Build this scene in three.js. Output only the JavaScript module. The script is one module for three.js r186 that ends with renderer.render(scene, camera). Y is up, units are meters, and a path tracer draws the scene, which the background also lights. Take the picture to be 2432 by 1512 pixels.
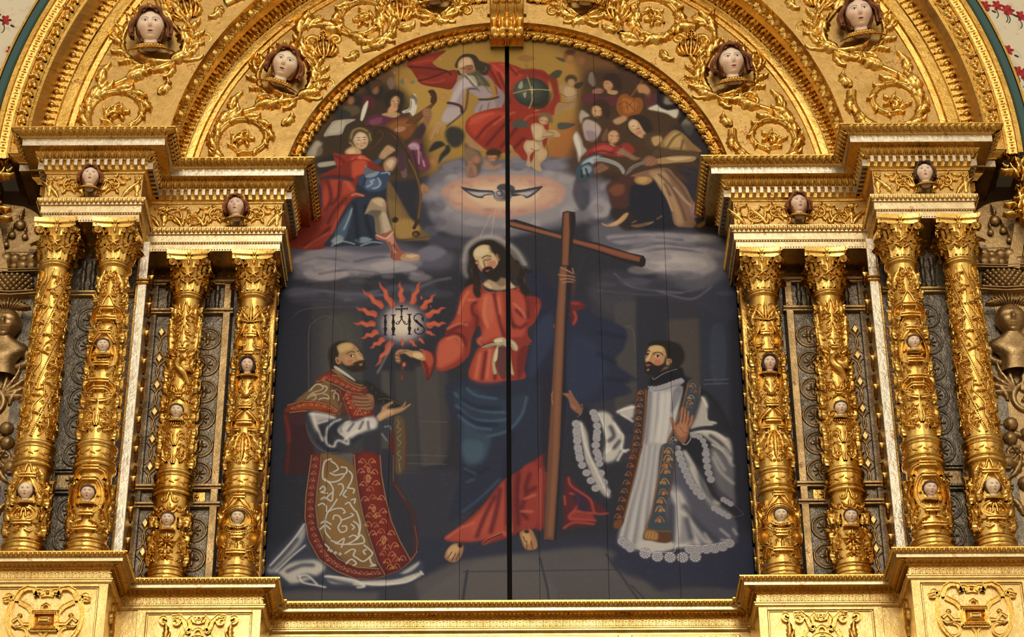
import * as THREE from 'three';
import { RectAreaLightUniformsLib } from 'three/addons/lights/RectAreaLightUniformsLib.js';

// ---------- camera, light and exposure ----------
const scene = new THREE.Scene();
const renderer = new THREE.WebGLRenderer({ antialias: true });
renderer.toneMapping = THREE.LinearToneMapping;
renderer.toneMappingExposure = 0.14;
renderer.shadowMap.enabled = true;
const RAD = Math.PI / 180;
const camera = new THREE.PerspectiveCamera(2 * Math.atan(756 / 5579.5) / RAD, 2432 / 1512, 0.1, 120);
camera.position.set(-0.0175, -7.7986, 17);
camera.rotation.set(31.7865 * RAD, -0.1647 * RAD, -0.3434 * RAD, 'YXZ');
scene.add(camera);
RectAreaLightUniformsLib.init();

// the church: floor 9.4 m below the ledge of the painting, glowing windows added out of view to light the gilding
const FLOOR = -9.4, VAULT = 13.5, HALF = 8.5, WEST = 27, EAST = -1.2;
const DAY = new THREE.Color().setRGB(1.0, 0.965, 0.90);
// each added pane of light: centre, width, height, the direction that it faces, light strength
const ADDED_WINDOWS = [
  [[0, 9.6, WEST - 0.12], 9.0, 7.2, [0, 0, -1], 46, 'tall glowing pane added out of view in the entrance wall of the nave'],
  [[-HALF + 0.12, 7.0, 7.5], 3.2, 7.0, [1, 0, 0], 9, 'tall glowing pane added in the nave side wall nearest the altar, gospel side'],
  [[-HALF + 0.12, 7.0, 15.5], 3.2, 7.0, [1, 0, 0], 9, 'tall glowing pane added in the nave side wall further back, gospel side'],
  [[HALF - 0.12, 7.0, 7.5], 3.2, 7.0, [-1, 0, 0], 9, 'tall glowing pane added in the nave side wall nearest the altar, epistle side'],
  [[HALF - 0.12, 7.0, 15.5], 3.2, 7.0, [-1, 0, 0], 9, 'tall glowing pane added in the nave side wall further back, epistle side'],
  [[0, VAULT - 0.12, 16], 7.0, 6.0, [0, -1, 0], 26, 'square glowing pane added out of view below the ceiling of the nave'],
];

// ---------- helpers: plain position/index shapes, bent onto surfaces, merged into named meshes ----------
let seed = 7;
const rnd = () => { seed = (seed * 1664525 + 1013904223) % 4294967296; return seed / 4294967296; };
const lerp = (a, b, t) => a + (b - a) * t, clamp = (x, a = 0, b = 1) => Math.min(b, Math.max(a, x));
const sstep = (a, b, x) => { const t = clamp((x - a) / (b - a)); return t * t * (3 - 2 * t); };
const taken = {};
const numbered = (n) => { const k = (taken[n] = (taken[n] ?? -1) + 1); return k ? `${n}_${String(k).padStart(3, '0')}` : n; };

function grid(nu, nv, fn) {            // nu x nv cells, fn(u, v) with u, v in 0..1
  const p = [], i = [];
  for (let b = 0; b <= nv; b++) for (let a = 0; a <= nu; a++) p.push(...fn(a / nu, b / nv));
  const w = nu + 1;
  for (let b = 0; b < nv; b++) for (let a = 0; a < nu; a++) { const k = b * w + a; i.push(k, k + 1, k + w + 1, k, k + w + 1, k + w); }
  return { p, i };
}
function bend(g, fn) {                 // every vertex through fn(x, y, z)
  const p = [];
  for (let k = 0; k < g.p.length; k += 3) p.push(...fn(g.p[k], g.p[k + 1], g.p[k + 2]));
  return { p, i: g.i, uv: g.uv };
}
const flipped = (g) => { const i = []; for (let k = 0; k < g.i.length; k += 3) i.push(g.i[k], g.i[k + 2], g.i[k + 1]); return { p: g.p, i, uv: g.uv }; };
const move = (g, x, y, z = 0) => bend(g, (a, b, c) => [a + x, b + y, c + z]);
const turnZ = (g, t) => { const c = Math.cos(t), s = Math.sin(t); return bend(g, (x, y, z) => [x * c - y * s, x * s + y * c, z]); };
const scaled = (g, sx, sy = sx, sz = sx) => { const r = bend(g, (x, y, z) => [x * sx, y * sy, z * sz]); return sx * sy * sz < 0 ? flipped(r) : r; };
function box(x0, x1, y0, y1, z0, z1) {
  const p = [], i = [];
  const q = (...v) => { const k = p.length / 3; for (const a of v) p.push(...a); i.push(k, k + 1, k + 2, k, k + 2, k + 3); };
  q([x0, y0, z1], [x1, y0, z1], [x1, y1, z1], [x0, y1, z1]); q([x1, y0, z0], [x0, y0, z0], [x0, y1, z0], [x1, y1, z0]);
  q([x1, y0, z1], [x1, y0, z0], [x1, y1, z0], [x1, y1, z1]); q([x0, y0, z0], [x0, y0, z1], [x0, y1, z1], [x0, y1, z0]);
  q([x0, y1, z1], [x1, y1, z1], [x1, y1, z0], [x0, y1, z0]); q([x0, y0, z0], [x1, y0, z0], [x1, y0, z1], [x0, y0, z1]);
  return { p, i };
}
function chbox(x0, x1, y0, y1, z0, z1, c) {   // box whose front edges are chamfered by c
  const p = [], i = [];
  const q = (...v) => { const k = p.length / 3; for (const a of v) p.push(...a); i.push(k, k + 1, k + 2, k, k + 2, k + 3); };
  const A = [[x0, y0, z0], [x1, y0, z0], [x1, y1, z0], [x0, y1, z0]], B = A.map(([x, y]) => [x, y, z1 - c]);
  const C = [[x0 + c, y0 + c, z1], [x1 - c, y0 + c, z1], [x1 - c, y1 - c, z1], [x0 + c, y1 - c, z1]];
  q(...C);
  for (let k = 0; k < 4; k++) { const m = (k + 1) % 4; q(B[k], B[m], C[m], C[k]); q(A[k], A[m], B[m], B[k]); }
  return { p, i };
}
function ball(r, hz = 1, n = 8) {      // front half of a ball, flattened by hz
  return grid(n, Math.max(3, n >> 1), (u, v) => { const a = u * 2 * Math.PI, b = v * Math.PI / 2; return [r * Math.cos(a) * Math.cos(b), r * Math.sin(a) * Math.cos(b), r * hz * Math.sin(b)]; });
}
// a moulded strand along a path in the x/y plane standing on z = base; rad(t) is its half width
function strand(path, rad, hz = 0.9, n = 5, base = 0) {
  const m = path.length, R = typeof rad === 'function' ? rad : () => rad;
  return grid(n, m - 1, (u, v) => {
    const k = Math.round(v * (m - 1)), a = path[Math.max(0, k - 1)], b = path[Math.min(m - 1, k + 1)], q = path[k];
    const dx = b[0] - a[0], dy = b[1] - a[1], l = Math.hypot(dx, dy) || 1, r = R(v), t = Math.PI * u, c = Math.cos(t), s = Math.sin(t);
    return [q[0] + dy / l * r * c, q[1] - dx / l * r * c, base + (q[2] || 0) + r * hz * s];
  });
}
// a flat strap with raised edges
function strap(path, w, h = 0.012) {
  const sec = [[-1, -0.2], [-1, 1], [-0.62, 1], [-0.55, 0.62], [0.55, 0.62], [0.62, 1], [1, 1], [1, -0.2]], m = path.length, W = typeof w === 'function' ? w : () => w;
  const out = [];
  for (let s = 0; s < sec.length - 1; s++) out.push(grid(1, m - 1, (u, v) => {
    const k = Math.round(v * (m - 1)), a = path[Math.max(0, k - 1)], b = path[Math.min(m - 1, k + 1)], q = path[k];
    const dx = b[0] - a[0], dy = b[1] - a[1], l = Math.hypot(dx, dy) || 1, [o, z] = sec[s + (u > 0.5 ? 1 : 0)];
    return [q[0] - dy / l * W(v) * -o, q[1] + dx / l * W(v) * -o, (q[2] || 0) + h * z];
  }));
  return out;
}
const arcPts = (cx, cy, r, a0, a1, n = 16, ry = r) => Array.from({ length: n + 1 }, (_, k) => { const a = (a0 + (a1 - a0) * k / n) * RAD; return [cx + r * Math.cos(a), cy + ry * Math.sin(a)]; });
const spiralPts = (cx, cy, r0, r1, a0, turn, n = 28) => Array.from({ length: n + 1 }, (_, k) => { const t = k / n, a = (a0 + turn * t) * RAD, r = r0 * Math.pow(r1 / r0, t); return [cx + r * Math.cos(a), cy + r * Math.sin(a)]; });
function curvePts(ctrl, n = 24) { return new THREE.CatmullRomCurve3(ctrl.map(([x, y, z = 0]) => new THREE.Vector3(x, y, z)), false, 'centripetal').getPoints(n).map((v) => [v.x, v.y, v.z]); }
const taper = (r0, r1 = r0 * 0.25) => (t) => lerp(r0, r1, t) * (t > 0.96 ? 0.6 : 1);
const swell = (r) => (t) => r * (0.18 + 0.82 * Math.sin(Math.PI * clamp(t, 0.02, 0.98)));
// a carved acanthus leaf growing from x, y in direction a (degrees), curving by curl degrees
function leaf(x, y, a, L, W, h = 0.025, curl = 0, lobes = 4, base = 0) {
  const n = lobes * 3 + 1; let px = x, py = y; const pts = [];
  for (let k = 0; k <= n; k++) { const t = k / n, d = (a + curl * t) * RAD; pts.push([px, py, d]); px += Math.cos(d) * L / n; py += Math.sin(d) * L / n; }
  return grid(4, n, (u, v) => {
    const k = Math.round(v * n), [qx, qy, d] = pts[k], o = u * 2 - 1, t = v;
    const env = Math.pow(Math.sin(Math.PI * clamp(0.1 + 0.9 * t, 0, 1)), 0.75) * W;
    const w = env * (0.66 + 0.34 * Math.abs(Math.cos(lobes * Math.PI * t)));
    const rise = h * (0.35 + 0.65 * Math.sin(Math.PI * Math.min(1, t * 0.85 + 0.1))) + h * 0.7 * sstep(0.72, 1, t);
    const z = base + rise * (Math.abs(o) > 0.75 ? -0.15 : Math.abs(o) > 0.25 ? 0.62 : 1);
    return [qx - Math.sin(d) * o * w, qy + Math.cos(d) * o * w, z];
  });
}
const rosette = (x, y, r, n, h = 0.02) => {
  const o = [];
  for (let k = 0; k < n; k++) o.push(leaf(x + r * 0.2 * Math.cos(k / n * 2 * Math.PI), y + r * 0.2 * Math.sin(k / n * 2 * Math.PI), k / n * 360, r * 0.8, r * 2.1 / n, h, 0, 1));
  o.push(move(ball(r * 0.27, 1.1, 7), x, y, h * 0.5));
  return o;
};
// a stem with leaves on both sides
function rinceau(path, r0, r1, leafL, every = 5, side = 0, h = 0.025) {
  const o = [strand(path, taper(r0, r1), 1.1, 5)];
  for (let k = 2; k < path.length - 2; k += every) {
    const a = path[k - 1], b = path[k + 1], d = Math.atan2(b[1] - a[1], b[0] - a[0]) / RAD, t = k / path.length, L = leafL * (1 - 0.55 * t);
    for (const s of side ? [side] : [1, -1]) o.push(leaf(path[k][0], path[k][1], d + s * 28, L, L * 0.24, h * (1 - 0.4 * t), s * 62, 3));
  }
  return o;
}
// mouldings: runs of [offset outwards, height]; each run is smooth, runs meet at an edge; plan is [[x, z], ...] with the outside on its right-hand side
function frames(plan) {
  const nrm = plan.slice(1).map((b, k) => { const a = plan[k], dx = b[0] - a[0], dz = b[1] - a[1], l = Math.hypot(dx, dz); return [-dz / l, dx / l]; });
  return plan.map((_, k) => { const a = nrm[Math.max(0, k - 1)], b = nrm[Math.min(nrm.length - 1, k)], q = 1 + a[0] * b[0] + a[1] * b[1]; return [(a[0] + b[0]) / q, (a[1] + b[1]) / q]; });
}
function mould(runs, plan) {
  const mit = frames(plan), out = [];
  for (const run of runs) for (let s = 0; s < plan.length - 1; s++)
    out.push(flipped(grid(run.length - 1, 1, (u, v) => { const [d, y] = run[Math.round(u * (run.length - 1))], k = s + (v > 0.5 ? 1 : 0); return [plan[k][0] + mit[k][0] * d, y, plan[k][1] + mit[k][1] * d]; })));
  return out;
}
const flatRun = (...pts) => pts.slice(1).map((b, k) => [pts[k], b]);
// repeat make() along a plan at offset d: make is in x = along, y = up, z = outwards
function alongPlan(plan, d, pitch, make, y = 0) {
  const mit = frames(plan), out = [];
  for (let s = 0; s < plan.length - 1; s++) {
    const A = [plan[s][0] + mit[s][0] * d, plan[s][1] + mit[s][1] * d], B = [plan[s + 1][0] + mit[s + 1][0] * d, plan[s + 1][1] + mit[s + 1][1] * d];
    const L = Math.hypot(B[0] - A[0], B[1] - A[1]), n = Math.max(1, Math.round(L / pitch)), tx = (B[0] - A[0]) / L, tz = (B[1] - A[1]) / L;
    for (let k = 0; k < n; k++) {
      const c = (k + 0.5) * L / n, g = make(k, L / n);
      for (const q of Array.isArray(g) ? g : [g]) out.push(bend(q, (x, yy, z) => [A[0] + tx * (c + x) - tz * z, y + yy, A[1] + tz * (c + x) + tx * z]));
    }
  }
  return out;
}
const mirrored = (gs, s) => s > 0 ? gs : gs.map((g) => scaled(g, -1, 1, 1));

function toMesh(name, gs, mat, parent, opts = {}) {
  const list = (Array.isArray(gs) ? gs.flat(3) : [gs]);
  let np = 0, ni = 0; for (const g of list) { np += g.p.length; ni += g.i.length; }
  const pos = new Float32Array(np), idx = new Uint32Array(ni), uv = new Float32Array(np / 3 * 2); let a = 0, b = 0;
  for (const g of list) { for (let k = 0; k < g.i.length; k++) idx[b + k] = g.i[k] + a / 3; pos.set(g.p, a); if (g.uv) uv.set(g.uv, a / 3 * 2); else for (let k = 0; k < g.p.length; k += 3) { const j = (a + k) / 3 * 2; uv[j] = g.p[k] + 0.5 * g.p[k + 2]; uv[j + 1] = g.p[k + 1] + 0.5 * g.p[k + 2]; } a += g.p.length; b += g.i.length; }
  const geo = new THREE.BufferGeometry();
  geo.setAttribute('position', new THREE.BufferAttribute(pos, 3)); geo.setAttribute('uv', new THREE.BufferAttribute(uv, 2)); geo.setIndex(new THREE.BufferAttribute(idx, 1)); geo.computeVertexNormals();
  const m = new THREE.Mesh(geo, mat); m.name = name; m.castShadow = m.receiveShadow = true;
  if (parent) parent.add(m);
  if (opts.label) m.userData.label = opts.label;
  if (opts.kind) m.userData.kind = opts.kind;
  return m;
}
function thing(name, label, category, group, at = [0, 0, 0]) {
  const o = new THREE.Group(); o.name = numbered(name); o.position.set(...at); o.userData = { label, category }; if (group) o.userData.group = group; scene.add(o); return o;
}
function struct(name, gs, mat, label) { const m = toMesh(name, gs, mat, scene); m.userData = { kind: 'structure', label }; return m; }

// ---------- materials ----------
function noiseTex(size, layers, lo, hi, srgb, tint) {   // layered value noise that tiles
  const f = new Float32Array(size * size);
  for (const [n, amp] of layers) {
    const lat = new Float32Array(n * n); for (let k = 0; k < n * n; k++) lat[k] = rnd();
    for (let y = 0; y < size; y++) for (let x = 0; x < size; x++) {
      const fx = x / size * n, fy = y / size * n, x0 = fx | 0, y0 = fy | 0, sx = fx - x0, sy = fy - y0, u = sx * sx * (3 - 2 * sx), v = sy * sy * (3 - 2 * sy), x1 = (x0 + 1) % n, y1 = (y0 + 1) % n;
      f[y * size + x] += amp * (lerp(lerp(lat[y0 * n + x0], lat[y0 * n + x1], u), lerp(lat[y1 * n + x0], lat[y1 * n + x1], u), v) - 0.5);
    }
  }
  const d = new Uint8Array(size * size * 4);
  for (let k = 0; k < size * size; k++) { const t = clamp(f[k] + 0.5), c = tint ? tint(t, k) : [lerp(lo, hi, t), lerp(lo, hi, t), lerp(lo, hi, t)]; for (let q = 0; q < 3; q++) d[k * 4 + q] = clamp(c[q]) * 255; d[k * 4 + 3] = 255; }
  const t = new THREE.DataTexture(d, size, size); t.wrapS = t.wrapT = THREE.RepeatWrapping; t.magFilter = THREE.LinearFilter; t.minFilter = THREE.LinearMipmapLinearFilter; t.generateMipmaps = true; if (srgb) t.colorSpace = THREE.SRGBColorSpace; t.needsUpdate = true; return t;
}
const mixc = (a, b, t) => a.map((v, k) => lerp(v, b[k], t));
const rep = (t, r) => { const c = t.clone(); c.repeat.set(r, r); c.needsUpdate = true; return c; };
const bumpGold = rep(noiseTex(512, [[9, 0.5], [23, 0.4], [61, 0.35], [150, 0.3]], 0, 1), 2.2);
const roughGold = rep(noiseTex(256, [[5, 0.6], [17, 0.5], [60, 0.4]], 0.62, 1.0), 1.7);
const leafTone = (a, b, wear) => rep(noiseTex(512, [[6, 0.7], [19, 0.6], [71, 0.5], [170, 0.35]], 0, 1, true, (t) => t > 0.9 ? mixc(b, wear, 0.75 * sstep(0.9, 1, t)) : mixc(a, b, t)), 1.3);
function gold(a, b, wear, rough, bump = 0.0012, metal = 1) {
  return new THREE.MeshStandardMaterial({ map: leafTone(a, b, wear), metalness: metal, roughness: rough, roughnessMap: roughGold, bumpMap: bumpGold, bumpScale: bump });
}
const M = {
  gold: gold([0.78, 0.61, 0.30], [0.90, 0.74, 0.41], [0.56, 0.33, 0.15], 0.31),
  satin: gold([0.74, 0.58, 0.29], [0.85, 0.70, 0.39], [0.54, 0.33, 0.15], 0.44),
  field: gold([0.68, 0.54, 0.30], [0.79, 0.65, 0.40], [0.56, 0.38, 0.19], 0.55, 0.001),
  cream: gold([0.79, 0.71, 0.54], [0.90, 0.82, 0.65], [0.68, 0.52, 0.34], 0.42, 0.001),
  pale: gold([0.79, 0.66, 0.40], [0.90, 0.78, 0.52], [0.72, 0.56, 0.36], 0.42, 0.001),
  silver: gold([0.76, 0.71, 0.62], [0.88, 0.84, 0.74], [0.62, 0.5, 0.36], 0.4, 0.0012),
  dull: gold([0.58, 0.47, 0.31], [0.72, 0.60, 0.41], [0.42, 0.30, 0.2], 0.5, 0.002, 0.9),
  tarnish: gold([0.36, 0.33, 0.285], [0.57, 0.52, 0.44], [0.3, 0.26, 0.2], 0.45, 0.004, 0.85),
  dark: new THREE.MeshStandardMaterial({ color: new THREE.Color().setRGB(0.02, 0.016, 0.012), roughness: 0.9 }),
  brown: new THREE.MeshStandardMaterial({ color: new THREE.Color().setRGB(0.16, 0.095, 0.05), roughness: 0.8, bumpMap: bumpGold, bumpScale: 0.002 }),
  wall: new THREE.MeshStandardMaterial({ color: new THREE.Color().setRGB(0.80, 0.74, 0.63), roughness: 0.9, bumpMap: bumpGold, bumpScale: 0.002 }),
  floor: new THREE.MeshStandardMaterial({ color: new THREE.Color().setRGB(0.56, 0.46, 0.35), roughness: 0.6 }),
};

// ---------- the room ----------
{
  const T = 0.4;
  const hole = (c, w, h, f) => f;   // added windows are glowing panes set on the inner wall faces
  struct('floor', box(-HALF - T, HALF + T, FLOOR - T, FLOOR, EAST, WEST + T), M.floor, 'brown stone floor of the nave');
  struct('ceiling', box(-HALF - T, HALF + T, VAULT, VAULT + T, EAST, WEST + T), M.wall, 'pale plaster ceiling of the nave');
  struct('wall_left', box(-HALF - T, -HALF, FLOOR, VAULT, EAST, WEST + T), M.wall, 'pale plaster wall of the nave, gospel side');
  struct('wall_right', box(HALF, HALF + T, FLOOR, VAULT, EAST, WEST + T), M.wall, 'pale plaster wall of the nave, epistle side');
  struct('wall_west', box(-HALF, HALF, FLOOR, VAULT, WEST, WEST + T), M.wall, 'pale plaster entrance wall of the nave');
  struct('wall_east', box(-HALF, HALF, FLOOR, VAULT, EAST - T, EAST), M.wall, 'plaster wall behind the gilded altarpiece');
  let n = 0;
  for (const [c, w, h, f, power, label] of ADDED_WINDOWS) {
    n++;
    const paneGlow = new THREE.MeshStandardMaterial({ color: 0x222222, roughness: 0.3, emissive: DAY, emissiveIntensity: power * 0.5 });
    const pane = new THREE.Mesh(new THREE.BoxGeometry(w, h, 0.06), paneGlow); pane.name = `window_${n}`; pane.position.set(...c);
    pane.lookAt(c[0] + f[0], c[1] + f[1], c[2] + f[2]); pane.userData = { kind: 'structure', label }; scene.add(pane);
    for (const sx of [-1, 1]) { const b = new THREE.Mesh(new THREE.BoxGeometry(0.12, h, 0.1), M.wall); b.name = 'added_window_frame'; b.position.set(sx * w / 2, 0, 0.02); pane.add(b); }
    const l = new THREE.RectAreaLight(DAY, power, w, h); l.position.set(c[0] + f[0] * 0.15, c[1] + f[1] * 0.15, c[2] + f[2] * 0.15);
    l.lookAt(c[0] + f[0] * 5, c[1] + f[1] * 5, c[2] + f[2] * 5); scene.add(l);
  }
}

// ---------- entablatures, pedestals, ledge ----------
const sidePlan = (s, plan) => s > 0 ? plan : plan.map(([x, z]) => [-x, z]).reverse();
const where = (s) => s < 0 ? 'on the red chasuble side' : 'on the white surplice side';
const curveRun = (d0, y0, d1, y1, k = 0.5, n = 6) => Array.from({ length: n + 1 }, (_, i) => { const t = i / n; return [lerp(d0, d1, Math.pow(t, 1 + k)), lerp(y0, y1, Math.pow(t, 1 / (1 + k)))]; });
const sRun = (d0, y0, d1, y1, n = 8) => Array.from({ length: n + 1 }, (_, i) => { const t = i / n; return [lerp(d0, d1, sstep(0, 1, t)), lerp(y0, y1, t)]; });
// carved leaf of a cornice band: on a face sloping outwards by (dz) over height h
const tongue = (w, h, dz, fat = 0.012) => grid(4, 5, (u, v) => { const o = u * 2 - 1, t = v, ww = w * 0.5 * Math.sqrt(clamp(1 - Math.pow(1 - t, 3) * 0.75)) * (t < 0.05 ? 0.4 : 1); return [o * ww, t * h, dz * t + fat * (1 - o * o) * (0.4 + 0.6 * Math.sin(Math.PI * (0.15 + 0.8 * t)))]; });
const slanted = (w, h, dz, lean) => bend(tongue(w, h, dz, 0.014), (x, y, z) => [x + lean * (y / h) + 0.25 * lean * Math.sin(y / h * 5), y, z]);
const egg = (w, h) => bend(ball(1, 1, 8), (x, y, z) => [x * w / 2, h / 2 + y * h / 2, z * w * 0.42]);

const entPlans = {
  outer: [[3.03, 0.5], [3.03, 1.03], [3.83, 1.03], [3.83, 0.35]],
  inner: [[1.91, 0.0], [1.91, 0.59], [3.03, 0.59]],
};
// rinceau pattern of a frieze: spirals and leaves either side of a winged head
function friezeScrolls(x0, x1, y0, y1, hx, s) {
  const halves = [[], []], urns = [[], []], H = y1 - y0, ym = (y0 + y1) / 2; let o;
  const scroll = (cx, r, dir, up) => {
    const p = spiralPts(cx, ym + up * 0.012, r, r * 0.2, dir > 0 ? 200 * up : 180 - 200 * up, -dir * up * 560, 36);
    o.push(strand(p, taper(0.016, 0.007), 1.4, 5)); o.push(rosette(cx, ym + up * 0.012, r * 0.36, 5, 0.022));
    for (let k = 3; k < 22; k += 4) { const a = p[k - 1], b = p[k + 1], d = Math.atan2(b[1] - a[1], b[0] - a[0]) / RAD; o.push(leaf(p[k][0], p[k][1], d + dir * up * 30, r * 0.72, r * 0.24, 0.028, dir * up * 70, 3), leaf(p[k][0], p[k][1], d - dir * up * 30, r * 0.5, r * 0.17, 0.024, -dir * up * 80, 3)); }
  };
  // S-scrolls beside the head
  for (const q of [-1, 1]) {
    o = halves[q > 0 ? 1 : 0]; const lim = q < 0 ? hx - x0 : x1 - hx; let cx = hx + q * (0.155 + 0.02), up = 1;
    while (Math.abs(cx - hx) + 0.07 < lim) { scroll(cx, 0.094, q, up); up = -up; o.push(leaf(cx + q * 0.09, y0 + 0.015, 90 - q * 25, H * 0.85, 0.034, 0.03, -q * 40, 4), leaf(cx + q * 0.06, y1 - 0.02, -90 + q * 40, H * 0.4, 0.026, 0.026, q * 80, 3), leaf(cx - q * 0.08, y0 + 0.015, 90 + q * 50, H * 0.4, 0.026, 0.026, -q * 80, 3)); cx += q * 0.19; }
    // wing beside the neck
    for (let k = 0; k < 4; k++) o.push(leaf(hx + q * 0.05, y0 + 0.03 + k * 0.012, 90 - q * (30 + 16 * k), 0.17 - 0.02 * k, 0.022, 0.03, q * 35, 3));
  }
  for (const x of [x0 + 0.028, x1 - 0.028]) {            // little urns at the ends
    o = urns[x > hx ? 1 : 0];
    const prof = [[0.008, 0.02], [0.02, 0.04], [0.012, 0.06], [0.03, 0.09], [0.034, 0.115], [0.02, 0.13], [0.03, 0.15], [0.012, 0.17]];
    o.push(grid(6, prof.length - 1, (u, v) => { const [r, y] = prof[Math.round(v * (prof.length - 1))], a = Math.PI * (1 - u); return [x + r * Math.cos(a), y0 + y * H / 0.22, r * 0.9 * Math.sin(a)]; }));
    for (const q of [-1, 0, 1]) o.push(leaf(x, y0 + 0.155 * H / 0.22, 90 + q * 38, 0.07, 0.016, 0.018, -q * 30, 2));
  }
  return [halves, urns];
}
function entablature(s, kind) {
  const plan = sidePlan(s, entPlans[kind]), inner = kind === 'inner';
  const t = thing('entablature', `gilded ${inner ? 'inner, set-back' : 'outer, projecting'} entablature with frieze head ${where(s)}`, 'entablature', undefined);
  if (inner) t.position.y = -0.0025;
  const zf = inner ? 0.59 : 1.03, xa = inner ? 1.91 : 3.03, xb = inner ? 3.03 : 3.83, back = inner ? 0.2 : 0.5;
  // core and soffit
  const X = (a, b) => s > 0 ? [a, b] : [-b, -a];
  toMesh('soffit', box(...X(xa + 0.004, xb - 0.004), 3.05, 3.8, inner ? 0.03 : 0.36, zf - 0.004), M.gold, t, { label: 'gilded boarded soffit' });
  toMesh('architrave', mould([...flatRun([0, 3.05], [0, 3.118], [0.008, 3.121], [0.008, 3.13], [0.014, 3.133], [0.014, 3.196], [0.03, 3.203]), sRun(0.03, 3.203, 0.046, 3.252, 5), ...flatRun([0.046, 3.252], [0.046, 3.262], [0, 3.266])], plan), M.cream, t, { label: 'pale silvered architrave fascias' });
  toMesh('bead_moulding', [
    ...alongPlan(plan, 0.04, 0.038, (k, p) => tongue(p * 0.82, 0.042, 0.012, 0.012), 3.206),
    ], M.gold, t);
  toMesh('bead_row', alongPlan(plan, 0.012, 0.0225, () => ball(0.0072, 1.1, 5), 3.126), M.gold, t); toMesh('bead_row', alongPlan(plan, 0.002, 0.0225, () => ball(0.0062, 1.1, 5), 3.063), M.gold, t);
  toMesh('frieze', mould(flatRun([0, 3.264], [0, 3.526]), plan), M.field, t);
  toMesh('bed_moulding', mould([...flatRun([0, 3.524], [0.012, 3.526]), curveRun(0.012, 3.526, 0.026, 3.546, 0.4, 4), ...flatRun([0.026, 3.546], [0.034, 3.548], [0.034, 3.636], [0.052, 3.638]), sRun(0.052, 3.638, 0.098, 3.686, 6), ...flatRun([0.098, 3.686], [0.1, 3.692], [0.186, 3.692])], plan), M.gold, t);
  toMesh('egg_and_dart_band', alongPlan(plan, 0.062, 0.058, (k, p) => [move(bend(egg(p * 0.56, 0.05), (x, y, z) => [x, y, z + y * 0.75]), 0, 0), ...[-1, 1].map((q) => strand(arcPts(0, 0.034, p * 0.40, 180 * (q < 0), 180 * (q < 0) + q * 75, 5, 0.034).map(([x, y]) => [x, y, y * 0.8]), 0.005, 1.2, 3)), bend(leaf(p / 2, 0.05, -90, 0.05, 0.007, 0.012, 0, 1), (x, y, z) => [x, y, z + y * 0.75])], 3.638), M.gold, t);
  // dentils, one by one
  const dg = toMesh('dentil', chbox(-0.016, 0.016, 0, 0.068, 0, 0.046, 0.003), M.silver);
  const mit = frames(plan);
  for (let q = 0; q < plan.length - 1; q++) {
    const A = plan[q].map((v, k) => v + mit[q][k] * 0.034), B = plan[q + 1].map((v, k) => v + mit[q + 1][k] * 0.034), L = Math.hypot(B[0] - A[0], B[1] - A[1]), n = Math.max(2, Math.round(L / 0.0605)), tx = (B[0] - A[0]) / L, tz = (B[1] - A[1]) / L;
    for (let k = 0; k < n; k++) { const c = (k + 0.5) * L / n, m = dg.clone(); m.position.set(A[0] + tx * c, 3.564, A[1] + tz * c); m.rotation.y = Math.atan2(-tz, tx); t.add(m); }
  }
  toMesh('corona', mould(flatRun([0.184, 3.690], [0.19, 3.686], [0.19, 3.752], [0.196, 3.756]), plan), M.silver, t, { label: 'pale silvered fascia of the cornice' });
  toMesh('crown_moulding', mould([...flatRun([0.194, 3.754], [0.204, 3.756]), sRun(0.204, 3.756, 0.268, 3.803, 8), ...flatRun([0.268, 3.803], [0.28, 3.804], [0.28, 3.816], [-0.4, 3.818])], plan), M.gold, t);
  toMesh('crown_leaves', alongPlan(plan, 0.216, 0.056, (k, p) => [bend(slanted(p * 0.66, 0.048, 0.054, 0.014), (x, y, z) => [x, y, z + 0.014 * Math.sin(y / 0.048 * 3.1) * (1 - Math.abs(x) * 26)]), move(slanted(p * 0.34, 0.044, 0.05, -0.014), p * 0.5, 0), move(ball(0.0075, 1.2, 6), p * 0.5, 0.012, 0.026)], 3.755), M.gold, t);
  // frieze carving
  const hx = inner ? (s > 0 ? 2.45 : -2.29) : s * 3.45;
  const [halves, urns] = friezeScrolls(...X(xa + 0.01, xb - (inner ? 0.1 : 0.01)), 3.272, 3.52, hx, s);
  for (const [list, nm] of [[halves, 'frieze_scroll'], [urns, 'frieze_urn']]) for (const g of list) toMesh(nm, g.flat(3).map((q) => move(q, 0, 0, zf)), M.gold, t);
  return { t, hx, zf };
}
const pedPlans = {
  outer: [[3.0, 0.4], [3.0, 1.0], [4.7, 1.0]],
  inner: [[1.9, 0.05], [1.9, 0.53], [3.0, 0.53]],
  centre: [[-1.9, 0.085], [1.9, 0.085]],
};
const pedRuns = {
  crown: [...flatRun([0.118, -0.034], [0.122, -0.032]), sRun(0.122, -0.032, 0.134, -0.008, 4), ...flatRun([0.134, -0.008], [0.14, -0.007], [0.14, 0.004], [-0.5, 0.005])],
  fascia: flatRun([0.085, -0.066], [0.104, -0.064], [0.104, -0.034], [0.12, -0.034]),
  lower: [...flatRun([0, -0.092], [0.03, -0.09]), sRun(0.03, -0.09, 0.076, -0.068, 5), ...flatRun([0.076, -0.068], [0.088, -0.066])],
  frieze: flatRun([0, -0.168], [0, -0.09]),
  fillet: flatRun([0, -0.21], [0.012, -0.208], [0.022, -0.195], [0.022, -0.182], [0.03, -0.178], [0.03, -0.17], [0, -0.166]),
};
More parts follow.
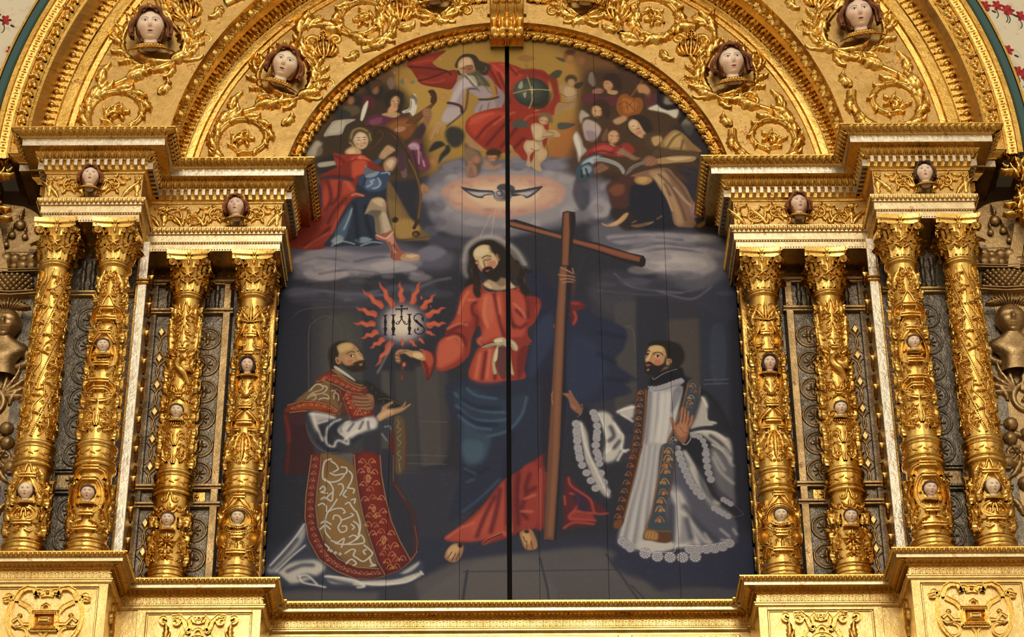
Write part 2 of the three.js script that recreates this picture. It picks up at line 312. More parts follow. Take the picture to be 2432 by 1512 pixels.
function plinth(plan, t) {
  toMesh('crown_moulding', mould(pedRuns.crown, plan), M.gold, t);
  toMesh('crown_leaves', alongPlan(plan, 0.124, 0.036, (k, p) => [slanted(p * 0.66, 0.026, 0.01, 0.006), move(ball(0.004, 1, 5), p / 2, 0.012, 0.006)], -0.034), M.gold, t);
  toMesh('fascia', mould(pedRuns.fascia, plan), M.cream, t, { label: 'bright plain fascia' });
  toMesh('lower_moulding', mould(pedRuns.lower, plan), M.gold, t);
  toMesh('lower_leaves', alongPlan(plan, 0.036, 0.034, (k, p) => tongue(p * 0.7, 0.024, 0.036, 0.009), -0.091), M.gold, t);
  toMesh('frieze', mould(pedRuns.frieze, plan), M.pale, t);
  // little arcade: arched loops and square tags in turn
  toMesh('arcade_band', alongPlan(plan, 0, 0.052, (k, p) => [
    ...strap([[-0.013, 0.012], [-0.013, 0.05], [-0.009, 0.06], [0, 0.064], [0.009, 0.06], [0.013, 0.05], [0.013, 0.012]], 0.004, 0.008),
    move(chbox(-0.0065, 0.0065, 0.014, 0.048, 0, 0.009, 0.003), 0, 0), move(chbox(-0.009, 0.009, 0.008, 0.036, 0, 0.011, 0.003), p / 2, 0), move(chbox(-0.014, 0.014, 0.048, 0.058, 0, 0.006, 0.002), p / 2, 0)], -0.167), M.pale, t);
  toMesh('fillet', mould(pedRuns.fillet, plan), M.pale, t);
}
// strapwork cartouche for a panel centred on 0, 0
function cartouche(small) {
  const strapo = [], boss = [];
  for (const q of [-1, 1]) {
    if (!small) {
      strapo.push(strap([...spiralPts(q * 0.055, 0.225, 0.012, 0.034, q > 0 ? 250 : -70, q * -300, 14), [q * 0.1, 0.262], [q * 0.155, 0.268], [q * 0.2, 0.24], [q * 0.225, 0.19], [q * 0.232, 0.165]], (t) => 0.012 + 0.01 * t, 0.03));
      strapo.push(strap(curvePts([[q * 0.25, 0.18], [q * 0.275, 0.06], [q * 0.25, -0.08], [q * 0.18, -0.17], [q * 0.1, -0.19]], 16), (t) => 0.02 - 0.008 * t, 0.026));
      strapo.push(strap([...spiralPts(q * 0.29, 0.2, 0.012, 0.045, q > 0 ? 0 : 180, q * 330, 16), [q * 0.24, 0.2]], 0.014, 0.026));
      strapo.push(strap([[q * 0.075, 0.05], [q * 0.13, 0.12], [q * 0.2, 0.16]], 0.022, 0.018)); strapo.push(strap([[q * 0.1, -0.02], [q * 0.16, -0.02], [q * 0.2, 0.03], [q * 0.24, 0.0]], 0.014, 0.02));
      strapo.push(leaf(q * 0.15, -0.03, q > 0 ? -30 : 210, 0.1, 0.03, 0.025, q * 60, 3)); boss.push(move(ball(0.022, 0.9, 8), q * 0.19, 0.05)); strapo.push(strap(arcPts(q * 0.17, -0.1, 0.05, 90, 90 + q * 250, 12), 0.012, 0.02));
    } else {
      strapo.push(strap([...spiralPts(q * 0.17, 0.115, 0.012, 0.032, q > 0 ? 20 : 160, q * -320, 16), [q * 0.2, 0.155], [q * 0.15, 0.165], [q * 0.105, 0.12], [q * 0.085, 0.06], [q * 0.05, 0.03]], (t) => 0.016 + 0.004 * t, 0.03));
      strapo.push(strap([[q * 0.03, 0.115], [q * 0.055, 0.16], [q * 0.075, 0.13], [q * 0.06, 0.06], [q * 0.085, 0.02]], 0.016, 0.03));
      strapo.push(strap([...spiralPts(q * 0.265, 0.14, 0.01, 0.04, q > 0 ? 200 : -20, q * -300, 16)], 0.014, 0.03));
      strapo.push(leaf(q * 0.26, -0.05, 90 + q * 20, 0.17, 0.035, 0.03, q * -40, 4)); strapo.push(leaf(q * 0.22, -0.1, 90 - q * 20, 0.14, 0.03, 0.03, q * 60, 3)); strapo.push(strap([[q * 0.12, 0.03], [q * 0.14, -0.02], [q * 0.1, -0.06]], 0.02, 0.02));
      strapo.push(strap(arcPts(q * 0.16, -0.1, 0.06, 90, 90 + q * 200, 10), 0.014, 0.02));
    }
  }
  if (!small) {
    for (const [w, h, o, z] of [[0.1, 0.075, 0.012, 0.03], [0.082, 0.058, 0.008, 0.042]]) for (const [a, b] of [[[-w, -h], [w, -h]], [[w, -h], [w, h]], [[w, h], [-w, h]], [[-w, h], [-w, -h]]]) strapo.push(strap([a, [(a[0] + b[0]) / 2, (a[1] + b[1]) / 2], b], o, z));
    strapo.push(chbox(-0.095, 0.095, -0.07, 0.07, 0, 0.012, 0.002), chbox(-0.07, 0.07, -0.046, 0.046, 0, 0.05, 0.03)); for (const y of [-0.013, 0.013]) strapo.push(move(chbox(-0.032, 0.032, -0.006, 0.006, 0, 0.062, 0.004), 0, y));
    for (let k = 0; k < 15; k++) for (const h of [-0.07, 0.07]) boss.push(move(ball(0.0042, 1, 5), -0.093 + k * 0.0133, h, 0.036));
    strapo.push(strap([[-0.03, 0.08], [-0.028, 0.12], [0, 0.14], [0.028, 0.12], [0.03, 0.08]], 0.011, 0.03)); strapo.push(strap([[-0.05, 0.225], [0, 0.232], [0.05, 0.225]], 0.03, 0.02)); boss.push(move(ball(0.014, 0.9, 8), 0, 0.23, 0.02));
    strapo.push(strap([[-0.03, -0.085], [-0.006, -0.12], [-0.006, -0.18]], 0.008, 0.02), strap([[0.03, -0.085], [0.006, -0.12], [0.006, -0.18]], 0.008, 0.02)); strapo.push(strap([[-0.16, -0.2], [0, -0.215], [0.16, -0.2]], 0.02, 0.02));
  } else {
    strapo.push(strap([[-0.045, 0.13], [0, 0.118], [0.045, 0.13]], 0.02, 0.022)); strapo.push(strap(arcPts(0, 0.0, 0.04, 0, 180, 10, 0.06), 0.013, 0.024)); boss.push(move(ball(0.022, 0.9, 8), 0, -0.02, 0.005)); strapo.push(strap(arcPts(0, -0.1, 0.09, 20, 160, 12), 0.02, 0.03)); for (const q of [-1, 0, 1]) boss.push(move(ball(0.012, 0.9, 6), q * 0.03, 0.15, 0.012));
  }
  return [strapo, boss];
}
function pedestal(s, kind) {
  const outer = kind === 'outer', plan = sidePlan(s, pedPlans[kind]);
  const t = thing('pedestal', `gilded pedestal with ${outer ? 'square-centred cartouche' : 'ribbon strapwork panel'} ${where(s)}`, 'pedestal');
  const X = (a, b) => s > 0 ? [a, b] : [-b, -a], zf = outer ? 1.0 : 0.53;
  plinth(plan, t);
  toMesh('body', box(...X(outer ? 3.0 : 1.9, outer ? 4.7 : 3.0), -1.15, -0.19, 0.03, zf - 0.0), M.pale, t);
  // framed panel: rails standing proud round the sunk field
  const [x0, x1] = outer ? [3.0, 3.9] : [1.9, 2.85], cx = s * (x0 + x1) / 2, w = 0.07, y0 = -1.1, y1 = -0.212, g = [];
  for (const [a, b, c, d] of [[x0, x0 + w, y0, y1], [x1 - w, x1, y0, y1], [x0 + w, x1 - w, y1 - 0.024, y1], [x0 + w, x1 - w, y0, y0 + 0.06]]) g.push(chbox(...X(a, b), c, d, zf, zf + 0.022, 0.003));
  for (const [a, b, c, d] of [[x0 + w, x0 + w + 0.016, y0, y1], [x1 - w - 0.016, x1 - w, y0, y1], [x0 + w, x1 - w, y1 - 0.036, y1 - 0.024]]) g.push(chbox(...X(a, b), c, d, zf, zf + 0.012, 0.004));
  toMesh('panel_frame', g, M.pale, t);
  toMesh('panel_field', box(...X(x0 + w, x1 - w), y0, y1, zf, zf + 0.003), M.pale, t);
  const [a, b] = cartouche(!outer), cy = outer ? -0.515 : -0.43;
  toMesh('strapwork', a.flat(2).map((q) => move(q, cx, cy, zf + 0.003)), M.gold, t); for (const q of b.slice(0, 6)) toMesh('boss', move(q, cx, cy, zf + 0.003), M.gold, t); if (b.length > 6) toMesh('bead_border', b.slice(6).map((q) => move(q, cx, cy, zf + 0.003)), M.gold, t);
  // carved side of the outer pedestal towards the painting
  if (outer) toMesh('side_scroll', [leaf(0, 0, 60, 0.22, 0.05, 0.03, 50, 4), leaf(0.02, -0.1, 90, 0.2, 0.04, 0.03, -60, 4), leaf(0.06, -0.02, 30, 0.14, 0.03, 0.03, 90, 3)].map((q) => bend(q, (x, y, z) => [s * (3.0 - z), y - 0.45, 0.72 + x])), M.gold, t);
}
{
  for (const s of [-1, 1]) for (const k of ['outer', 'inner']) pedestal(s, k);
  const t = thing('altar_ledge', 'long gilded ledge with arcade band running below the painted panels', 'ledge');
  plinth(pedPlans.centre, t);
  toMesh('back_slab', box(-1.9, 1.9, -1.15, -0.17, -0.2, 0.085), M.pale, t); toMesh('top_rail', box(-1.9, 1.9, -0.0, 0.02, -0.05, 0.2), M.gold, t);
  for (const [a, b] of [[-1.8, -0.95], [-0.85, 0.85], [0.95, 1.8]]) toMesh('lower_panel', [chbox(a, b, -0.33, -0.235, 0.085, 0.1, 0.006), chbox(a + 0.03, b - 0.03, -0.32, -0.25, 0.085, 0.106, 0.004)], M.gold, t);
  for (const s of [-1, 1]) {       // small ressaut where the ledge meets the pedestal
    const tt = thing('ledge_return', `small stepped cornice return beside pedestal ${where(s)}`, 'ledge');
    plinth(sidePlan(s, [[1.88, 0.09], [1.88, 0.13], [1.9, 0.13]]), tt); toMesh('body', box(...(s > 0 ? [1.88, 1.9] : [-1.9, -1.88]), -1.1, -0.17, 0.09, 0.13), M.pale, tt);
  }
}
for (const s of [-1, 1]) {
  const plan = sidePlan(s, [[3.8, 0.67], [3.92, 0.67], [3.92, 0.3]]), t = thing('impost', `small set-back cornice behind the outer entablature ${where(s)}`, 'cornice');
  toMesh('frieze', mould(flatRun([0, 3.3], [0, 3.53]), plan), M.field, t); toMesh('bed_moulding', mould([...flatRun([0, 3.53], [0.03, 3.55], [0.034, 3.636]), sRun(0.052, 3.638, 0.098, 3.686, 6), ...flatRun([0.1, 3.69], [0.186, 3.69])], plan), M.gold, t);
  toMesh('corona', mould(flatRun([0.19, 3.684], [0.19, 3.752]), plan), M.silver, t); toMesh('crown_moulding', mould([sRun(0.2, 3.754, 0.268, 3.8, 8), ...flatRun([0.28, 3.8], [0.28, 3.812], [0, 3.813])], plan), M.gold, t);
  struct(s < 0 ? 'wall_side_left' : 'wall_side_right', box(...(s > 0 ? [3.84, 9.4] : [-9.4, -3.84]), FLOOR, 3.84, -0.6, 0.34), M.brown, 'dark brown backing beside the altarpiece, its colour standing for shade');  // added backing, its dark brown stands for the shade beside the cornice
}
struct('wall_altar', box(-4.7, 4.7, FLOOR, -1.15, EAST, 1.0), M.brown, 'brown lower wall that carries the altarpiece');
const ents = {}; for (const s of [-1, 1]) for (const k of ['outer', 'inner']) ents[k + s] = entablature(s, k);

// ---------- columns ----------
// shaft radius by height, base to abacus
const RING0 = 0.775, RING1 = 0.965, NECK = 2.62;
const shaftR = (y) => y < RING0 ? lerp(0.146, 0.141, (y - 0.14) / 0.62) : lerp(0.138, 0.117, clamp((y - 0.96) / 1.64));
const onShaft = (u, v, h) => { const r = shaftR(v), a = u / 0.14; const k = r + h * 1.35; return [k * Math.sin(a), v, k * Math.cos(a)]; };
const lathe = (prof, n = 40) => { const m = prof.length - 1; return grid(n, m, (u, v) => { const [r, y] = prof[Math.round(v * m)], a = -u * 2 * Math.PI; return [r * Math.sin(a) * -1, y, r * Math.cos(a)]; }); };
const torus = (r, y0, y1, n = 5) => Array.from({ length: n + 1 }, (_, k) => { const a = (-90 + 180 * k / n) * RAD; return [r - (y1 - y0) / 2 + (y1 - y0) / 2 * Math.cos(a), (y0 + y1) / 2 + (y1 - y0) / 2 * Math.sin(a)]; });
function capital(t) {
  // bell
  toMesh('capital', lathe([[0.118, 2.655], [0.112, 2.68], [0.114, 2.78], [0.126, 2.87], [0.155, 2.93], [0.165, 2.945]], 24), M.gold, t);
  // two rows of acanthus leaves round the bell
  const lf = [];
  for (const [row, n, y0, L, R, out] of [[0, 8, 2.655, 0.135, 0.116, 0.055], [1, 8, 2.665, 0.225, 0.115, 0.085]]) for (let k = 0; k < n; k++) {
    const a0 = (k + row * 0.5) / n * 2 * Math.PI;
    const g = grid(6, 12, (u, v) => {
      const o = u * 2 - 1, w = 0.054 * Math.pow(Math.sin(Math.PI * (0.24 + 0.72 * v)), 0.6) * (0.72 + 0.28 * Math.abs(Math.cos(5 * Math.PI * v)));
      const bendOut = out * Math.pow(v, 2.4), y = y0 + L * (v < 0.86 ? v : 0.86 - (v - 0.86) * 1.2), rr = R + 0.012 + bendOut + (v > 0.86 ? 0.02 * (v - 0.86) / 0.14 : 0) + 0.012 * (1 - Math.abs(o)) * Math.cos(o * 9) - 0.008 * Math.abs(o);
      const a = a0 + o * w / R; return [rr * Math.sin(a), y, rr * Math.cos(a)];
    });
    lf.push(g);
    for (const q of [-1, 1]) lf.push(bend(leaf(q * 0.012, 0.03, 90 - q * 30, L * 0.55, 0.016, 0.02, q * -40, 3), (x, y, z) => { const a = a0 + x / R, r = R + 0.02 + z + out * 0.5 * (y / L); return [r * Math.sin(a), y0 + y + L * 0.25, r * Math.cos(a)]; }));
  }
  toMesh('acanthus_leaves', lf, M.gold, t, { label: 'two rows of carved acanthus leaves' });
  // corner volutes, one on either side of each corner, and the inner helices
  for (let c = 0; c < 4; c++) {
    const a = (45 + 90 * c) * RAD, g = [];
    for (const q of [-1, 1]) {
      const p = [[0.0, -0.16], [0.022, -0.11], [0.05, -0.055], [0.075, -0.022], ...spiralPts(0.092, -0.052, 0.037, 0.009, 110, -440, 22)];
      g.push(...strap(p, 0.0085, 0.024).map((m) => bend(m, (x, y, z) => { const rr = 0.115 + x, b = a + q * (0.22 - x * 1.9); return [rr * Math.sin(b) + q * (z - 0.01) * Math.cos(a), 2.965 + y, rr * Math.cos(b) - q * (z - 0.01) * Math.sin(a)]; })));
      const p2 = [[-0.012, -0.13], [-0.004, -0.075], ...spiralPts(0.026, -0.034, 0.03, 0.008, 150, -440, 18)];
      g.push(...strap(p2, 0.0075, 0.024).map((m) => bend(m, (x, y, z) => { const b = a + q * (0.55 - 0.06 - x * 5.5), rr = 0.135 + z; return [rr * Math.sin(b), 2.955 + y, rr * Math.cos(b)]; })));
    }
    toMesh('volute', g, M.gold, t);
  }
  // hollow-sided abacus
  const corner = 0.215, hollow = 0.136;
  const edge = (a, off) => { const q = Math.round(a / 90) * 90, d = (a - q) / 45, r = lerp(hollow, corner * 0.72, d * d) + off; const nx = Math.sin(q * RAD), nz = Math.cos(q * RAD), tx = Math.cos(q * RAD), tz = -Math.sin(q * RAD), w = d * corner * 0.86; return [nx * r + tx * w, nz * r + tz * w]; };
  const rim = (y0, y1, off0, off1) => grid(56, 1, (u, v) => { const [x, z] = edge(u * 360 - 45 + 1e-6, v > 0.5 ? off1 : off0); return [x, v > 0.5 ? y1 : y0, z]; });
  const cap = (y, off) => grid(56, 1, (u, v) => { const [x, z] = edge(u * 360 - 45 + 1e-6, off); return [x * v, y, z * v]; });
  toMesh('abacus', [rim(2.955, 2.985, 0.0, 0.004), rim(2.985, 2.997, 0.004, 0.016), rim(2.997, 3.035, 0.02, 0.024), flipped(cap(2.955, 0)), cap(3.035, 0.024), rim(2.997, 2.997, 0.016, 0.02)], M.gold, t);
  for (let c = 0; c < 4; c++) { const g = [...rosette(0, 0, 0.034, 6, 0.02), leaf(0, -0.03, -90, 0.07, 0.018, 0.02, 0, 3), strap([[0, -0.02], [0, -0.06]], 0.013, 0.02)].flat(); toMesh('fleuron', g.map((m) => bend(m, (x, y, z) => { const a = 90 * c * RAD; return [Math.sin(a) * (hollow + 0.012 + z) + Math.cos(a) * x, 2.99 + y, Math.cos(a) * (hollow + 0.012 + z) - Math.sin(a) * x]; })), M.gold, t); }
}
function columnBody(t) {
  toMesh('base', lathe([...torus(0.188, 0.0, 0.062), [0.165, 0.064], [0.158, 0.078], [0.165, 0.09], ...torus(0.172, 0.092, 0.122, 4), [0.156, 0.124], [0.147, 0.142]], 40), M.gold, t);
  toMesh('shaft', [lathe([[0.147, 0.14], ...Array.from({ length: 8 }, (_, k) => [shaftR(0.14 + k * 0.09), 0.14 + k * 0.09]), [0.141, RING0]], 40), lathe([[0.138, RING1], ...Array.from({ length: 14 }, (_, k) => [shaftR(RING1 + k * 0.12), RING1 + k * 0.12]), [0.117, NECK]], 40)], M.satin, t);
  toMesh('ring', lathe([[0.141, RING0 - 0.03], [0.15, RING0 - 0.02], ...torus(0.17, RING0 - 0.018, RING0 + 0.03), [0.155, RING0 + 0.034], ...torus(0.163, RING0 + 0.036, RING0 + 0.054, 4), [0.151, RING0 + 0.056], [0.15, RING1 - 0.048], ...torus(0.16, RING1 - 0.046, RING1 - 0.028, 4), [0.155, RING1 - 0.026], ...torus(0.166, RING1 - 0.022, RING1 + 0.016), [0.14, RING1 + 0.022]], 40), M.gold, t);
  toMesh('ring_leaves', Array.from({ length: 22 }, (_, k) => bend(k % 2 ? leaf(-0.018, 0, 14, 0.045, 0.012, 0.012, 30, 2) : leaf(-0.018, -0.006, -6, 0.045, 0.012, 0.012, -40, 2), (x, y, z) => { const a = k / 22 * 2 * Math.PI + x / 0.151; return [(0.151 + z) * Math.sin(a), (RING0 + RING1) / 2 + 0.002 + y, (0.151 + z) * Math.cos(a)]; })), M.gold, t);
  toMesh('neck_ring', lathe([[0.118, NECK - 0.03], [0.128, NECK - 0.02], ...torus(0.142, NECK - 0.018, NECK + 0.006, 4), [0.132, NECK + 0.008], ...torus(0.14, NECK + 0.01, NECK + 0.034, 4), [0.118, NECK + 0.04]], 36), M.gold, t);
}
// shared carved motifs in the unrolled shaft plane (u across, v up)
const both = (f) => [f(1), f(-1)].flat();
const strapBar = (v, w, h = 0.022) => [strap([[-w, v], [0, v - 0.004], [w, v]], 0.016, h), ...both((q) => [move(ball(0.0165, 1.1, 7), q * w, v + 0.004, 0.006)])].flat();
const volutePair = (v, r, w, up = 1) => both((q) => [strand([[q * 0.006, v - up * r * 2.2], [q * w * 0.35, v - up * r * 1.1], ...spiralPts(q * w, v, r, r * 0.22, q > 0 ? 200 : -20, q * -up * 520, 26).map(([x, y]) => [x, y])], taper(0.011, 0.006), 1.3, 5), move(ball(r * 0.3, 1.2, 6), q * w, v)]);
const spray = (v, L, n = 5, w = 0.02) => Array.from({ length: n }, (_, k) => { const a = (k - (n - 1) / 2) * 30; return leaf(a * 0.0003, v, 90 - a, L * (1 - Math.abs(a) / 260), w, 0.024, -a * 0.7, 3); });
const pendant = (v, L) => [leaf(0, v, -90, L, 0.028, 0.028, 0, 5), ...both((q) => [leaf(q * 0.01, v, -90 + q * 38, L * 0.62, 0.022, 0.024, q * -50, 4), leaf(q * 0.02, v - 0.01, q > 0 ? -12 : 192, L * 0.5, 0.02, 0.024, q * -60, 3)]), move(ball(0.014, 1.2, 6), -0.016, v - L), move(ball(0.014, 1.2, 6), 0.016, v - L)];
const oval = (v, rx, ry, beaded = true) => [strap(arcPts(0, v, rx, 90, 450, 36, ry), 0.011, 0.02), strap(arcPts(0, v, rx * 0.82, 90, 450, 32, ry * 0.88), 0.005, 0.014), ...(beaded ? arcPts(0, v, rx, 0, 350, 35, ry).map(([x, y]) => move(ball(0.005, 1.2, 5), x, y, 0.016)) : [])].flat();
const sideLeaves = (v0, v1, n, q0 = 0.17) => both((q) => Array.from({ length: n }, (_, k) => { const v = lerp(v0, v1, k / n); return [leaf(q * q0, v, 90 + q * (k % 2 ? 30 : -20), 0.11, 0.03, 0.03, q * (k % 2 ? -80 : 90), 3), move(ball(0.014, 1.1, 6), q * (q0 + 0.02), v + 0.03, 0.012), leaf(q * (q0 + 0.07), v + 0.04, 90 - q * 20, 0.12, 0.03, 0.03, q * 70, 3)]; }));
const designs = {
  cartouche: () => ({
    spray_of_leaves: [spray(2.34, 0.2, 5, 0.026), both((q) => [leaf(q * 0.05, 2.36, 90 + q * 10, 0.14, 0.03, 0.03, q * -110, 3), leaf(q * 0.13, 2.32, 90, 0.16, 0.035, 0.03, q * 60, 3), move(ball(0.018, 1.1, 6), q * 0.1, 2.42)])],
    strapwork: [strapBar(2.22, 0.05), both((q) => [strap(curvePts([[q * 0.045, 2.33], [q * 0.075, 2.24], [q * 0.11, 2.19], [q * 0.1, 2.11], [q * 0.06, 2.1]], 14), 0.014, 0.02), strand(spiralPts(q * 0.055, 2.13, 0.028, 0.007, 90, q * 480, 20), 0.008, 1.3, 4)]), strapBar(2.04, 0.03, 0.034), strapBar(1.53, 0.04, 0.034), strapBar(1.395, 0.05, 0.03), both((q) => strap(curvePts([[q * 0.02, 1.5], [q * 0.06, 1.46], [q * 0.1, 1.41], [q * 0.09, 1.34], [q * 0.03, 1.33]], 12), 0.014, 0.022)), both((q) => leaf(q * 0.15, 1.72, 90 + q * 10, 0.12, 0.03, 0.03, q * -40, 3))],
    oval_cartouche: [oval(1.785, 0.094, 0.235)],
    garland: [Array.from({ length: 15 }, (_, k) => { const t = k / 14 * 2 - 1; return move(ball(0.011 + 0.006 * (1 - t * t), 1.1, 6), t * 0.055, 1.72 - 0.085 * (1 - t * t), 0.004); }), Array.from({ length: 6 }, (_, k) => leaf((k - 2.5) * 0.012, 1.645, -90 + (k - 2.5) * 22, 0.03, 0.008, 0.016, 0, 1))],
    leaf_pendant: [pendant(1.3, 0.27), both((q) => [leaf(q * 0.07, 1.28, -90 + q * 20, 0.18, 0.03, 0.03, q * 40, 4), leaf(q * 0.16, 1.3, -90, 0.22, 0.04, 0.03, q * -20, 5)]), sideLeaves(1.35, 2.1, 5, 0.18), sideLeaves(1.02, 1.3, 2, 0.19)],
    lower_strapwork: [strapBar(0.72, 0.035, 0.034), both((q) => [strap([[q * 0.02, 0.71], [q * 0.05, 0.66], [q * 0.09, 0.62], [q * 0.085, 0.68]], 0.018, 0.022), strap(curvePts([[q * 0.15, 0.68], [q * 0.19, 0.6], [q * 0.15, 0.5], [q * 0.17, 0.4], [q * 0.13, 0.3]], 14), 0.016, 0.026), leaf(q * 0.16, 0.5, 90 - q * 30, 0.12, 0.03, 0.03, q * 70, 3)]), strapBar(0.37, 0.035, 0.03), strapBar(0.24, 0.06, 0.034), both((q) => strap([[q * 0.05, 0.25], [q * 0.11, 0.28], [q * 0.13, 0.2]], 0.016, 0.026)), [leaf(0, 0.34, -90, 0.09, 0.02, 0.022, 0, 3)]],
    round_medallion: [oval(0.515, 0.11, 0.115), strap(arcPts(0, 0.515, 0.07, 200, 340, 14), 0.012, 0.03)],
    heads: [[1.92, 0.0, 0.125, 'dark'], [0.535, 0.0, 0.115, 'short']],
  }),
  bird: () => ({
    upper_scrolls: [volutePair(2.47, 0.034, 0.055, -1), both((q) => [leaf(q * 0.02, 2.4, 90 - q * 50, 0.13, 0.03, 0.028, q * 90, 4), leaf(q * 0.1, 2.4, 90 + q * 20, 0.15, 0.034, 0.03, q * -60, 4), leaf(q * 0.12, 2.1, 90, 0.26, 0.034, 0.03, q * -12, 5), leaf(q * 0.16, 2.2, 90, 0.2, 0.035, 0.03, q * 30, 4)]), volutePair(2.27, 0.022, 0.04, -1)],
    bow: [strapBar(2.08, 0.025, 0.026), both((q) => [strand(arcPts(q * 0.03, 2.12, 0.03, q > 0 ? 180 : 0, q > 0 ? 60 : 120, 8, 0.05), taper(0.01, 0.006), 1.2), leaf(q * 0.05, 2.02, q > 0 ? 20 : 160, 0.12, 0.04, 0.03, q * 80, 4), leaf(q * 0.1, 1.9, 90 + q * 20, 0.14, 0.035, 0.03, q * -70, 3)])],
    bird: 'bird',
    lower_spray: [spray(1.66, 0.13, 4, 0.02), strapBar(1.645, 0.02, 0.026), both((q) => [strand(arcPts(q * 0.06, 1.66, 0.05, q > 0 ? 200 : -20, q > 0 ? 330 : -150, 10), taper(0.012, 0.006), 1.3), move(ball(0.016, 1.1, 6), q * 0.075, 1.68), strand(spiralPts(q * 0.075, 1.46, 0.04, 0.01, q > 0 ? 150 : 30, q * -430, 20), taper(0.012, 0.007), 1.3)])],
    lower_volutes: [volutePair(1.28, 0.042, 0.066, 1), volutePair(1.09, 0.03, 0.04, 1), both((q) => [leaf(q * 0.05, 1.04, 90 - q * 60, 0.12, 0.03, 0.03, q * 110, 3)]), sideLeaves(1.02, 2.0, 7, 0.165)],
    collar: [Array.from({ length: 9 }, (_, k) => { const t = k / 8 * 2 - 1; return leaf(t * 0.055, 1.415 + 0.012 * t * t, -90 + t * 25, 0.04, 0.012, 0.018, 0, 2); })],
    lower_scrolls: [volutePair(0.71, 0.026, 0.046, -1), volutePair(0.625, 0.036, 0.085, 1), spray(0.6, 0.09, 3, 0.018), both((q) => [leaf(q * 0.08, 0.46, 90 - q * 40, 0.1, 0.04, 0.03, q * 110, 4), leaf(q * 0.15, 0.28, 90, 0.13, 0.035, 0.03, q * 70, 3), leaf(q * 0.16, 0.5, 90, 0.16, 0.035, 0.03, q * -60, 4)]), sideLeaves(0.2, 0.66, 3, 0.19)],
    flower: [rosette(0, 0.335, 0.075, 8, 0.03), pendant(0.28, 0.09)],
    heads: [[1.495, 0.0, 0.115, 'short'], [0.52, 0.0, 0.115, 'short']],
  }),
  wreath: () => ({
    laurel_wreath: both((q) => [strand(arcPts(0, 2.4, 0.05, 270, 270 + q * 175, 14, 0.1), 0.008, 1.2), ...Array.from({ length: 8 }, (_, k) => { const a = (270 + q * (15 + k * 21)) * RAD; return [leaf(0.05 * Math.cos(a), 2.4 + 0.1 * Math.sin(a), a / RAD + q * 60, 0.06, 0.014, 0.022, q * 30, 1), leaf(0.05 * Math.cos(a), 2.4 + 0.1 * Math.sin(a), a / RAD + q * 140, 0.04, 0.011, 0.02, 0, 1)]; }), strand(curvePts([[q * 0.005, 2.31], [q * 0.03, 2.27], [q * 0.055, 2.22]], 6), 0.01, 1.2), leaf(q * 0.11, 2.35, 90, 0.2, 0.04, 0.03, q * 50, 4), leaf(q * 0.12, 2.26, 90 - q * 60, 0.1, 0.03, 0.03, q * 90, 3)]),
    strapwork: [strapBar(2.175, 0.045, 0.034), strapBar(2.075, 0.065, 0.04), both((q) => [strap(curvePts([[q * 0.05, 2.19], [q * 0.11, 2.17], [q * 0.125, 2.1], [q * 0.08, 2.05]], 12), 0.014, 0.024), strap([[q * 0.03, 1.94], [q * 0.06, 1.9], [q * 0.085, 1.86]], 0.014, 0.022), strap(curvePts([[q * 0.085, 1.83], [q * 0.1, 1.74], [q * 0.08, 1.66], [q * 0.03, 1.63]], 12), 0.016, 0.026)]), strapBar(1.95, 0.04, 0.03), strapBar(1.645, 0.05, 0.04), strapBar(1.5, 0.06, 0.036), both((q) => strap(curvePts([[q * 0.06, 1.5], [q * 0.11, 1.46], [q * 0.1, 1.4], [q * 0.05, 1.37]], 10), 0.014, 0.024)), strapBar(1.43, 0.035, 0.03), both((q) => strap(arcPts(0, 1.38, 0.085, 90 - q * 20, 90 - q * 175, 14, 0.06), 0.014, 0.024))],
    collar: [Array.from({ length: 9 }, (_, k) => { const t = k / 8 * 2 - 1; return move(ball(0.011, 1.2, 6), t * 0.058, 1.725 + 0.02 * t * t, 0.01); })],
    lower_foliage: [volutePair(1.2, 0.045, 0.06, 1), both((q) => [leaf(q * 0.02, 1.12, q > 0 ? 20 : 160, 0.12, 0.035, 0.03, q * -60, 4), leaf(q * 0.06, 1.06, q > 0 ? 10 : 170, 0.14, 0.03, 0.03, q * 70, 4), rosette(q * 0.06, 1.22, 0.03, 6, 0.02)]), sideLeaves(1.02, 2.2, 8, 0.165)],
    lower_strapwork: [strapBar(0.72, 0.05, 0.036), strapBar(0.625, 0.04, 0.036), both((q) => [strap(curvePts([[q * 0.05, 0.72], [q * 0.1, 0.7], [q * 0.11, 0.65]], 8), 0.014, 0.022), strap(curvePts([[q * 0.12, 0.6], [q * 0.15, 0.5], [q * 0.12, 0.38], [q * 0.15, 0.3]], 12), 0.016, 0.028), move(ball(0.016, 1.1, 6), q * 0.125, 0.58), move(ball(0.016, 1.1, 6), q * 0.13, 0.4)]), strapBar(0.325, 0.04, 0.036), strapBar(0.205, 0.07, 0.036), both((q) => [leaf(q * 0.02, 0.28, q > 0 ? -10 : 190, 0.12, 0.025, 0.028, q * -50, 3), leaf(q * 0.16, 0.25, 90, 0.14, 0.04, 0.03, q * 60, 3)]), sideLeaves(0.24, 0.66, 3, 0.2)],
    oval_medallion: [oval(0.49, 0.1, 0.16, false)],
    heads: [[1.82, 0.0, 0.11, 'short'], [0.5, 0.0, 0.12, 'short']],
  }),
  vine: () => {
    const bands = [], vines = [];
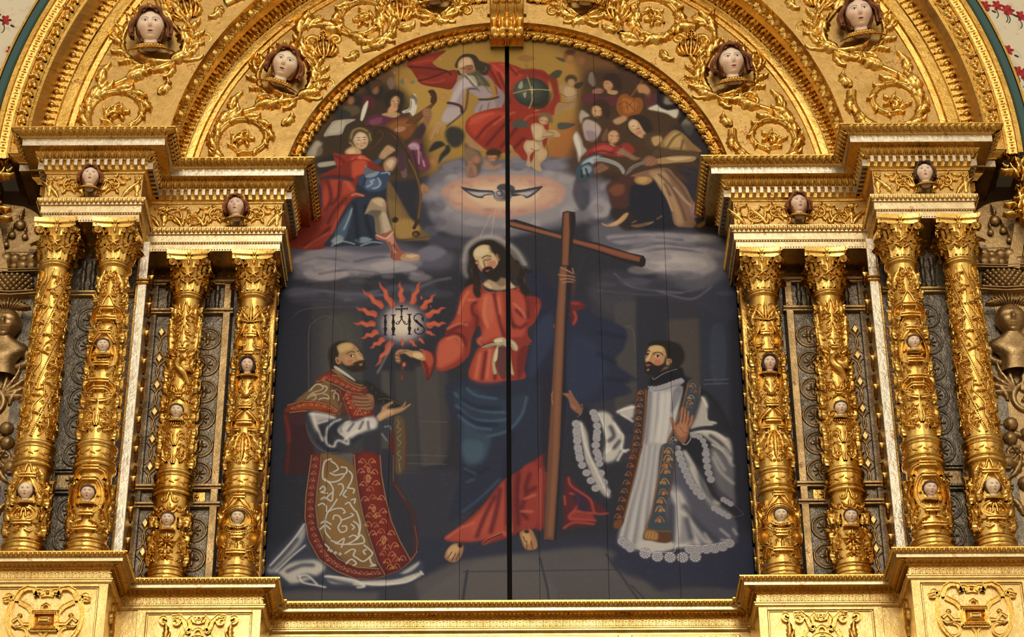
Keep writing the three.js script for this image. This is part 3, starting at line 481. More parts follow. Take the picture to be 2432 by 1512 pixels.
    for (let b = -3; b < 7; b++) {
      const line = (o, n = 46) => Array.from({ length: n }, (_, k) => { const t = k / (n - 1), v = lerp(RING1 + 0.05, NECK - 0.05, t); return [-0.62 + b * 0.147 + o + (v - RING1) * 0.31, v]; }).filter(([u]) => Math.abs(u) < 0.3);
      const p = line(0); if (p.length < 6) continue;
      bands.push(strap(p, 0.013, 0.012)); for (let k = 0; k < p.length - 1; k++) for (const f of [0, 0.5]) bands.push(move(ball(0.0058, 1.2, 5), lerp(p[k][0], p[k + 1][0], f), lerp(p[k][1], p[k + 1][1], f), 0.009));
      const w = line(0.074).map(([u, v]) => [u + 0.022 * Math.sin(v * 26 + b), v]); if (w.length < 6) continue;
      vines.push(strand(w, 0.008, 1.3, 4));
      for (let k = 2; k < w.length - 2; k += 4) { const q = k % 8 < 4 ? 1 : -1; vines.push(leaf(w[k][0], w[k][1], 72 + q * 60, 0.085, 0.022, 0.026, q * 80, 3), strand(spiralPts(w[k][0] - q * 0.02, w[k][1] + 0.02, 0.022, 0.006, 270, q * 420, 14), 0.006, 1.3, 4), move(ball(0.01, 1.1, 6), w[k][0] - q * 0.02, w[k][1] + 0.02)); }
    }
    return {
      beaded_spiral_bands: bands, spiral_vine: vines,
      lower_strapwork: [volutePair(0.71, 0.026, 0.05, -1), strapBar(0.655, 0.05, 0.034), both((q) => [strap(curvePts([[q * 0.03, 0.64], [q * 0.055, 0.58], [q * 0.08, 0.52]], 8), 0.012, 0.022), leaf(q * 0.11, 0.62, 90, 0.13, 0.035, 0.03, q * 60, 4), leaf(q * 0.1, 0.42, 90 - q * 20, 0.13, 0.04, 0.032, q * 100, 4), leaf(q * 0.13, 0.3, 90, 0.12, 0.03, 0.03, q * -60, 3), strap(arcPts(0, 0.33, 0.075, 90 - q * 20, 90 - q * 165, 12, 0.06), 0.014, 0.024)]), volutePair(0.325, 0.026, 0.04, -1), strapBar(0.255, 0.05, 0.034), Array.from({ length: 7 }, (_, k) => leaf((k - 3) * 0.018, 0.4, -90 + (k - 3) * 14, 0.05, 0.012, 0.02, 0, 2)), both((q) => strap([[q * 0.02, 0.21], [q * 0.05, 0.19], [q * 0.08, 0.215]], 0.01, 0.02)), sideLeaves(0.2, 0.66, 4, 0.18)],
      heads: [[0.52, 0.0, 0.13, 'bald']],
    };
  },
};
// a long-tailed bird clinging to the shaft, u/v plane
function birdShape(s) {
  const o = [strand(curvePts([[-0.018 * s, 2.0], [-0.03 * s, 1.955], [-0.012 * s, 1.9], [0.02 * s, 1.86], [0.045 * s, 1.82], [0.075 * s, 1.76]], 22), (t) => 0.036 * Math.pow(Math.sin(Math.PI * clamp(0.2 + 0.55 * t)), 1.1) * (t > 0.55 ? lerp(1, 0.55, (t - 0.55) / 0.45) : 1) + 0.006, 1.1, 8)];
  o.push(move(ball(0.027, 1.3, 9), 0.0, 2.0, 0.004), leaf(0.018 * s, 2.0, s > 0 ? -40 : 220, 0.03, 0.009, 0.03, 0, 1), move(ball(0.005, 1.4, 5), 0.008 * s, 2.006, 0.034));
  for (let k = 0; k < 4; k++) o.push(leaf(-0.012 * s + k * 0.008 * s, 1.96 - k * 0.008, s > 0 ? -62 + k * 6 : 242 - k * 6, 0.12, 0.014, 0.042, 0, 1));
  for (const q of [0, 1]) o.push(strand([[0.0 + q * 0.02 * s, 1.87 - q * 0.01], [-0.012 * s + q * 0.02 * s, 1.835], [0.0, 1.825]], 0.006, 1.2, 4));
  return o;
}
function column(s, x, z, kind, label) {
  const t = thing('column', label, 'column', undefined, [s * x, 0.005, z]);
  columnBody(t); capital(t);
  const d = designs[kind]();
  for (const [name, gs] of Object.entries(d)) {
    if (name === 'heads') continue;
    const list = (gs === 'bird' ? birdShape(1) : gs).flat(4);
    toMesh(name, list.map((g) => bend(s < 0 && kind === 'vine' ? g : s > 0 && kind === 'vine' ? scaled(g, -1, 1, 1) : g, onShaft)), M.gold, t);
  }
  // small tendrils and buds filling the ground between the main motifs
  const fill = []; seed = 31 + Math.round(x * 100);
  for (let v = 0.2; v < 2.55; v += 0.062) {
    if (v > 0.68 && v < 1.03) continue;
    for (const u of [0.035 + 0.03 * rnd(), 0.1 + 0.03 * rnd(), 0.165 + 0.02 * rnd(), 0.225]) { if (d.heads.some(([hv]) => Math.abs(hv - v) < 0.09 && u < 0.09)) continue; const r = 0.016 + 0.012 * rnd(), a0 = rnd() * 360, w = rnd() > 0.5 ? 1 : -1, ld = rnd() * 360; for (const q of [-1, 1]) fill.push(strand(spiralPts(q * u, v, r, r * 0.25, q > 0 ? a0 : 180 - a0, q * w * 420, 12), 0.0055, 1.5, 3), leaf(q * u, v, q > 0 ? ld : 180 - ld, 0.05, 0.013, 0.018, q * w * 60, 2)); }
  }
  toMesh('fine_tendrils', fill.map((g) => bend(g, onShaft)), M.gold, t);
  for (const [v, u, h, hair] of d.heads) cherub(t, [0, v, shaftR(v) + 0.022], h, [0.2, (rnd() - 0.5) * 0.2, (rnd() - 0.5) * 0.08], hair);
  return t;
}

// ---------- carved and painted heads ----------
function faceTexture(v) {
  const S = 512, c = document.createElement('canvas'); c.width = c.height = S; const g = c.getContext('2d');
  const X = (x) => S / 2 + x * S / 1.2, Y = (y) => S / 2 - y * S / 1.2, W = (w) => w * S / 1.2;
  g.fillStyle = v.skin; g.fillRect(0, 0, S, S);
  const soft = (x, y, r, col) => { const q = g.createRadialGradient(X(x), Y(y), 0, X(x), Y(y), W(r)); q.addColorStop(0, col); q.addColorStop(1, col.replace(/[\d.]+\)$/, '0)')); g.fillStyle = q; g.fillRect(0, 0, S, S); };
  for (const q of [-1, 1]) soft(q * 0.2, -0.12, 0.17, 'rgba(226,130,96,0.28)');
  soft(0, -0.4, 0.12, 'rgba(226,130,110,0.22)'); soft(0, -0.1, 0.07, 'rgba(226,120,100,0.25)');
  for (const q of [-1, 1]) {
    const ex = q * 0.155, ey = 0.06;
    g.fillStyle = '#efe6dc'; g.beginPath(); g.ellipse(X(ex), Y(ey), W(0.068), W(0.034), 0, 0, 7); g.fill();
    g.fillStyle = v.iris; g.beginPath(); g.arc(X(ex + 0.006), Y(ey + 0.004), W(0.031), 0, 7); g.fill();
    g.fillStyle = '#0c0806'; g.beginPath(); g.arc(X(ex + 0.006), Y(ey + 0.004), W(0.016), 0, 7); g.fill();
    g.strokeStyle = '#2e1a10'; g.lineWidth = W(0.014); g.lineCap = 'round'; g.beginPath(); g.ellipse(X(ex), Y(ey), W(0.074), W(0.042), 0, Math.PI * 1.02, Math.PI * 1.98); g.stroke();
    g.strokeStyle = 'rgba(120,66,50,0.6)'; g.lineWidth = W(0.008); g.beginPath(); g.ellipse(X(ex), Y(ey), W(0.07), W(0.038), 0, 0.2, Math.PI - 0.2); g.stroke();
    g.strokeStyle = v.brow; g.lineWidth = W(0.016); g.beginPath(); g.ellipse(X(ex + q * 0.01), Y(0.09), W(0.115), W(0.075), 0, Math.PI * 1.12, Math.PI * 1.88); g.stroke();
    g.fillStyle = 'rgba(110,40,30,0.8)'; g.beginPath(); g.ellipse(X(q * 0.03), Y(-0.155), W(0.014), W(0.01), 0, 0, 7); g.fill();
  }
  g.fillStyle = v.lip; g.beginPath(); g.moveTo(X(-0.085), Y(-0.265)); g.quadraticCurveTo(X(-0.03), Y(-0.235), X(0), Y(-0.248)); g.quadraticCurveTo(X(0.03), Y(-0.235), X(0.085), Y(-0.265)); g.quadraticCurveTo(X(0), Y(-0.33), X(-0.085), Y(-0.265)); g.fill();
  g.strokeStyle = 'rgba(70,14,12,0.85)'; g.lineWidth = W(0.012); g.beginPath(); g.moveTo(X(-0.08), Y(-0.266)); g.quadraticCurveTo(X(0), Y(-0.276), X(0.08), Y(-0.266)); g.stroke();
  const t = new THREE.CanvasTexture(c); t.colorSpace = THREE.SRGBColorSpace; return t;
}
const faceMats = [['#f6e0bc', '#4a2c18', '#3a2012', '#b8463c'], ['#f4dabc', '#33241c', '#2c1a12', '#c05a50'], ['#efd0b4', '#2a1c16', '#33200f', '#b25248']].map(([skin, iris, brow, lip]) => new THREE.MeshPhysicalMaterial({ map: faceTexture({ skin, iris, brow, lip }), roughness: 0.42, clearcoat: 0.25, clearcoatRoughness: 0.35 }));
const hairTone = (a, b) => new THREE.MeshStandardMaterial({ map: rep(noiseTex(256, [[8, 0.6], [40, 0.7], [110, 0.5]], 0, 1, true, (t) => mixc(a, b, t)), 6), roughness: 0.55 });
const hairMats = { red: hairTone([0.38, 0.21, 0.11], [0.58, 0.36, 0.2]), auburn: hairTone([0.46, 0.25, 0.11], [0.66, 0.40, 0.2]), short: hairTone([0.27, 0.17, 0.1], [0.42, 0.28, 0.17]), dark: hairTone([0.16, 0.1, 0.07], [0.28, 0.18, 0.12]), bald: hairTone([0.32, 0.2, 0.14], [0.45, 0.3, 0.22]), brown: hairTone([0.28, 0.16, 0.08], [0.42, 0.26, 0.14]) };
const gau = (x, y, cx, cy, sx, sy) => Math.exp(-((x - cx) ** 2) / (2 * sx * sx) - ((y - cy) ** 2) / (2 * sy * sy));
// face height 1, looking along +z, centre of the head at 0
function facePoint(a, b) {            // a: -1..1 across, b: -1..1 up, wrapped round the front and sides
  const th = a * 1.75, ph = b * 1.45;
  let x = Math.sin(th) * Math.cos(ph), y = Math.sin(ph), z = Math.cos(th) * Math.cos(ph);
  const jaw = 1 - 0.26 * sstep(0.0, -0.95, y);
  x *= 0.43 * jaw; y *= 0.52; z *= 0.44 * (1 - 0.12 * sstep(-0.2, -0.9, y));
  if (z > 0) {
    const f = sstep(0, 0.2, z);
    z += f * (0.095 * gau(x, y, 0, -0.10, 0.042, 0.07) + 0.05 * gau(x, y, 0, 0.0, 0.028, 0.09) - 0.045 * (gau(x, y, -0.15, 0.06, 0.075, 0.045) + gau(x, y, 0.15, 0.06, 0.075, 0.045)) + 0.026 * (gau(x, y, -0.155, 0.055, 0.05, 0.026) + gau(x, y, 0.155, 0.055, 0.05, 0.026))
      + 0.03 * (gau(x, y, -0.2, -0.12, 0.09, 0.09) + gau(x, y, 0.2, -0.12, 0.09, 0.09)) + 0.034 * gau(x, y, 0, -0.25, 0.06, 0.022) + 0.026 * gau(x, y, 0, -0.3, 0.055, 0.02) - 0.02 * gau(x, y, 0, -0.272, 0.08, 0.008) - 0.02 * gau(x, y, 0, -0.35, 0.08, 0.02) + 0.045 * gau(x, y, 0, -0.43, 0.075, 0.055) + 0.02 * gau(x, y, 0, 0.13, 0.2, 0.04) - 0.012 * gau(x, y, 0, -0.19, 0.02, 0.03));
  }
  return [x, y, z];
}
function faceGeo() {
  const g = grid(44, 52, (u, v) => facePoint(u * 2 - 1, v * 2 - 1));
  const neck = grid(16, 3, (u, v) => { const a = u * 2 * Math.PI, r = lerp(0.23, 0.19, v); return [r * Math.sin(a), lerp(-0.70, -0.34, v), r * Math.cos(a) - 0.03]; });
  for (const q of [g, neck]) { q.uv = []; for (let k = 0; k < q.p.length; k += 3) q.uv.push(0.5 + q.p[k] / 1.2, q === neck ? 0.06 : 0.5 + q.p[k + 1] / 1.2); }
  return [g, neck];
}
const FACE = faceGeo();
const tube3 = (pts, rad, n = 6) => {        // round tube through 3-D points
  const c = new THREE.CatmullRomCurve3(pts.map((p) => new THREE.Vector3(...p))), m = 14, P = c.getPoints(m), fr = c.computeFrenetFrames(m);
  return grid(n, m, (u, v) => { const k = Math.round(v * m), a = -u * 2 * Math.PI, r = rad(v), q = P[k], N = fr.normals[k], B = fr.binormals[k]; return [q.x + r * (N.x * Math.cos(a) + B.x * Math.sin(a)), q.y + r * (N.y * Math.cos(a) + B.y * Math.sin(a)), q.z + r * (N.z * Math.cos(a) + B.z * Math.sin(a))]; });
};
function hairGeo(style) {
  const o = []; seed = 1234;
  const cap = (fx, fy, fz, low, front) => grid(30, 18, (u, v) => { const a = (u * 2 - 1) * Math.PI, b = lerp(low, Math.PI / 2, v), f = 1 + 0.03 * Math.sin(a * 22 + v * 5); let x = Math.sin(a) * Math.cos(b) * fx * f, y = Math.sin(b) * fy, z = Math.cos(a) * Math.cos(b) * fz * f; const lim = front(x, y); if (z > lim) z = lim; return [x, y, z - 0.04]; });
  if (style === 'red' || style === 'auburn' || style === 'brown') {
    const wide = style === 'brown' ? 0.52 : 0.62;
    o.push(cap(0.46, 0.60, 0.50, -0.9, (x, y) => y > 0.36 ? 0.45 : Math.abs(x) > 0.33 ? 0.2 : 0.02));
    for (const q of [-1, 1]) for (let k = 0; k < 24; k++) {        // wavy locks from the parting out to the jaw
      const t = k / 23, z0 = lerp(0.38, -0.30, t), out = wide * (0.9 + 0.2 * rnd()), yb = lerp(-0.30, -0.42, rnd());
      const pts = [[q * 0.03, 0.50 + 0.08 * Math.sin(t * 3), z0 * 0.9 + 0.06], [q * 0.24, 0.46 + 0.05 * Math.sin(t * 3), z0 * 0.95 + 0.05], [q * (0.40 + 0.02 * rnd()), 0.25, z0 * 0.72], [q * out * 0.86, 0.05, z0 * 0.62 + 0.04 * rnd()], [q * out, -0.14, z0 * 0.6 - 0.03], [q * out * 0.86, yb, z0 * 0.55 + 0.05]];
      const w = []; for (let m = 0; m < pts.length; m++) w.push([pts[m][0] + q * 0.03 * (m % 2 ? 1 : -1) * (m > 1), pts[m][1] + 0.03 * (rnd() - 0.5), pts[m][2] + 0.02 * (m % 2 ? 1 : -1)]);
      o.push(tube3(w, (v) => 0.052 * (0.6 + 0.4 * Math.sin(Math.PI * clamp(v * 0.85 + 0.15))) * (1 + 0.22 * Math.sin(v * 30 + k)), 6));
    }
    for (let k = 0; k < 7; k++) { const t = k / 6 * 2 - 1; o.push(tube3([[t * 0.16, 0.34 + 0.09 * (1 - t * t), 0.36], [t * 0.26, 0.48, 0.28], [t * 0.3, 0.54, 0.05], [t * 0.3, 0.4, -0.3]], (v) => 0.06 * (0.5 + 0.5 * Math.sin(Math.PI * (0.2 + 0.7 * v))), 6)); }
  } else if (style === 'short') {
    o.push(cap(0.46, 0.58, 0.48, -0.35, (x, y) => y > 0.36 ? 0.45 : y > 0.16 ? (Math.abs(x) > 0.38 ? 0.22 : 0.06) : -0.04));
    for (let k = 0; k < 13; k++) { const t = k / 12 * 2 - 1; o.push(tube3([[t * 0.36, 0.33 - 0.12 * t * t, 0.36 - 0.2 * t * t], [t * 0.38, 0.45 - 0.08 * t * t, 0.3 - 0.2 * t * t], [t * 0.36, 0.54 - 0.1 * t * t, 0.05], [t * 0.3, 0.4, -0.3]], (v) => 0.055 * (0.6 + 0.4 * Math.sin(v * 9)), 6)); }
    for (const q of [-1, 1]) for (let k = 0; k < 4; k++) o.push(tube3([[q * 0.38, 0.32, 0.12 - k * 0.1], [q * 0.45, 0.2, 0.08 - k * 0.1], [q * 0.45, 0.08, 0.05 - k * 0.1], [q * 0.42, -0.04, 0.0 - k * 0.1]], (v) => 0.055 * (1 - 0.4 * v), 6));
  } else if (style === 'dark') {
    o.push(cap(0.46, 0.58, 0.5, -1.2, (x, y) => y > 0.36 ? 0.45 : Math.abs(x) > 0.34 ? 0.26 : 0.02));
    for (const q of [-1, 1]) for (let k = 0; k < 6; k++) o.push(tube3([[q * 0.05, 0.5, 0.34 - k * 0.12], [q * 0.3, 0.42, 0.32 - k * 0.12], [q * 0.45, 0.15, 0.26 - k * 0.1], [q * 0.46, -0.15, 0.2 - k * 0.08], [q * 0.4, -0.42, 0.15 - k * 0.06]], () => 0.075, 6));
  } else {
    o.push(cap(0.44, 0.55, 0.46, -0.6, (x, y) => Math.abs(x) > 0.35 ? 0.14 : -0.02));
    for (const q of [-1, 1]) for (let k = 0; k < 4; k++) o.push(tube3([[q * 0.36, 0.3, 0.0 - k * 0.08], [q * 0.43, 0.12, 0.06 - k * 0.08], [q * 0.42, -0.06, 0.06 - k * 0.08], [q * 0.38, -0.2, 0.04 - k * 0.08]], () => 0.055, 6));
  }
  return o;
}
const headProtos = {}; let headNo = 0;
// collars: scalloped leaves with a string of beads
const collarGeo = (() => {
  const o = [];
  for (let k = 0; k < 13; k++) { const a = (k - 6) * 0.23; o.push(bend(leaf(0, 0, -90, 0.42, 0.13, 0.1, 0, 2), (x, y, z) => [(0.22 - y * 1.0) * Math.sin(a) * 1.15 + x * Math.cos(a), -0.61 + y * 0.5, (0.22 - y * 0.5) * Math.cos(a) - x * Math.sin(a) + z - 0.08])); if (k < 12) { const b = a + 0.115; o.push(bend(ball(0.075, 1, 8), (x, y, z) => [0.42 * Math.sin(b) + x, -0.66 + y, 0.27 * Math.cos(b) + z - 0.04])); } }
  o.push(grid(16, 4, (u, v) => { const a = (u * 2 - 1) * 1.7, r = lerp(0.16, 0.5, v); return [r * Math.sin(a) * 1.15, -0.57 - 0.2 * v, r * 0.66 * Math.cos(a) - 0.1]; }));
  return o;
})();
function cherub(parent, at, h, rot, style, opts = {}) {
  const mat = faceMats[headNo++ % faceMats.length];
  const proto = headProtos[style] ??= { face: toMesh('carved_head', FACE, faceMats[0]), hair: toMesh('hair', hairGeo(style), hairMats[style]), collar: toMesh('collar', collarGeo, M.gold) };
  const f = proto.face.clone(); f.material = mat; f.name = 'carved_head'; f.position.set(...at); f.rotation.set(rot[0], rot[1], rot[2], 'ZYX'); f.scale.setScalar(h); f.userData = { label: `painted wooden head with ${ { red: 'wavy red-brown', auburn: 'wavy auburn', brown: 'brown', short: 'short brown', dark: 'smooth dark', bald: 'receding brown' }[style]} hair` };
  f.add(proto.hair.clone()); if (!opts.bare) f.add(proto.collar.clone());
  parent.add(f); return f;
}

// ---------- placing columns and frieze heads ----------
for (const s of [-1, 1]) {
  const w = where(s);
  column(s, 3.683, 0.945, 'vine', `gilded column wound with beaded spiral bands ${w}`);
  column(s, 3.207, 0.945, 'wreath', `gilded column with laurel wreath at top ${w}`);
  column(s, 2.662, 0.459, 'bird', `gilded column with carved long-tailed bird ${w}`);
  column(s, 2.117, 0.459, 'cartouche', `gilded column with beaded oval cartouche ${w}`);
  const eo = ents['outer' + s], ei = ents['inner' + s];
  cherub(eo.t, [eo.hx, 3.445, eo.zf + 0.075], 0.165, [0.05, 0.12 * -s, 0.02 * s], s < 0 ? 'auburn' : 'brown');
  cherub(ei.t, [ei.hx, 3.445, ei.zf + 0.075], 0.17, [0.05, 0.1 * s, 0.03], 'auburn');
}

// ---------- boarded backs behind the columns ----------
const ringFlower = (x, y, r, n) => [strand(arcPts(x, y, r, 0, 360, 26), 0.0115, 1.2, 4), strand(arcPts(x, y, r * 0.76, 0, 360, 22), 0.006, 1.2, 3), ...rosette(x, y, r * 0.6, n, 0.018)];
const lozenge = (x, y, w, h) => { const p = [[w, 0], [0, h], [-w, 0], [0, -h]]; const o = [{ p: p.flatMap(([a, b]) => [x + a * 0.62, y + b * 0.62, 0.02]), i: [0, 1, 2, 0, 2, 3] }]; for (let k = 0; k < 4; k++) { const a = p[k], b = p[(k + 1) % 4]; o.push({ p: [x + a[0], y + a[1], 0, x + b[0], y + b[1], 0, x + b[0] * 0.62, y + b[1] * 0.62, 0.02, x + a[0] * 0.62, y + a[1] * 0.62, 0.02], i: [0, 1, 2, 0, 2, 3] }); } return o; };
for (const s of [-1, 1]) {
  const X = (a, b) => s > 0 ? [a, b] : [-b, -a], F = (g) => s > 0 ? g : scaled(g, -1, 1, 1), put = (gs, z) => gs.flat(3).map((g) => F(move(g, 0, 0, z)));
  const t = thing('niche_back', `tarnished back board with rings and lozenges ${where(s)}`, 'panel');
  const z = 0.2;
  toMesh('back_board', box(...X(1.95, 3.03), -0.02, 3.05, 0.02, z), M.tarnish, t);
  toMesh('edge_strip', [chbox(...X(2.955, 3.03), -0.0, 3.0, z, z + 0.03, 0.006)], M.tarnish, t, { label: 'tarnished grey edge strip' });
  for (const [x0, x1] of [[2.335, 2.40]]) toMesh('pilaster_strip', [chbox(...X(x0, x1), 0, 2.98, z, z + 0.045, 0.005)], M.dull, t, { label: 'pale worn pilaster strip' });
  toMesh('dark_strip', box(...X(2.318, 2.334), 0, 3.0, z - 0.02, z + 0.001), M.dark, t);  // near-black strip on the back board beside the pilaster strip
  for (const y of [2.685, 1.02, 0.86, 2.97]) toMesh('crossbar', [chbox(...X(2.31, 3.03), y - 0.013, y + 0.013, z, z + 0.06, 0.005), chbox(...X(2.31, 3.03), y - 0.033, y - 0.014, z, z + 0.045, 0.004)], M.dull, t);
  toMesh('rosette_block', put([chbox(2.44, 2.62, 0.885, 0.98, 0, 0.01, 0.004)], z), M.gold, t); for (const x of [2.53, 2.85]) toMesh('rosette', put(rosette(x, 0.93, 0.04, 6), z + 0.008), M.gold, t);
  for (const x of [2.46, 2.54, 2.62, 2.74, 2.86]) toMesh('baluster', put([grid(8, 8, (u, v) => { const a = Math.PI * (1 - u), r = 0.03 * (0.55 + 0.45 * Math.abs(Math.cos(v * 6))); return [x + r * Math.cos(a), 2.71 + v * 0.24, z + r * Math.sin(a)]; })], 0), M.tarnish, t);
  for (let k = 0; k < 10; k++) {
    const y = 0.13 + k * 0.255; if (Math.abs(y - 0.93) < 0.1) continue;
    toMesh('ring_flower', put(ringFlower(2.515, y, 0.102, k % 2 ? 4 : 8), z), M.dull, t);
    toMesh('lozenge', put(lozenge(2.905, y + 0.06, 0.034, 0.058), z), M.pale, t);
    for (const a of [arcPts(2.80, y - 0.065, 0.12, -75, 75, 12), arcPts(3.02, y - 0.065, 0.12, 105, 255, 12), arcPts(2.6, y, 0.09, 90, 270, 10)]) toMesh('interlace', put([strand(a, 0.01, 1.2, 4)], z), M.dull, t);
    toMesh('outer_ring', put([strand(arcPts(2.26, y, 0.06, -90, 90, 10, 0.11).map(([a, b]) => [4.49 - a, b]), 0.01, 1.2, 4), ...rosette(2.26, y, 0.035, 5)], z), M.tarnish, t);
  }
  toMesh('jamb', [chbox(...X(1.95, 2.03), 0, 3.05, 0.02, 0.3, 0.008)], M.gold, t, { label: 'gilded jamb beside the painting' });
  toMesh('jamb_leaves', Array.from({ length: 24 }, (_, k) => F(bend(leaf(0, k * 0.125, 90, 0.12, 0.03, 0.018, k % 2 ? 40 : -40, 3), (x, y, q) => [1.955 - q, y + 0.02, 0.16 + x]))), M.gold, t);
  // outer bay
  const t2 = thing('niche_back', `dark silvered back board between outer columns ${where(s)}`, 'panel'), zo = 0.63;
  toMesh('back_board', box(...X(3.06, 4.0), -0.02, 3.05, 0.3, zo), M.tarnish, t2);
  for (let k = 0; k < 10; k++) { const y = 0.1 + k * 0.25; if (Math.abs(y - 0.85) < 0.1) continue; toMesh('ring_flower', put(ringFlower(3.42, y, 0.112, k % 2 ? 6 : 9), zo), M.tarnish, t2); }
  toMesh('rosette_block', put([chbox(3.3, 3.56, 0.79, 0.93, zo, zo + 0.012, 0.005), ...rosette(3.44, 0.86, 0.045, 6).map((g) => move(g, 0, 0, zo + 0.01))], 0), M.dull, t2);
  for (const y of [2.6, 0.95, 0.77]) toMesh('crossbar', [chbox(...X(3.08, 3.95), y - 0.012, y + 0.012, zo, zo + 0.05, 0.005), chbox(...X(3.08, 3.95), y - 0.034, y - 0.015, zo, zo + 0.036, 0.004)], y > 2 ? M.pale : M.tarnish, t2);
  for (const x of [3.36, 3.44, 3.52]) toMesh('baluster', put([grid(8, 8, (u, v) => { const a = Math.PI * (1 - u), r = 0.03 * (0.55 + 0.45 * Math.abs(Math.cos(v * 6))); return [x + r * Math.cos(a), 2.63 + v * 0.28, zo + r * Math.sin(a)]; })], 0), M.tarnish, t2);
  // pier between the bays: pale front strip, gilded side
  const t3 = thing('pier', `narrow pier with worn silvered front strip ${where(s)}`, 'pier');
  toMesh('body', [box(...X(2.975, 3.06), -0.02, 3.05, 0.2, 0.735)], M.gold, t3);
  toMesh('front_strip', [chbox(...X(2.97, 3.045), 0, 3.04, 0.735, 0.75, 0.004)], M.silver, t3, { label: 'worn silver-gilt front strip' });
  toMesh('capital_bead', [chbox(...X(2.955, 3.06), 2.62, 2.645, 0.72, 0.768, 0.008), chbox(...X(2.95, 3.06), 2.65, 2.664, 0.72, 0.775, 0.006)], M.gold, t3);
  toMesh('side_leaves', Array.from({ length: 22 }, (_, k) => F(bend(leaf(0, k * 0.135, 90, 0.13, 0.05, 0.02, k % 2 ? 50 : -50, 3), (x, y, q) => [2.976 - q, y + 0.02, 0.5 + x]))), M.gold, t3);
}

// ---------- arches ----------
const YC = 3.83;
const onArch = (z0, r0 = 0) => (a, r, h) => [r * Math.cos(a), YC + r * Math.sin(a), z0 + h];
// flat motif space: x along the arc (metres at radius rm, counted from angle a0), y radial
const archMap = (a0, rm, z0, dir = 1) => (x, y, h) => { const a = a0 - dir * x / rm, r = y; return [r * Math.cos(a), YC + r * Math.sin(a), z0 + h]; };
const ringBand = (r0, z0, r1, z1, a0 = -0.4, a1 = 180.4, n = 150) => flipped(grid(n, 1, (u, v) => { const a = lerp(a0, a1, u) * RAD, r = v > 0.5 ? r1 : r0; return [r * Math.cos(a), YC + r * Math.sin(a), v > 0.5 ? z1 : z0]; }));
const ringProfile = (pts, a0, a1, n) => pts.slice(1).map((p, k) => ringBand(...pts[k], ...p, a0, a1, n));
function archMotifs(a0, a1, step, r, z, make) { const o = []; for (let a = a0, k = 0; a <= a1; a += step, k++) for (const g of [make(k)].flat(3)) o.push(bend(g, (x, y, h) => { const b = a * RAD - x / r, rr = r + y; return [rr * Math.cos(b), YC + rr * Math.sin(b), z + h]; })); return o; }
const foliageKnob = (k, w, h) => [leaf(-w * 0.45, -h * 0.3, 35, w, h * 0.34, 0.03, k % 2 ? 60 : -40, 3), leaf(w * 0.05, h * 0.15, 160, w * 0.7, h * 0.26, 0.035, k % 2 ? -70 : 60, 3), move(ball(h * 0.22, 1.1, 6), 0, 0, 0.01)];
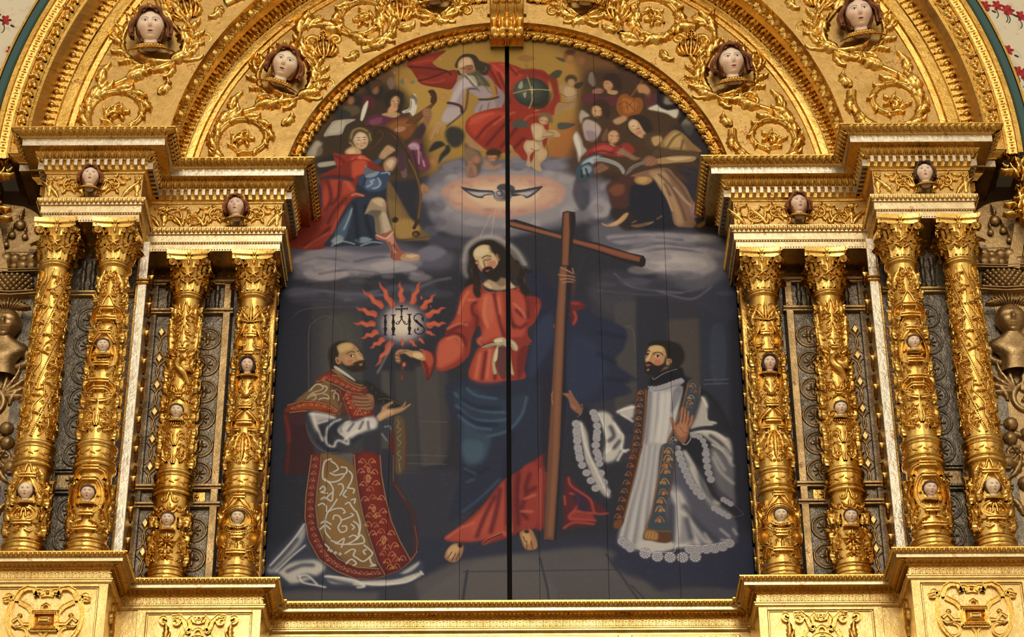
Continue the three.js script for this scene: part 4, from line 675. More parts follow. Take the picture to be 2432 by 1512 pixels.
// leaves laid along a stem like feathers, on side f
function feather(p, f, from, to, every, L0, L1, off = 16, curl = 48, h = 0.045) {
  const o = [], n = p.length; for (let k = Math.max(1, Math.round(from * n)); k < Math.min(n - 1, to * n); k += every) { const a = p[k - 1], b = p[k + 1], d = Math.atan2(b[1] - a[1], b[0] - a[0]) / RAD, L = lerp(L0, L1, k / n); o.push(leaf(p[k][0], p[k][1], d + f * off, L, L * 0.34, h * (1.3 - 0.5 * k / n), -f * curl, 4)); }
  return o;
}
const flatSpiral = (R, a0, turn, n = 60, r1 = 0.14) => Array.from({ length: n + 1 }, (_, k) => { const t = k / n, a = (a0 + turn * t) * RAD, r = R * lerp(1, r1, Math.pow(t, 0.85)); return [r * Math.cos(a), r * Math.sin(a)]; });
function acanthusMotif(kind, R, f) {
  const gs = [];
  if (kind === 'spiral') {
    const p = flatSpiral(R, 235, -f * 640);
    gs.push(strand(p, (t) => lerp(0.044, 0.018, t) * (R / 0.34), 0.95, 6), strand(p.map(([x, y]) => [x, y, 0.03]), (t) => lerp(0.016, 0.006, t), 1, 4));
    gs.push(...feather(p, f, 0.01, 0.42, 3, R * 0.6, R * 0.42, 14, 26, 0.06), ...feather(p, -f, 0.06, 0.75, 4, R * 0.46, R * 0.3, 26, 75, 0.05));
    gs.push(...rosette(0, 0, R * 0.26, 5, 0.05), leaf(-R * 0.05, 0, 60, R * 0.4, R * 0.12, 0.06, f * 150, 3), leaf(R * 0.3, R * 0.1, 150, R * 0.42, R * 0.11, 0.05, f * 90, 3));
    for (const [x, y, d, c] of [[-0.75, 0.72, 150, 80], [0.75, 0.75, 30, -80], [0.8, -0.72, -40, 80], [-0.72, -0.78, 215, -80]]) gs.push(leaf(x * R, y * R, d, R * 0.6, R * 0.16, 0.045, c, 4), leaf(x * R, y * R, d + (c > 0 ? 50 : -50), R * 0.42, R * 0.11, 0.04, -c, 3), move(ball(R * 0.08, 1.1, 7), x * R * 1.12, y * R * 1.12, 0.015));
  } else if (kind === 'tuft') {
    for (let k = -3; k <= 3; k++) gs.push(leaf(k * 0.02, -R * 1.0, 90 - k * 22, R * 1.9 * (1 - Math.abs(k) * 0.13), R * 0.2, 0.055, k * 34, 4));
    for (const q of [-1, 1]) gs.push(strand(flatSpiral(R * 0.42, q > 0 ? 190 : -10, q * -520, 34).map(([x, y]) => [x + q * R * 0.75, y + R * 0.35]), taper(0.026, 0.012), 1.1), leaf(q * R * 0.2, R * 0.3, 90 - q * 20, R * 0.8, R * 0.14, 0.05, q * 90, 3));
    gs.push(move(ball(R * 0.2, 1, 9), 0, -R * 0.9), ...rosette(0, R * 0.55, R * 0.28, 6, 0.045));
  } else {                              // leafy ring round a head
    const p = arcPts(0, 0, R * 1.04, -68, 248, 48);
    gs.push(strand(p, (t) => 0.02 + 0.008 * Math.sin(Math.PI * t), 1.0, 5), ...feather(p, -1, 0.04, 0.5, 3, R * 0.5, R * 0.42, 24, -55), ...feather([...p].reverse(), 1, 0.04, 0.5, 3, R * 0.5, R * 0.42, 24, -55), ...feather(p, 1, 0.05, 0.95, 5, R * 0.3, R * 0.3, 24, 40, 0.03));
    for (let k = 3; k < 46; k += 6) gs.push(move(ball(0.02, 1, 7), p[k][0] * 1.04, p[k][1] * 1.04, 0.018));
    for (const q of [-1, 1]) gs.push(leaf(q * R * 0.1, -R * 0.98, 90 - q * 68, R * 1.25, R * 0.2, 0.055, q * 75, 5), leaf(q * R * 0.1, -R * 1.05, 90 - q * 100, R * 0.95, R * 0.17, 0.05, q * 60, 4), leaf(q * R * 0.15, -R * 1.1, -90 + q * 40, R * 0.7, R * 0.15, 0.045, q * 60, 3), leaf(q * R * 0.95, R * 0.5, 90 - q * 20, R * 0.8, R * 0.18, 0.05, q * 80, 4), strand(flatSpiral(R * 0.3, q > 0 ? 180 : 0, q * -480, 28).map(([x, y]) => [x + q * R * 1.2, y - R * 0.75]), taper(0.024, 0.01), 1.1));
  }
  return gs;
}
// motifs set along the band, each a part of its own, and the waving stem that ties them together
function acanthusBand(t, r0, r1, z0, key) {
  const rm = (r0 + r1) / 2, H = r1 - r0, names = { spiral: 'acanthus_spiral', wreath: 'leaf_wreath', tuft: 'leaf_tuft' };
  for (const [deg, kind, sc, flip, roll = 0] of key) {
    const dir = deg > 90 ? -1 : 1, up = kind === 'spiral' ? 0 : roll * RAD;
    toMesh(names[kind], acanthusMotif(kind, H * (kind === 'spiral' ? 0.5 : 0.43) * sc, flip ? -1 : 1).flat(3).map((g) => { const b = bend(turnZ(g, up), (x, y, h) => { const a = deg * RAD - x / rm, r = rm + y; return [r * Math.cos(a), YC + r * Math.sin(a), z0 + h]; }); return b; }), M.gold, t);
  }
  const stem = []; for (let k = 0; k < key.length - 1; k++) for (let q = 0; q < 14; q++) { const f = q / 14, a = lerp(key[k][0], key[k + 1][0], f), y = H * 0.41 * (k % 2 ? -1 : 1) * Math.cos(Math.PI * f); stem.push([-a * RAD * rm, y]); }
  const w = key[0][0] > 90 ? stem : stem; toMesh('waving_stem', [strand(w, 0.024, 1.1, 5), ...feather(w, 1, 0, 1, 5, 0.24, 0.22, 24, 80, 0.055), ...feather(w, -1, 0.02, 1, 5, 0.22, 0.2, 24, 80, 0.055)].map((g) => bend(g, (x, y, h) => { const a = -x / rm, r = rm + y; return [r * Math.cos(a), YC + r * Math.sin(a), z0 + h]; })), M.gold, t);
}
{
  // inner arch
  const zi = 0.14, t = thing('arch', 'inner gilded arch with scrolling acanthus and painted heads framing the painting', 'arch');
  toMesh('face', ringBand(2.07, zi, 2.78, zi), M.field, t);
  toMesh('margin', ringProfile([[2.0, zi + 0.014], [2.066, zi + 0.014], [2.07, zi]]), M.field, t);
  toMesh('soffit', ringProfile([[1.955, -0.02], [1.955, 0.03], [1.985, 0.05], [1.99, zi - 0.02], [2.0, zi + 0.014]]), M.gold, t);
  toMesh('pendant_leaves', archMotifs(4, 176, 1.95, 1.955, 0.035, (k) => foliageKnob(k, 0.085, 0.085).map((g) => move(g, 0, -0.02, 0))), M.gold, t);
  toMesh('outer_mouldings', ringProfile([[2.76, zi], [2.765, zi + 0.02], [2.80, zi + 0.022], [2.81, zi + 0.045], [2.865, zi + 0.05], [2.875, zi + 0.06], [2.99, zi + 0.07], [3.0, zi]]), M.gold, t);
  toMesh('leaf_moulding', archMotifs(0, 180, 1.42, 2.93, zi + 0.065, (k) => k % 2 ? [leaf(-0.02, -0.05, 90, 0.1, 0.026, 0.03, 20, 3), leaf(0.015, -0.05, 90, 0.09, 0.016, 0.03, -25, 2)] : [leaf(0, -0.052, 90, 0.105, 0.034, 0.036, 0, 3), move(ball(0.012, 1, 6), 0, 0.03, 0.015)]), M.gold, t);
  acanthusBand(t, 2.08, 2.76, zi, [[163.5, 'spiral', 1.0, 0], [144.3, 'wreath', 0.92, 0, -36], [133.6, 'tuft', 0.5, 0, -40], [123.3, 'spiral', 0.98, 1], [114.6, 'tuft', 0.6, 0, -20], [105.8, 'wreath', 0.85, 0, -12], [96.6, 'tuft', 0.6, 0]]);
  acanthusBand(t, 2.08, 2.76, zi, [[16.5, 'spiral', 1.0, 1], [35.6, 'wreath', 0.92, 0, 36], [46.2, 'tuft', 0.5, 0, 40], [56.4, 'spiral', 0.98, 0], [65, 'tuft', 0.6, 0, 20], [72.8, 'wreath', 0.85, 0, 12], [82.8, 'tuft', 0.6, 0]]);
  const hp = (deg, r, z) => [r * Math.cos(deg * RAD), YC + r * Math.sin(deg * RAD), z];
  cherub(t, hp(144.3, 2.45, zi + 0.13), 0.275, [0.3, 0.12, -0.3], 'auburn'); cherub(t, hp(35.6, 2.47, zi + 0.13), 0.275, [0.3, 0.05, 0.14], 'red');
  cherub(t, hp(106.0, 2.45, zi + 0.13), 0.25, [0.3, 0, 0.1], 'auburn'); cherub(t, hp(72.6, 2.45, zi + 0.13), 0.25, [0.3, 0, -0.1], 'red');
  // outer arch
  const zo = 0.58, t2 = thing('arch', 'outer gilded arch with large painted heads and acanthus scrolls, standing forward', 'arch');
  toMesh('face', ringBand(3.06, zo, 3.8, zo), M.field, t2);
  toMesh('margin', ringProfile([[2.96, zo + 0.014], [3.056, zo + 0.014], [3.06, zo]]), M.field, t2);
  toMesh('soffit', ringProfile([[2.99, 0.1], [2.96, 0.30], [2.93, 0.34], [2.93, zo - 0.08], [2.95, zo - 0.04], [2.96, zo + 0.014]]), M.gold, t2);
  toMesh('soffit_leaves', archMotifs(1, 179, 1.75, 2.925, zo - 0.08, (k) => foliageKnob(k, 0.1, 0.1).map((g) => bend(g, (x, y, h) => [x, y * 0.45 - h * 0.8, y * 0.9]))), M.gold, t2);
  toMesh('outer_mouldings', ringProfile([[3.78, zo], [3.785, zo + 0.02], [3.83, zo + 0.025], [3.84, zo + 0.05], [3.93, zo + 0.055], [3.94, zo + 0.07], [4.06, zo + 0.08], [4.07, zo + 0.02]]), M.gold, t2);
  toMesh('bead_moulding', archMotifs(0, 180, 1.0, 4.0, zo + 0.075, (k) => k % 2 ? [leaf(0, -0.055, 90, 0.11, 0.022, 0.03, 0, 2)] : [move(ball(0.03, 1, 8), 0, 0.012), leaf(0, -0.05, 90, 0.05, 0.02, 0.02, 0, 2)]), M.gold, t2);
  acanthusBand(t2, 3.08, 3.78, zo, [[169, 'spiral', 1.04, 0], [154.5, 'wreath', 1.0, 0, -30], [147.3, 'tuft', 0.52, 0, -40], [140, 'spiral', 1.0, 1]]);
  acanthusBand(t2, 3.08, 3.78, zo, [[12.5, 'spiral', 1.04, 1], [27.4, 'wreath', 1.0, 0, 30], [34.6, 'tuft', 0.52, 0, 40], [42, 'spiral', 1.0, 0]]);
  cherub(t2, hp(154.4, 3.49, zo + 0.14), 0.29, [0.32, 0.1, 0.06], 'red'); cherub(t2, hp(27.4, 3.51, zo + 0.14), 0.285, [0.32, -0.1, 0.1], 'red');
  // outermost arch: cove, garland, bead string
  const t3 = thing('arch', 'outermost gilded arch moulding with plain cove, leafy garland and bead string', 'arch');
  toMesh('cove', ringProfile([[4.05, zo + 0.0], [4.03, zo + 0.12], [4.035, zo + 0.2], [4.06, 0.84], [4.07, 0.86]]), M.field, t3);
  toMesh('mouldings', ringProfile([[4.07, 0.86], [4.09, 0.875], [4.1, 0.87], [4.2, 0.87], [4.205, 0.89], [4.225, 0.89], [4.23, 0.88], [4.3, 0.89], [4.305, 0.91], [4.345, 0.912], [4.36, 0.9]]), M.gold, t3);
  toMesh('garland', archMotifs(2, 178, 1.35, 4.15, 0.875, (k) => foliageKnob(k, 0.1, 0.1)), M.gold, t3);
  toMesh('bead_string', archMotifs(0, 180, 0.78, 4.265, 0.885, (k) => [move(ball(0.012, 1.1, 6), 0, 0), leaf(0.03, -0.02, 90, 0.04, 0.008, 0.012, 0, 1)]), M.gold, t3);
  const t4 = thing('painted_border', 'teal painted line edging the flowered white wall above the arch', 'border');
  toMesh('teal_line', ringProfile([[4.36, 0.9], [4.37, 0.915], [4.425, 0.915], [4.43, 0.9]]), new THREE.MeshStandardMaterial({ color: 0x2f4f4c, roughness: 0.7 }), t4);
  toMesh('gold_line', ringProfile([[4.43, 0.9], [4.435, 0.92], [4.455, 0.92], [4.46, 0.9]]), M.gold, t4);
  // white wall with painted flowers
  const S = 1024, c = document.createElement('canvas'); c.width = c.height = S; const g = c.getContext('2d'); seed = 99;
  g.fillStyle = '#cfc2a6'; g.fillRect(0, 0, S, S);
  for (let k = 0; k < 120; k++) { g.fillStyle = `rgba(120,100,70,${0.05 + 0.08 * rnd()})`; g.beginPath(); g.ellipse(rnd() * S, rnd() * S, 10 + 40 * rnd(), 6 + 20 * rnd(), rnd() * 3, 0, 7); g.fill(); }
  for (let k = 0; k < 26; k++) { const x = rnd() * S, y = rnd() * S; g.strokeStyle = '#2c3a2c'; g.lineWidth = 9; g.beginPath(); g.moveTo(x, y); g.bezierCurveTo(x - 40, y + 40, x + 30, y + 80, x - 20, y + 130); g.stroke(); for (let q = 0; q < 6; q++) { g.fillStyle = q % 2 ? '#a3201c' : '#7c1512'; g.beginPath(); g.ellipse(x + 22 * Math.cos(q), y + 30 * Math.sin(q * 1.05), 26, 15, q, 0, 7); g.fill(); } g.fillStyle = '#2a2018'; g.beginPath(); g.ellipse(x + 60, y + 60, 22, 10, 0.6, 0, 7); g.fill(); }
  const ft = new THREE.CanvasTexture(c); ft.colorSpace = THREE.SRGBColorSpace; ft.wrapS = ft.wrapT = THREE.RepeatWrapping; ft.repeat.set(0.9, 0.9);
  struct('wall_arch', [ringProfile([[4.46, 0.9], [9.5, 0.9]], 0, 180, 80)], new THREE.MeshStandardMaterial({ map: ft, roughness: 0.85 }), 'white plaster wall painted with red flowers outside the arch');
  // near-black board whose colour gives the shade behind the panels
  struct('niche_shade_board', [box(-2.2, 2.2, -0.2, 6.2, -0.3, -0.22)], M.dark, 'near-black board standing for the shade behind the painted panels');
}
{
  // keystone console
  const t = thing('keystone', 'gilded keystone console with acanthus leaf and scroll over the painting', 'keystone'), z = 0.2;
  const side = curvePts([[0.05, 5.63], [0.16, 5.66], [0.2, 5.72], [0.17, 5.78], [0.16, 5.86], [0.24, 5.93], [0.28, 6.0], [0.26, 6.08], [0.25, 6.3], [0.3, 6.6]], 50);   // z over y
  toMesh('body', [grid(8, 50, (u, v) => { const [zz, y] = side[Math.round(v * 50)]; const x = (u * 2 - 1) * 0.15; return [x, y, zz]; }), ...[-1, 1].map((q) => grid(1, 50, (u, v) => { const [zz, y] = side[Math.round(v * 50)]; return [q * 0.15, y, (q > 0 ? 1 - u : u) * zz]; }))], M.gold, t);
  for (const x of [-0.12, -0.04, 0.04, 0.12]) toMesh('flute', grid(6, 50, (u, v) => { const [zz, y] = side[Math.round(v * 50)], a = Math.PI * (1 - u); return [x + 0.034 * Math.cos(a), y, zz + 0.026 * Math.sin(a)]; }), M.gold, t);
  for (const [y, zz, r] of [[5.665, 0.16, 0.034], [5.985, 0.27, 0.036]]) for (const x of [-0.105, -0.035, 0.035, 0.105]) toMesh('scroll_roll', move(bend(ball(1, 1, 14), (a, b, c) => [a * 0.036, b * r * 1.15, c * r * 1.2]), x, y, zz), M.gold, t);
  toMesh('acanthus_leaves', [...[-0.11, 0, 0.11].map((x) => leaf(x, 6.0, 90, 0.5, 0.05, 0.07, 0, 5)), ...[-1, 1].flatMap((q) => [leaf(q * 0.06, 6.05, 90 - q * 20, 0.3, 0.045, 0.06, q * 30, 4), leaf(q * 0.12, 6.15, 90 - q * 26, 0.26, 0.04, 0.06, q * 40, 3)])].map((g) => move(g, 0, 0, 0.26)), M.gold, t);
  toMesh('lower_leaf', [leaf(0, 5.92, -90, 0.24, 0.05, 0.05, 0, 4), leaf(-0.06, 5.9, -100, 0.18, 0.03, 0.04, 20, 3), leaf(0.06, 5.9, -80, 0.18, 0.03, 0.04, -20, 3)].map((g) => move(g, 0, 0, 0.18)), M.gold, t);
  for (const q of [-1, 1]) toMesh('side_fillet', box(q * 0.165 - 0.014, q * 0.165 + 0.014, 5.9, 6.6, 0.14, 0.19), M.field, t);
}

// brush strokes of the painting, in its own plane: kind, colour, softness, strength, ...
const STROKES = [
['F','#2a2a32',0,1,[-120,-24,1534,-15,1405,2024,-11,2017]],
['f','#7c5a2a',14,1,[41,568,29,295,181,130,365,30,687,-20,1021,33,1242,186,1388,432,1380,575,1071,573,878,541,685,540,427,570]],
['f','#a27c36',22,1,[373,426,342,181,446,64,660,40,860,83,924,217,894,429,815,493,685,508,504,507]],
['f','#b08a40',16,0.9,[424,378,369,231,501,182,554,314,504,475]],
['f','#9c7636',14,0.9,[348,506,424,378,503,427,478,539,401,554]],
['f','#6e4a26',14,0.9,[927,50,1087,84,1215,219,1262,350,1079,317,950,250]],
['f','#a2622e',12,0.8,[815,493,855,381,947,349,970,478,943,541]],
['f','#5c3c22',12,0.7,[108,312,196,180,287,130,329,214,227,345]],
['f','#4a3220',10,0.5,[286,63,419,26,460,81,368,148]],
['F','#3b3a3d',10,1,[106,906,263,907,287,1762,140,1761]],
['F','#45433f',8,0.8,[138,1084,211,1055,261,1084,272,1439,151,1438]],
['f','#4c4a44',10,0.7,[150,1098,186,1066,224,1091,241,1214,232,1341,172,1341]],
['s','#55524c',1.2,0.7,3.8,[120,1424,106,1141,119,1091,156,1069,187,1091,204,1142,211,1369]],
['s','#5a574f',1.5,0.6,3.8,[51,1083,86,1047,186,1037,273,1040]],
['s','#504d4b',2,0.7,5.1,[48,1017,135,1013,272,1020]],
['F','#2f3038',5,1,[265,981,308,982,323,1562,281,1562]],
['F','#4a4843',6,1,[321,1257,358,1257,387,1775,334,1775]],
['F','#3c3b3a',6,1,[358,1257,419,1258,445,1723,386,1723]],
['F','#514e48',6,0.8,[419,1243,486,1244,502,1563,442,1576]],
['f','#47443f',8,0.7,[437,1229,511,1258,514,1536,454,1536]],
['S','#5a574f',1.5,0.6,3.8,[[394,1535,514,1539],[406,1562,514,1566],[395,1592,532,1596],[440,1426,513,1429]]],
['s','#2a2b33',3,0.8,12.8,[351,1229,381,1762]],
['f','#32333d',10,1,[372,1616,562,1604,564,1867,400,1866]],
['F','#35343c',12,0.9,[934,925,1387,913,1374,1568,920,1565]],
['F','#48443f',5,0.9,[1007,1030,1069,1022,1062,1429,996,1429]],
['s','#57534d',1.2,0.8,3.8,[1016,1146,1023,1117,1048,1110,1062,1146,1061,1261,1060,1374]],
['s','#57534d',1.2,0.6,3.8,[998,1139,1029,1120,1054,1103]],
['F','#2b2b35',5,1,[1075,926,1160,927,1164,1147,1143,1374,1060,1374]],
['F','#4b443f',7,1,[1160,1089,1253,1082,1243,1430,1167,1374]],
['F','#2f3340',6,1,[1265,912,1349,913,1316,1540,1244,1540]],
['f','#39404c',6,0.9,[1289,1119,1326,1119,1319,1291,1280,1290]],
['S','#59595f',1.2,0.8,3.8,[[1258,1293,1329,1291],[1257,1307,1328,1305]]],
['f','#44444a',10,0.6,[927,985,983,970,1058,986,1055,1088,981,1059]],
['s','#55555c',3,0.7,3.8,[958,985,1132,1001,1233,986,1309,960]],
['F','#24242e',9,0.95,[1356,792,1444,792,1374,1961,1305,1961]],
['F','#262a36',10,0.9,[-48,845,53,846,86,1865,4,1864]],
['F','#2e3040',14,1,[1,1812,1385,1780,1371,2012,11,2004]],
['f','#565252',9,1,[46,2005,55,1964,194,1948,333,1956,448,1918,564,1867,715,1848,938,1830,1029,1889,1096,1960,1187,2011]],
['f','#5f5a58',9,0.8,[449,2007,506,1931,587,1880,674,1857,727,1855,785,1888,795,2008]],
['F','#4a4747',6,0.7,[334,2006,367,1946,402,1946,334,2006]],
['f','#5a5552',7,0.8,[796,1907,948,1863,1029,1889,959,1914]],
['F','#34363f',9,0.75,[328,1996,333,1956,430,1930,449,2007]],
['s','#34363f',2.2,0.9,7.7,[575,1899,562,1997]],
['s','#3d3d47',1.5,0.9,3.8,[564,1902,796,1900,994,1898]],
['s','#34343c',2.2,0.8,6.4,[776,1862,796,1958,798,2004]],
['s','#34363f',2,0.8,6.4,[960,1850,1049,1997]],
['s','#38383f',1.5,0.8,5.1,[1027,1946,1077,2005]],
['f','#2c2f42',9,0.95,[972,1869,1031,1831,1146,1870,1287,1858,1371,1820,1361,1986,1260,1935,1097,1934,1005,1908]],
['f','#2b2e40',9,0.8,[31,1941,194,1955,333,1956,448,1918,563,1815,446,1802,332,1930,99,1903]],
['f','#4f4c4e',9,0.8,[1094,2010,1120,1960,1259,1954,1362,1974,1360,2012]],
['f','#54525c',16,1,[37,785,125,755,304,786,431,832,532,848,508,908,382,908,282,922,157,936,44,921]],
['f','#7e7880',9,1,[53,861,153,831,280,847,406,848,432,878,307,907,182,921,81,913]],
['f','#9b918f',7,1,[81,918,105,891,168,894,219,922,170,944,107,943]],
['f','#918a8c',7,1,[219,907,306,877,382,880,420,908,307,922]],
['f','#a39a96',5,1,[281,889,344,880,369,895,307,910]],
['S','#5c5a64',3,0.8,6.4,[[55,888,129,864,218,880],[230,880,306,862,381,865],[131,921,219,907,307,922]]],
['f','#8a8488',5,0.9,[78,846,153,834,230,853,129,864]],
['f','#6e6b76',8,1,[419,848,469,818,507,848,457,878]],
['f','#3e3d47',16,0.7,[58,965,258,981,433,952,484,997,310,1040,61,1024]],
['S','#6e6d78',4,0.6,5.1,[[47,995,134,981,234,996,308,982],[210,1014,272,999,334,996],[408,982,470,950,520,938]]],
['f','#383842',10,0.9,[440,570,479,602,506,726,468,787,430,756,416,648]],
['f','#6e6a70',13,1,[440,602,504,539,659,516,840,517,943,557,966,651,939,728,811,766,671,788,532,764,454,695]],
['f','#8f8788',9,1,[460,633,504,570,582,547,814,548,929,580,921,666,850,728,748,758,620,757,519,726]],
['f','#5e5b66',9,1,[478,539,556,499,685,508,763,493,879,509,891,549,788,540,633,547,543,555]],
['f','#77727a',6,1,[491,531,543,504,569,531,530,555]],
['f','#7a757c',6,1,[801,517,866,506,879,538,814,544]],
['f','#b98e78',7,1,[488,636,511,597,569,571,685,564,801,569,858,604,866,638,831,681,748,709,671,721,595,708,525,680]],
['f','#c9a082',9,1,[518,636,543,602,620,584,749,584,826,611,836,638,799,674,710,693,608,690,544,668]],
['f','#d6b592',12,1,[569,641,595,610,672,603,762,611,787,642,748,673,672,684,608,672]],
['e','#a9796a',3,0.35,690,706,10.7,7.7,0],
['e','#b5846f',3,0.35,580,602,7.3,9,0],
['e','#c19a83',3,0.35,669,700,16.6,6.9,0],
['e','#a9796a',3,0.35,760,587,13.2,5.1,0],
['e','#b5846f',3,0.35,558,587,12.1,8.5,0],
['e','#c19a83',3,0.35,612,592,14.4,7.6,0],
['e','#a9796a',3,0.35,635,693,15.4,6.9,0],
['e','#b5846f',3,0.35,642,570,13.9,9.5,0],
['e','#c19a83',3,0.35,538,684,11.4,9.6,0],
['e','#a9796a',3,0.35,779,603,8.4,5.5,0],
['e','#b5846f',3,0.35,832,628,13.1,6,0],
['e','#c19a83',3,0.35,523,638,10.5,7.6,0],
['e','#a9796a',3,0.35,520,604,13.6,9.5,0],
['e','#b5846f',3,0.35,794,583,13.5,5.2,0],
['e','#c19a83',3,0.35,797,585,15.8,7.5,0],
['e','#a9796a',3,0.35,644,584,15.1,7.5,0],
['e','#b5846f',3,0.35,648,695,15.3,9.9,0],
['e','#c19a83',3,0.35,827,679,11,5.1,0],
['e','#a9796a',3,0.35,630,708,15.4,4.5,0],
['e','#b5846f',3,0.35,574,605,14,6.1,0],
['e','#c19a83',3,0.35,814,591,12,9.9,0],
['e','#a9796a',3,0.35,627,692,12.8,4.4,0],
['e','#b5846f',3,0.35,728,700,13,5.1,0],
['e','#c19a83',3,0.35,851,661,10.1,9.7,0],
['e','#a9796a',3,0.35,801,604,11.5,7.2,0],
['e','#b5846f',3,0.35,575,589,12.5,7.8,0],
['e','#c19a83',3,0.35,828,618,11.2,8.4,0],
['e','#a9796a',3,0.35,689,701,16.4,7.2,0],
['e','#b5846f',3,0.35,548,625,11.1,7.6,0],
['e','#c19a83',3,0.35,843,651,13.2,4.6,0],
['e','#a9796a',3,0.35,566,595,13.6,6.3,0],
['e','#b5846f',3,0.35,631,574,7.4,4.6,0],
['e','#c19a83',3,0.35,594,574,9.5,6.9,0],
['e','#a9796a',3,0.35,551,607,10.6,6,0],
['e','#b5846f',3,0.35,565,689,10,6.4,0],
['e','#c19a83',3,0.35,697,587,12.6,8.4,0],
['e','#a9796a',3,0.35,624,695,14.8,5.6,0],
['e','#b5846f',3,0.35,738,700,13.8,4.8,0],
['e','#c19a83',3,0.35,611,696,15.1,6.8,0],
['e','#a9796a',3,0.35,766,596,10.3,8,0],
['e','#b5846f',3,0.35,797,600,9.3,4.9,0],
['e','#c19a83',3,0.35,535,630,14.8,9,0],
['e','#a9796a',3,0.35,738,696,14.8,7.9,0],
['e','#b5846f',3,0.35,731,584,8.4,5.9,0],
['e','#c19a83',3,0.35,718,584,10.4,6.6,0],
['e','#a9796a',3,0.35,541,671,15.9,5.1,0],
['e','#98908f',5,0.55,919,647,28.4,13,0],
['e','#a49b98',5,0.55,908,613,24.9,15.9,0],
['e','#857e82',5,0.55,566,555,19.2,11.6,0],
['e','#98908f',5,0.55,889,686,25.8,10.3,0],
['e','#a49b98',5,0.55,873,579,27.1,16.3,0],
['e','#857e82',5,0.55,496,591,16.7,12.1,0],
['e','#98908f',5,0.55,566,553,27.7,14.3,0],
['e','#a49b98',5,0.55,566,736,21.1,15.5,0],
['e','#857e82',5,0.55,555,727,25.9,11.2,0],
['e','#98908f',5,0.55,745,534,26,10,0],
['e','#a49b98',5,0.55,522,571,18.2,11.8,0],
['e','#857e82',5,0.55,465,624,25.4,10,0],
['e','#98908f',5,0.55,885,677,15.3,16.9,0],
['e','#a49b98',5,0.55,815,559,18.8,12.2,0],
['e','#857e82',5,0.55,549,728,19.4,11.3,0],
['e','#98908f',5,0.55,583,736,24.5,12.6,0],
['e','#a49b98',5,0.55,873,694,22.9,15.5,0],
['e','#857e82',5,0.55,516,716,20.4,12.6,0],
['e','#98908f',5,0.55,455,644,24.2,13.2,0],
['e','#a49b98',5,0.55,691,752,15.3,13,0],
['e','#857e82',5,0.55,476,693,19.6,16.3,0],
['e','#98908f',5,0.55,740,541,16,15.7,0],
['e','#a49b98',5,0.55,560,547,23.8,15.1,0],
['e','#857e82',5,0.55,486,600,14.3,11,0],
['e','#98908f',5,0.55,716,545,15.7,16.2,0],
['e','#a49b98',5,0.55,774,744,16,15.9,0],
['e','#857e82',5,0.55,576,540,22.5,15.6,0],
['e','#98908f',5,0.55,909,668,24.5,10.7,0],
['e','#a49b98',5,0.55,682,544,18.9,13.9,0],
['e','#857e82',5,0.55,787,555,17.8,14.3,0],
['e','#98908f',5,0.55,689,539,19.9,12.4,0],
['e','#a49b98',5,0.55,499,694,28.2,12.9,0],
['e','#857e82',5,0.55,680,533,25.1,14.7,0],
['e','#98908f',5,0.55,461,630,27.1,11,0],
['e','#a49b98',5,0.55,873,708,21.7,13.1,0],
['e','#857e82',5,0.55,642,542,17.1,14.1,0],
['e','#98908f',5,0.55,598,742,27.9,12,0],
['e','#a49b98',5,0.55,622,534,22.6,11.8,0],
['e','#857e82',5,0.55,726,746,19.7,11.2,0],
['e','#98908f',5,0.55,544,727,16.3,17,0],
['f','#7d777b',9,0.8,[454,695,531,726,608,765,722,773,671,796,532,787,468,741]],
['f','#4a4852',9,0.7,[430,756,506,787,659,806,671,834,532,833,456,817]],
['S','#c0b3a8',1.6,0.5,2.8,[[640,711,608,791],[652,719,641,788],[659,680,643,742]]],
['f','#5d5a62',14,1,[938,759,1028,729,1141,768,1293,784,1365,852,1335,942,1233,986,1111,911,1037,866,962,835]],
['f','#9a918e',9,1,[1063,836,1139,814,1240,829,1301,867,1312,912,1235,942,1136,919,1086,889]],
['f','#b0a6a0',7,1,[1118,869,1188,852,1264,867,1287,900,1211,919,1136,904]],
['f','#8c8588',6,1,[988,790,1064,783,1166,779,1267,791,1241,814,1114,813,1025,820]],
['S','#605d67',3,0.75,6.4,[[974,828,1063,836,1139,818,1240,829],[1000,805,1115,794,1216,806],[1062,858,1164,836,1277,852]]],
['f','#76717a',8,1,[923,588,956,549,994,589,1004,682,964,728,927,697]],
['f','#9a918e',6,1,[947,666,979,651,1004,682,990,721,952,713]],
['f','#3b3a43',7,0.8,[904,572,936,565,940,666,914,697,890,635]],
['f','#3a3a46',14,0.8,[985,911,1110,941,1232,1001,1360,942,1358,1090,1231,1031,1082,1000,983,970]],
['S','#66656f',3,0.6,5.1,[[1010,926,1058,971,1133,986,1208,994],[1133,986,1232,1016,1296,972]]],
['e','#8e8688',5,0.33,225,895,38.3,15.8,0],
['e','#a59b98',5,0.34,246,898,20,8.3,0],
['e','#6c6974',5,0.29,293,917,17.8,7.4,0],
['e','#b0a6a0',5,0.22,90,918,32.6,13.5,0],
['e','#8e8688',5,0.37,426,934,31.7,13.1,0],
['e','#a59b98',5,0.23,112,844,28.5,11.8,0],
['e','#6c6974',5,0.33,125,865,16.2,6.7,0],
['e','#b0a6a0',5,0.37,221,921,28.3,11.7,0],
['e','#8e8688',5,0.28,243,905,26.8,11.1,0],
['e','#a59b98',5,0.39,431,937,36.3,15,0],
['e','#6c6974',5,0.23,172,864,22.6,9.3,0],
['e','#b0a6a0',5,0.31,343,881,36.4,15,0],
['e','#8e8688',5,0.26,416,923,15.5,6.4,0],
['e','#a59b98',5,0.31,398,888,39.7,16.4,0],
['e','#6c6974',5,0.28,82,901,34.7,14.3,0],
['e','#b0a6a0',5,0.4,86,873,39.3,16.2,0],
['e','#8e8688',5,0.23,98,865,18,7.4,0],
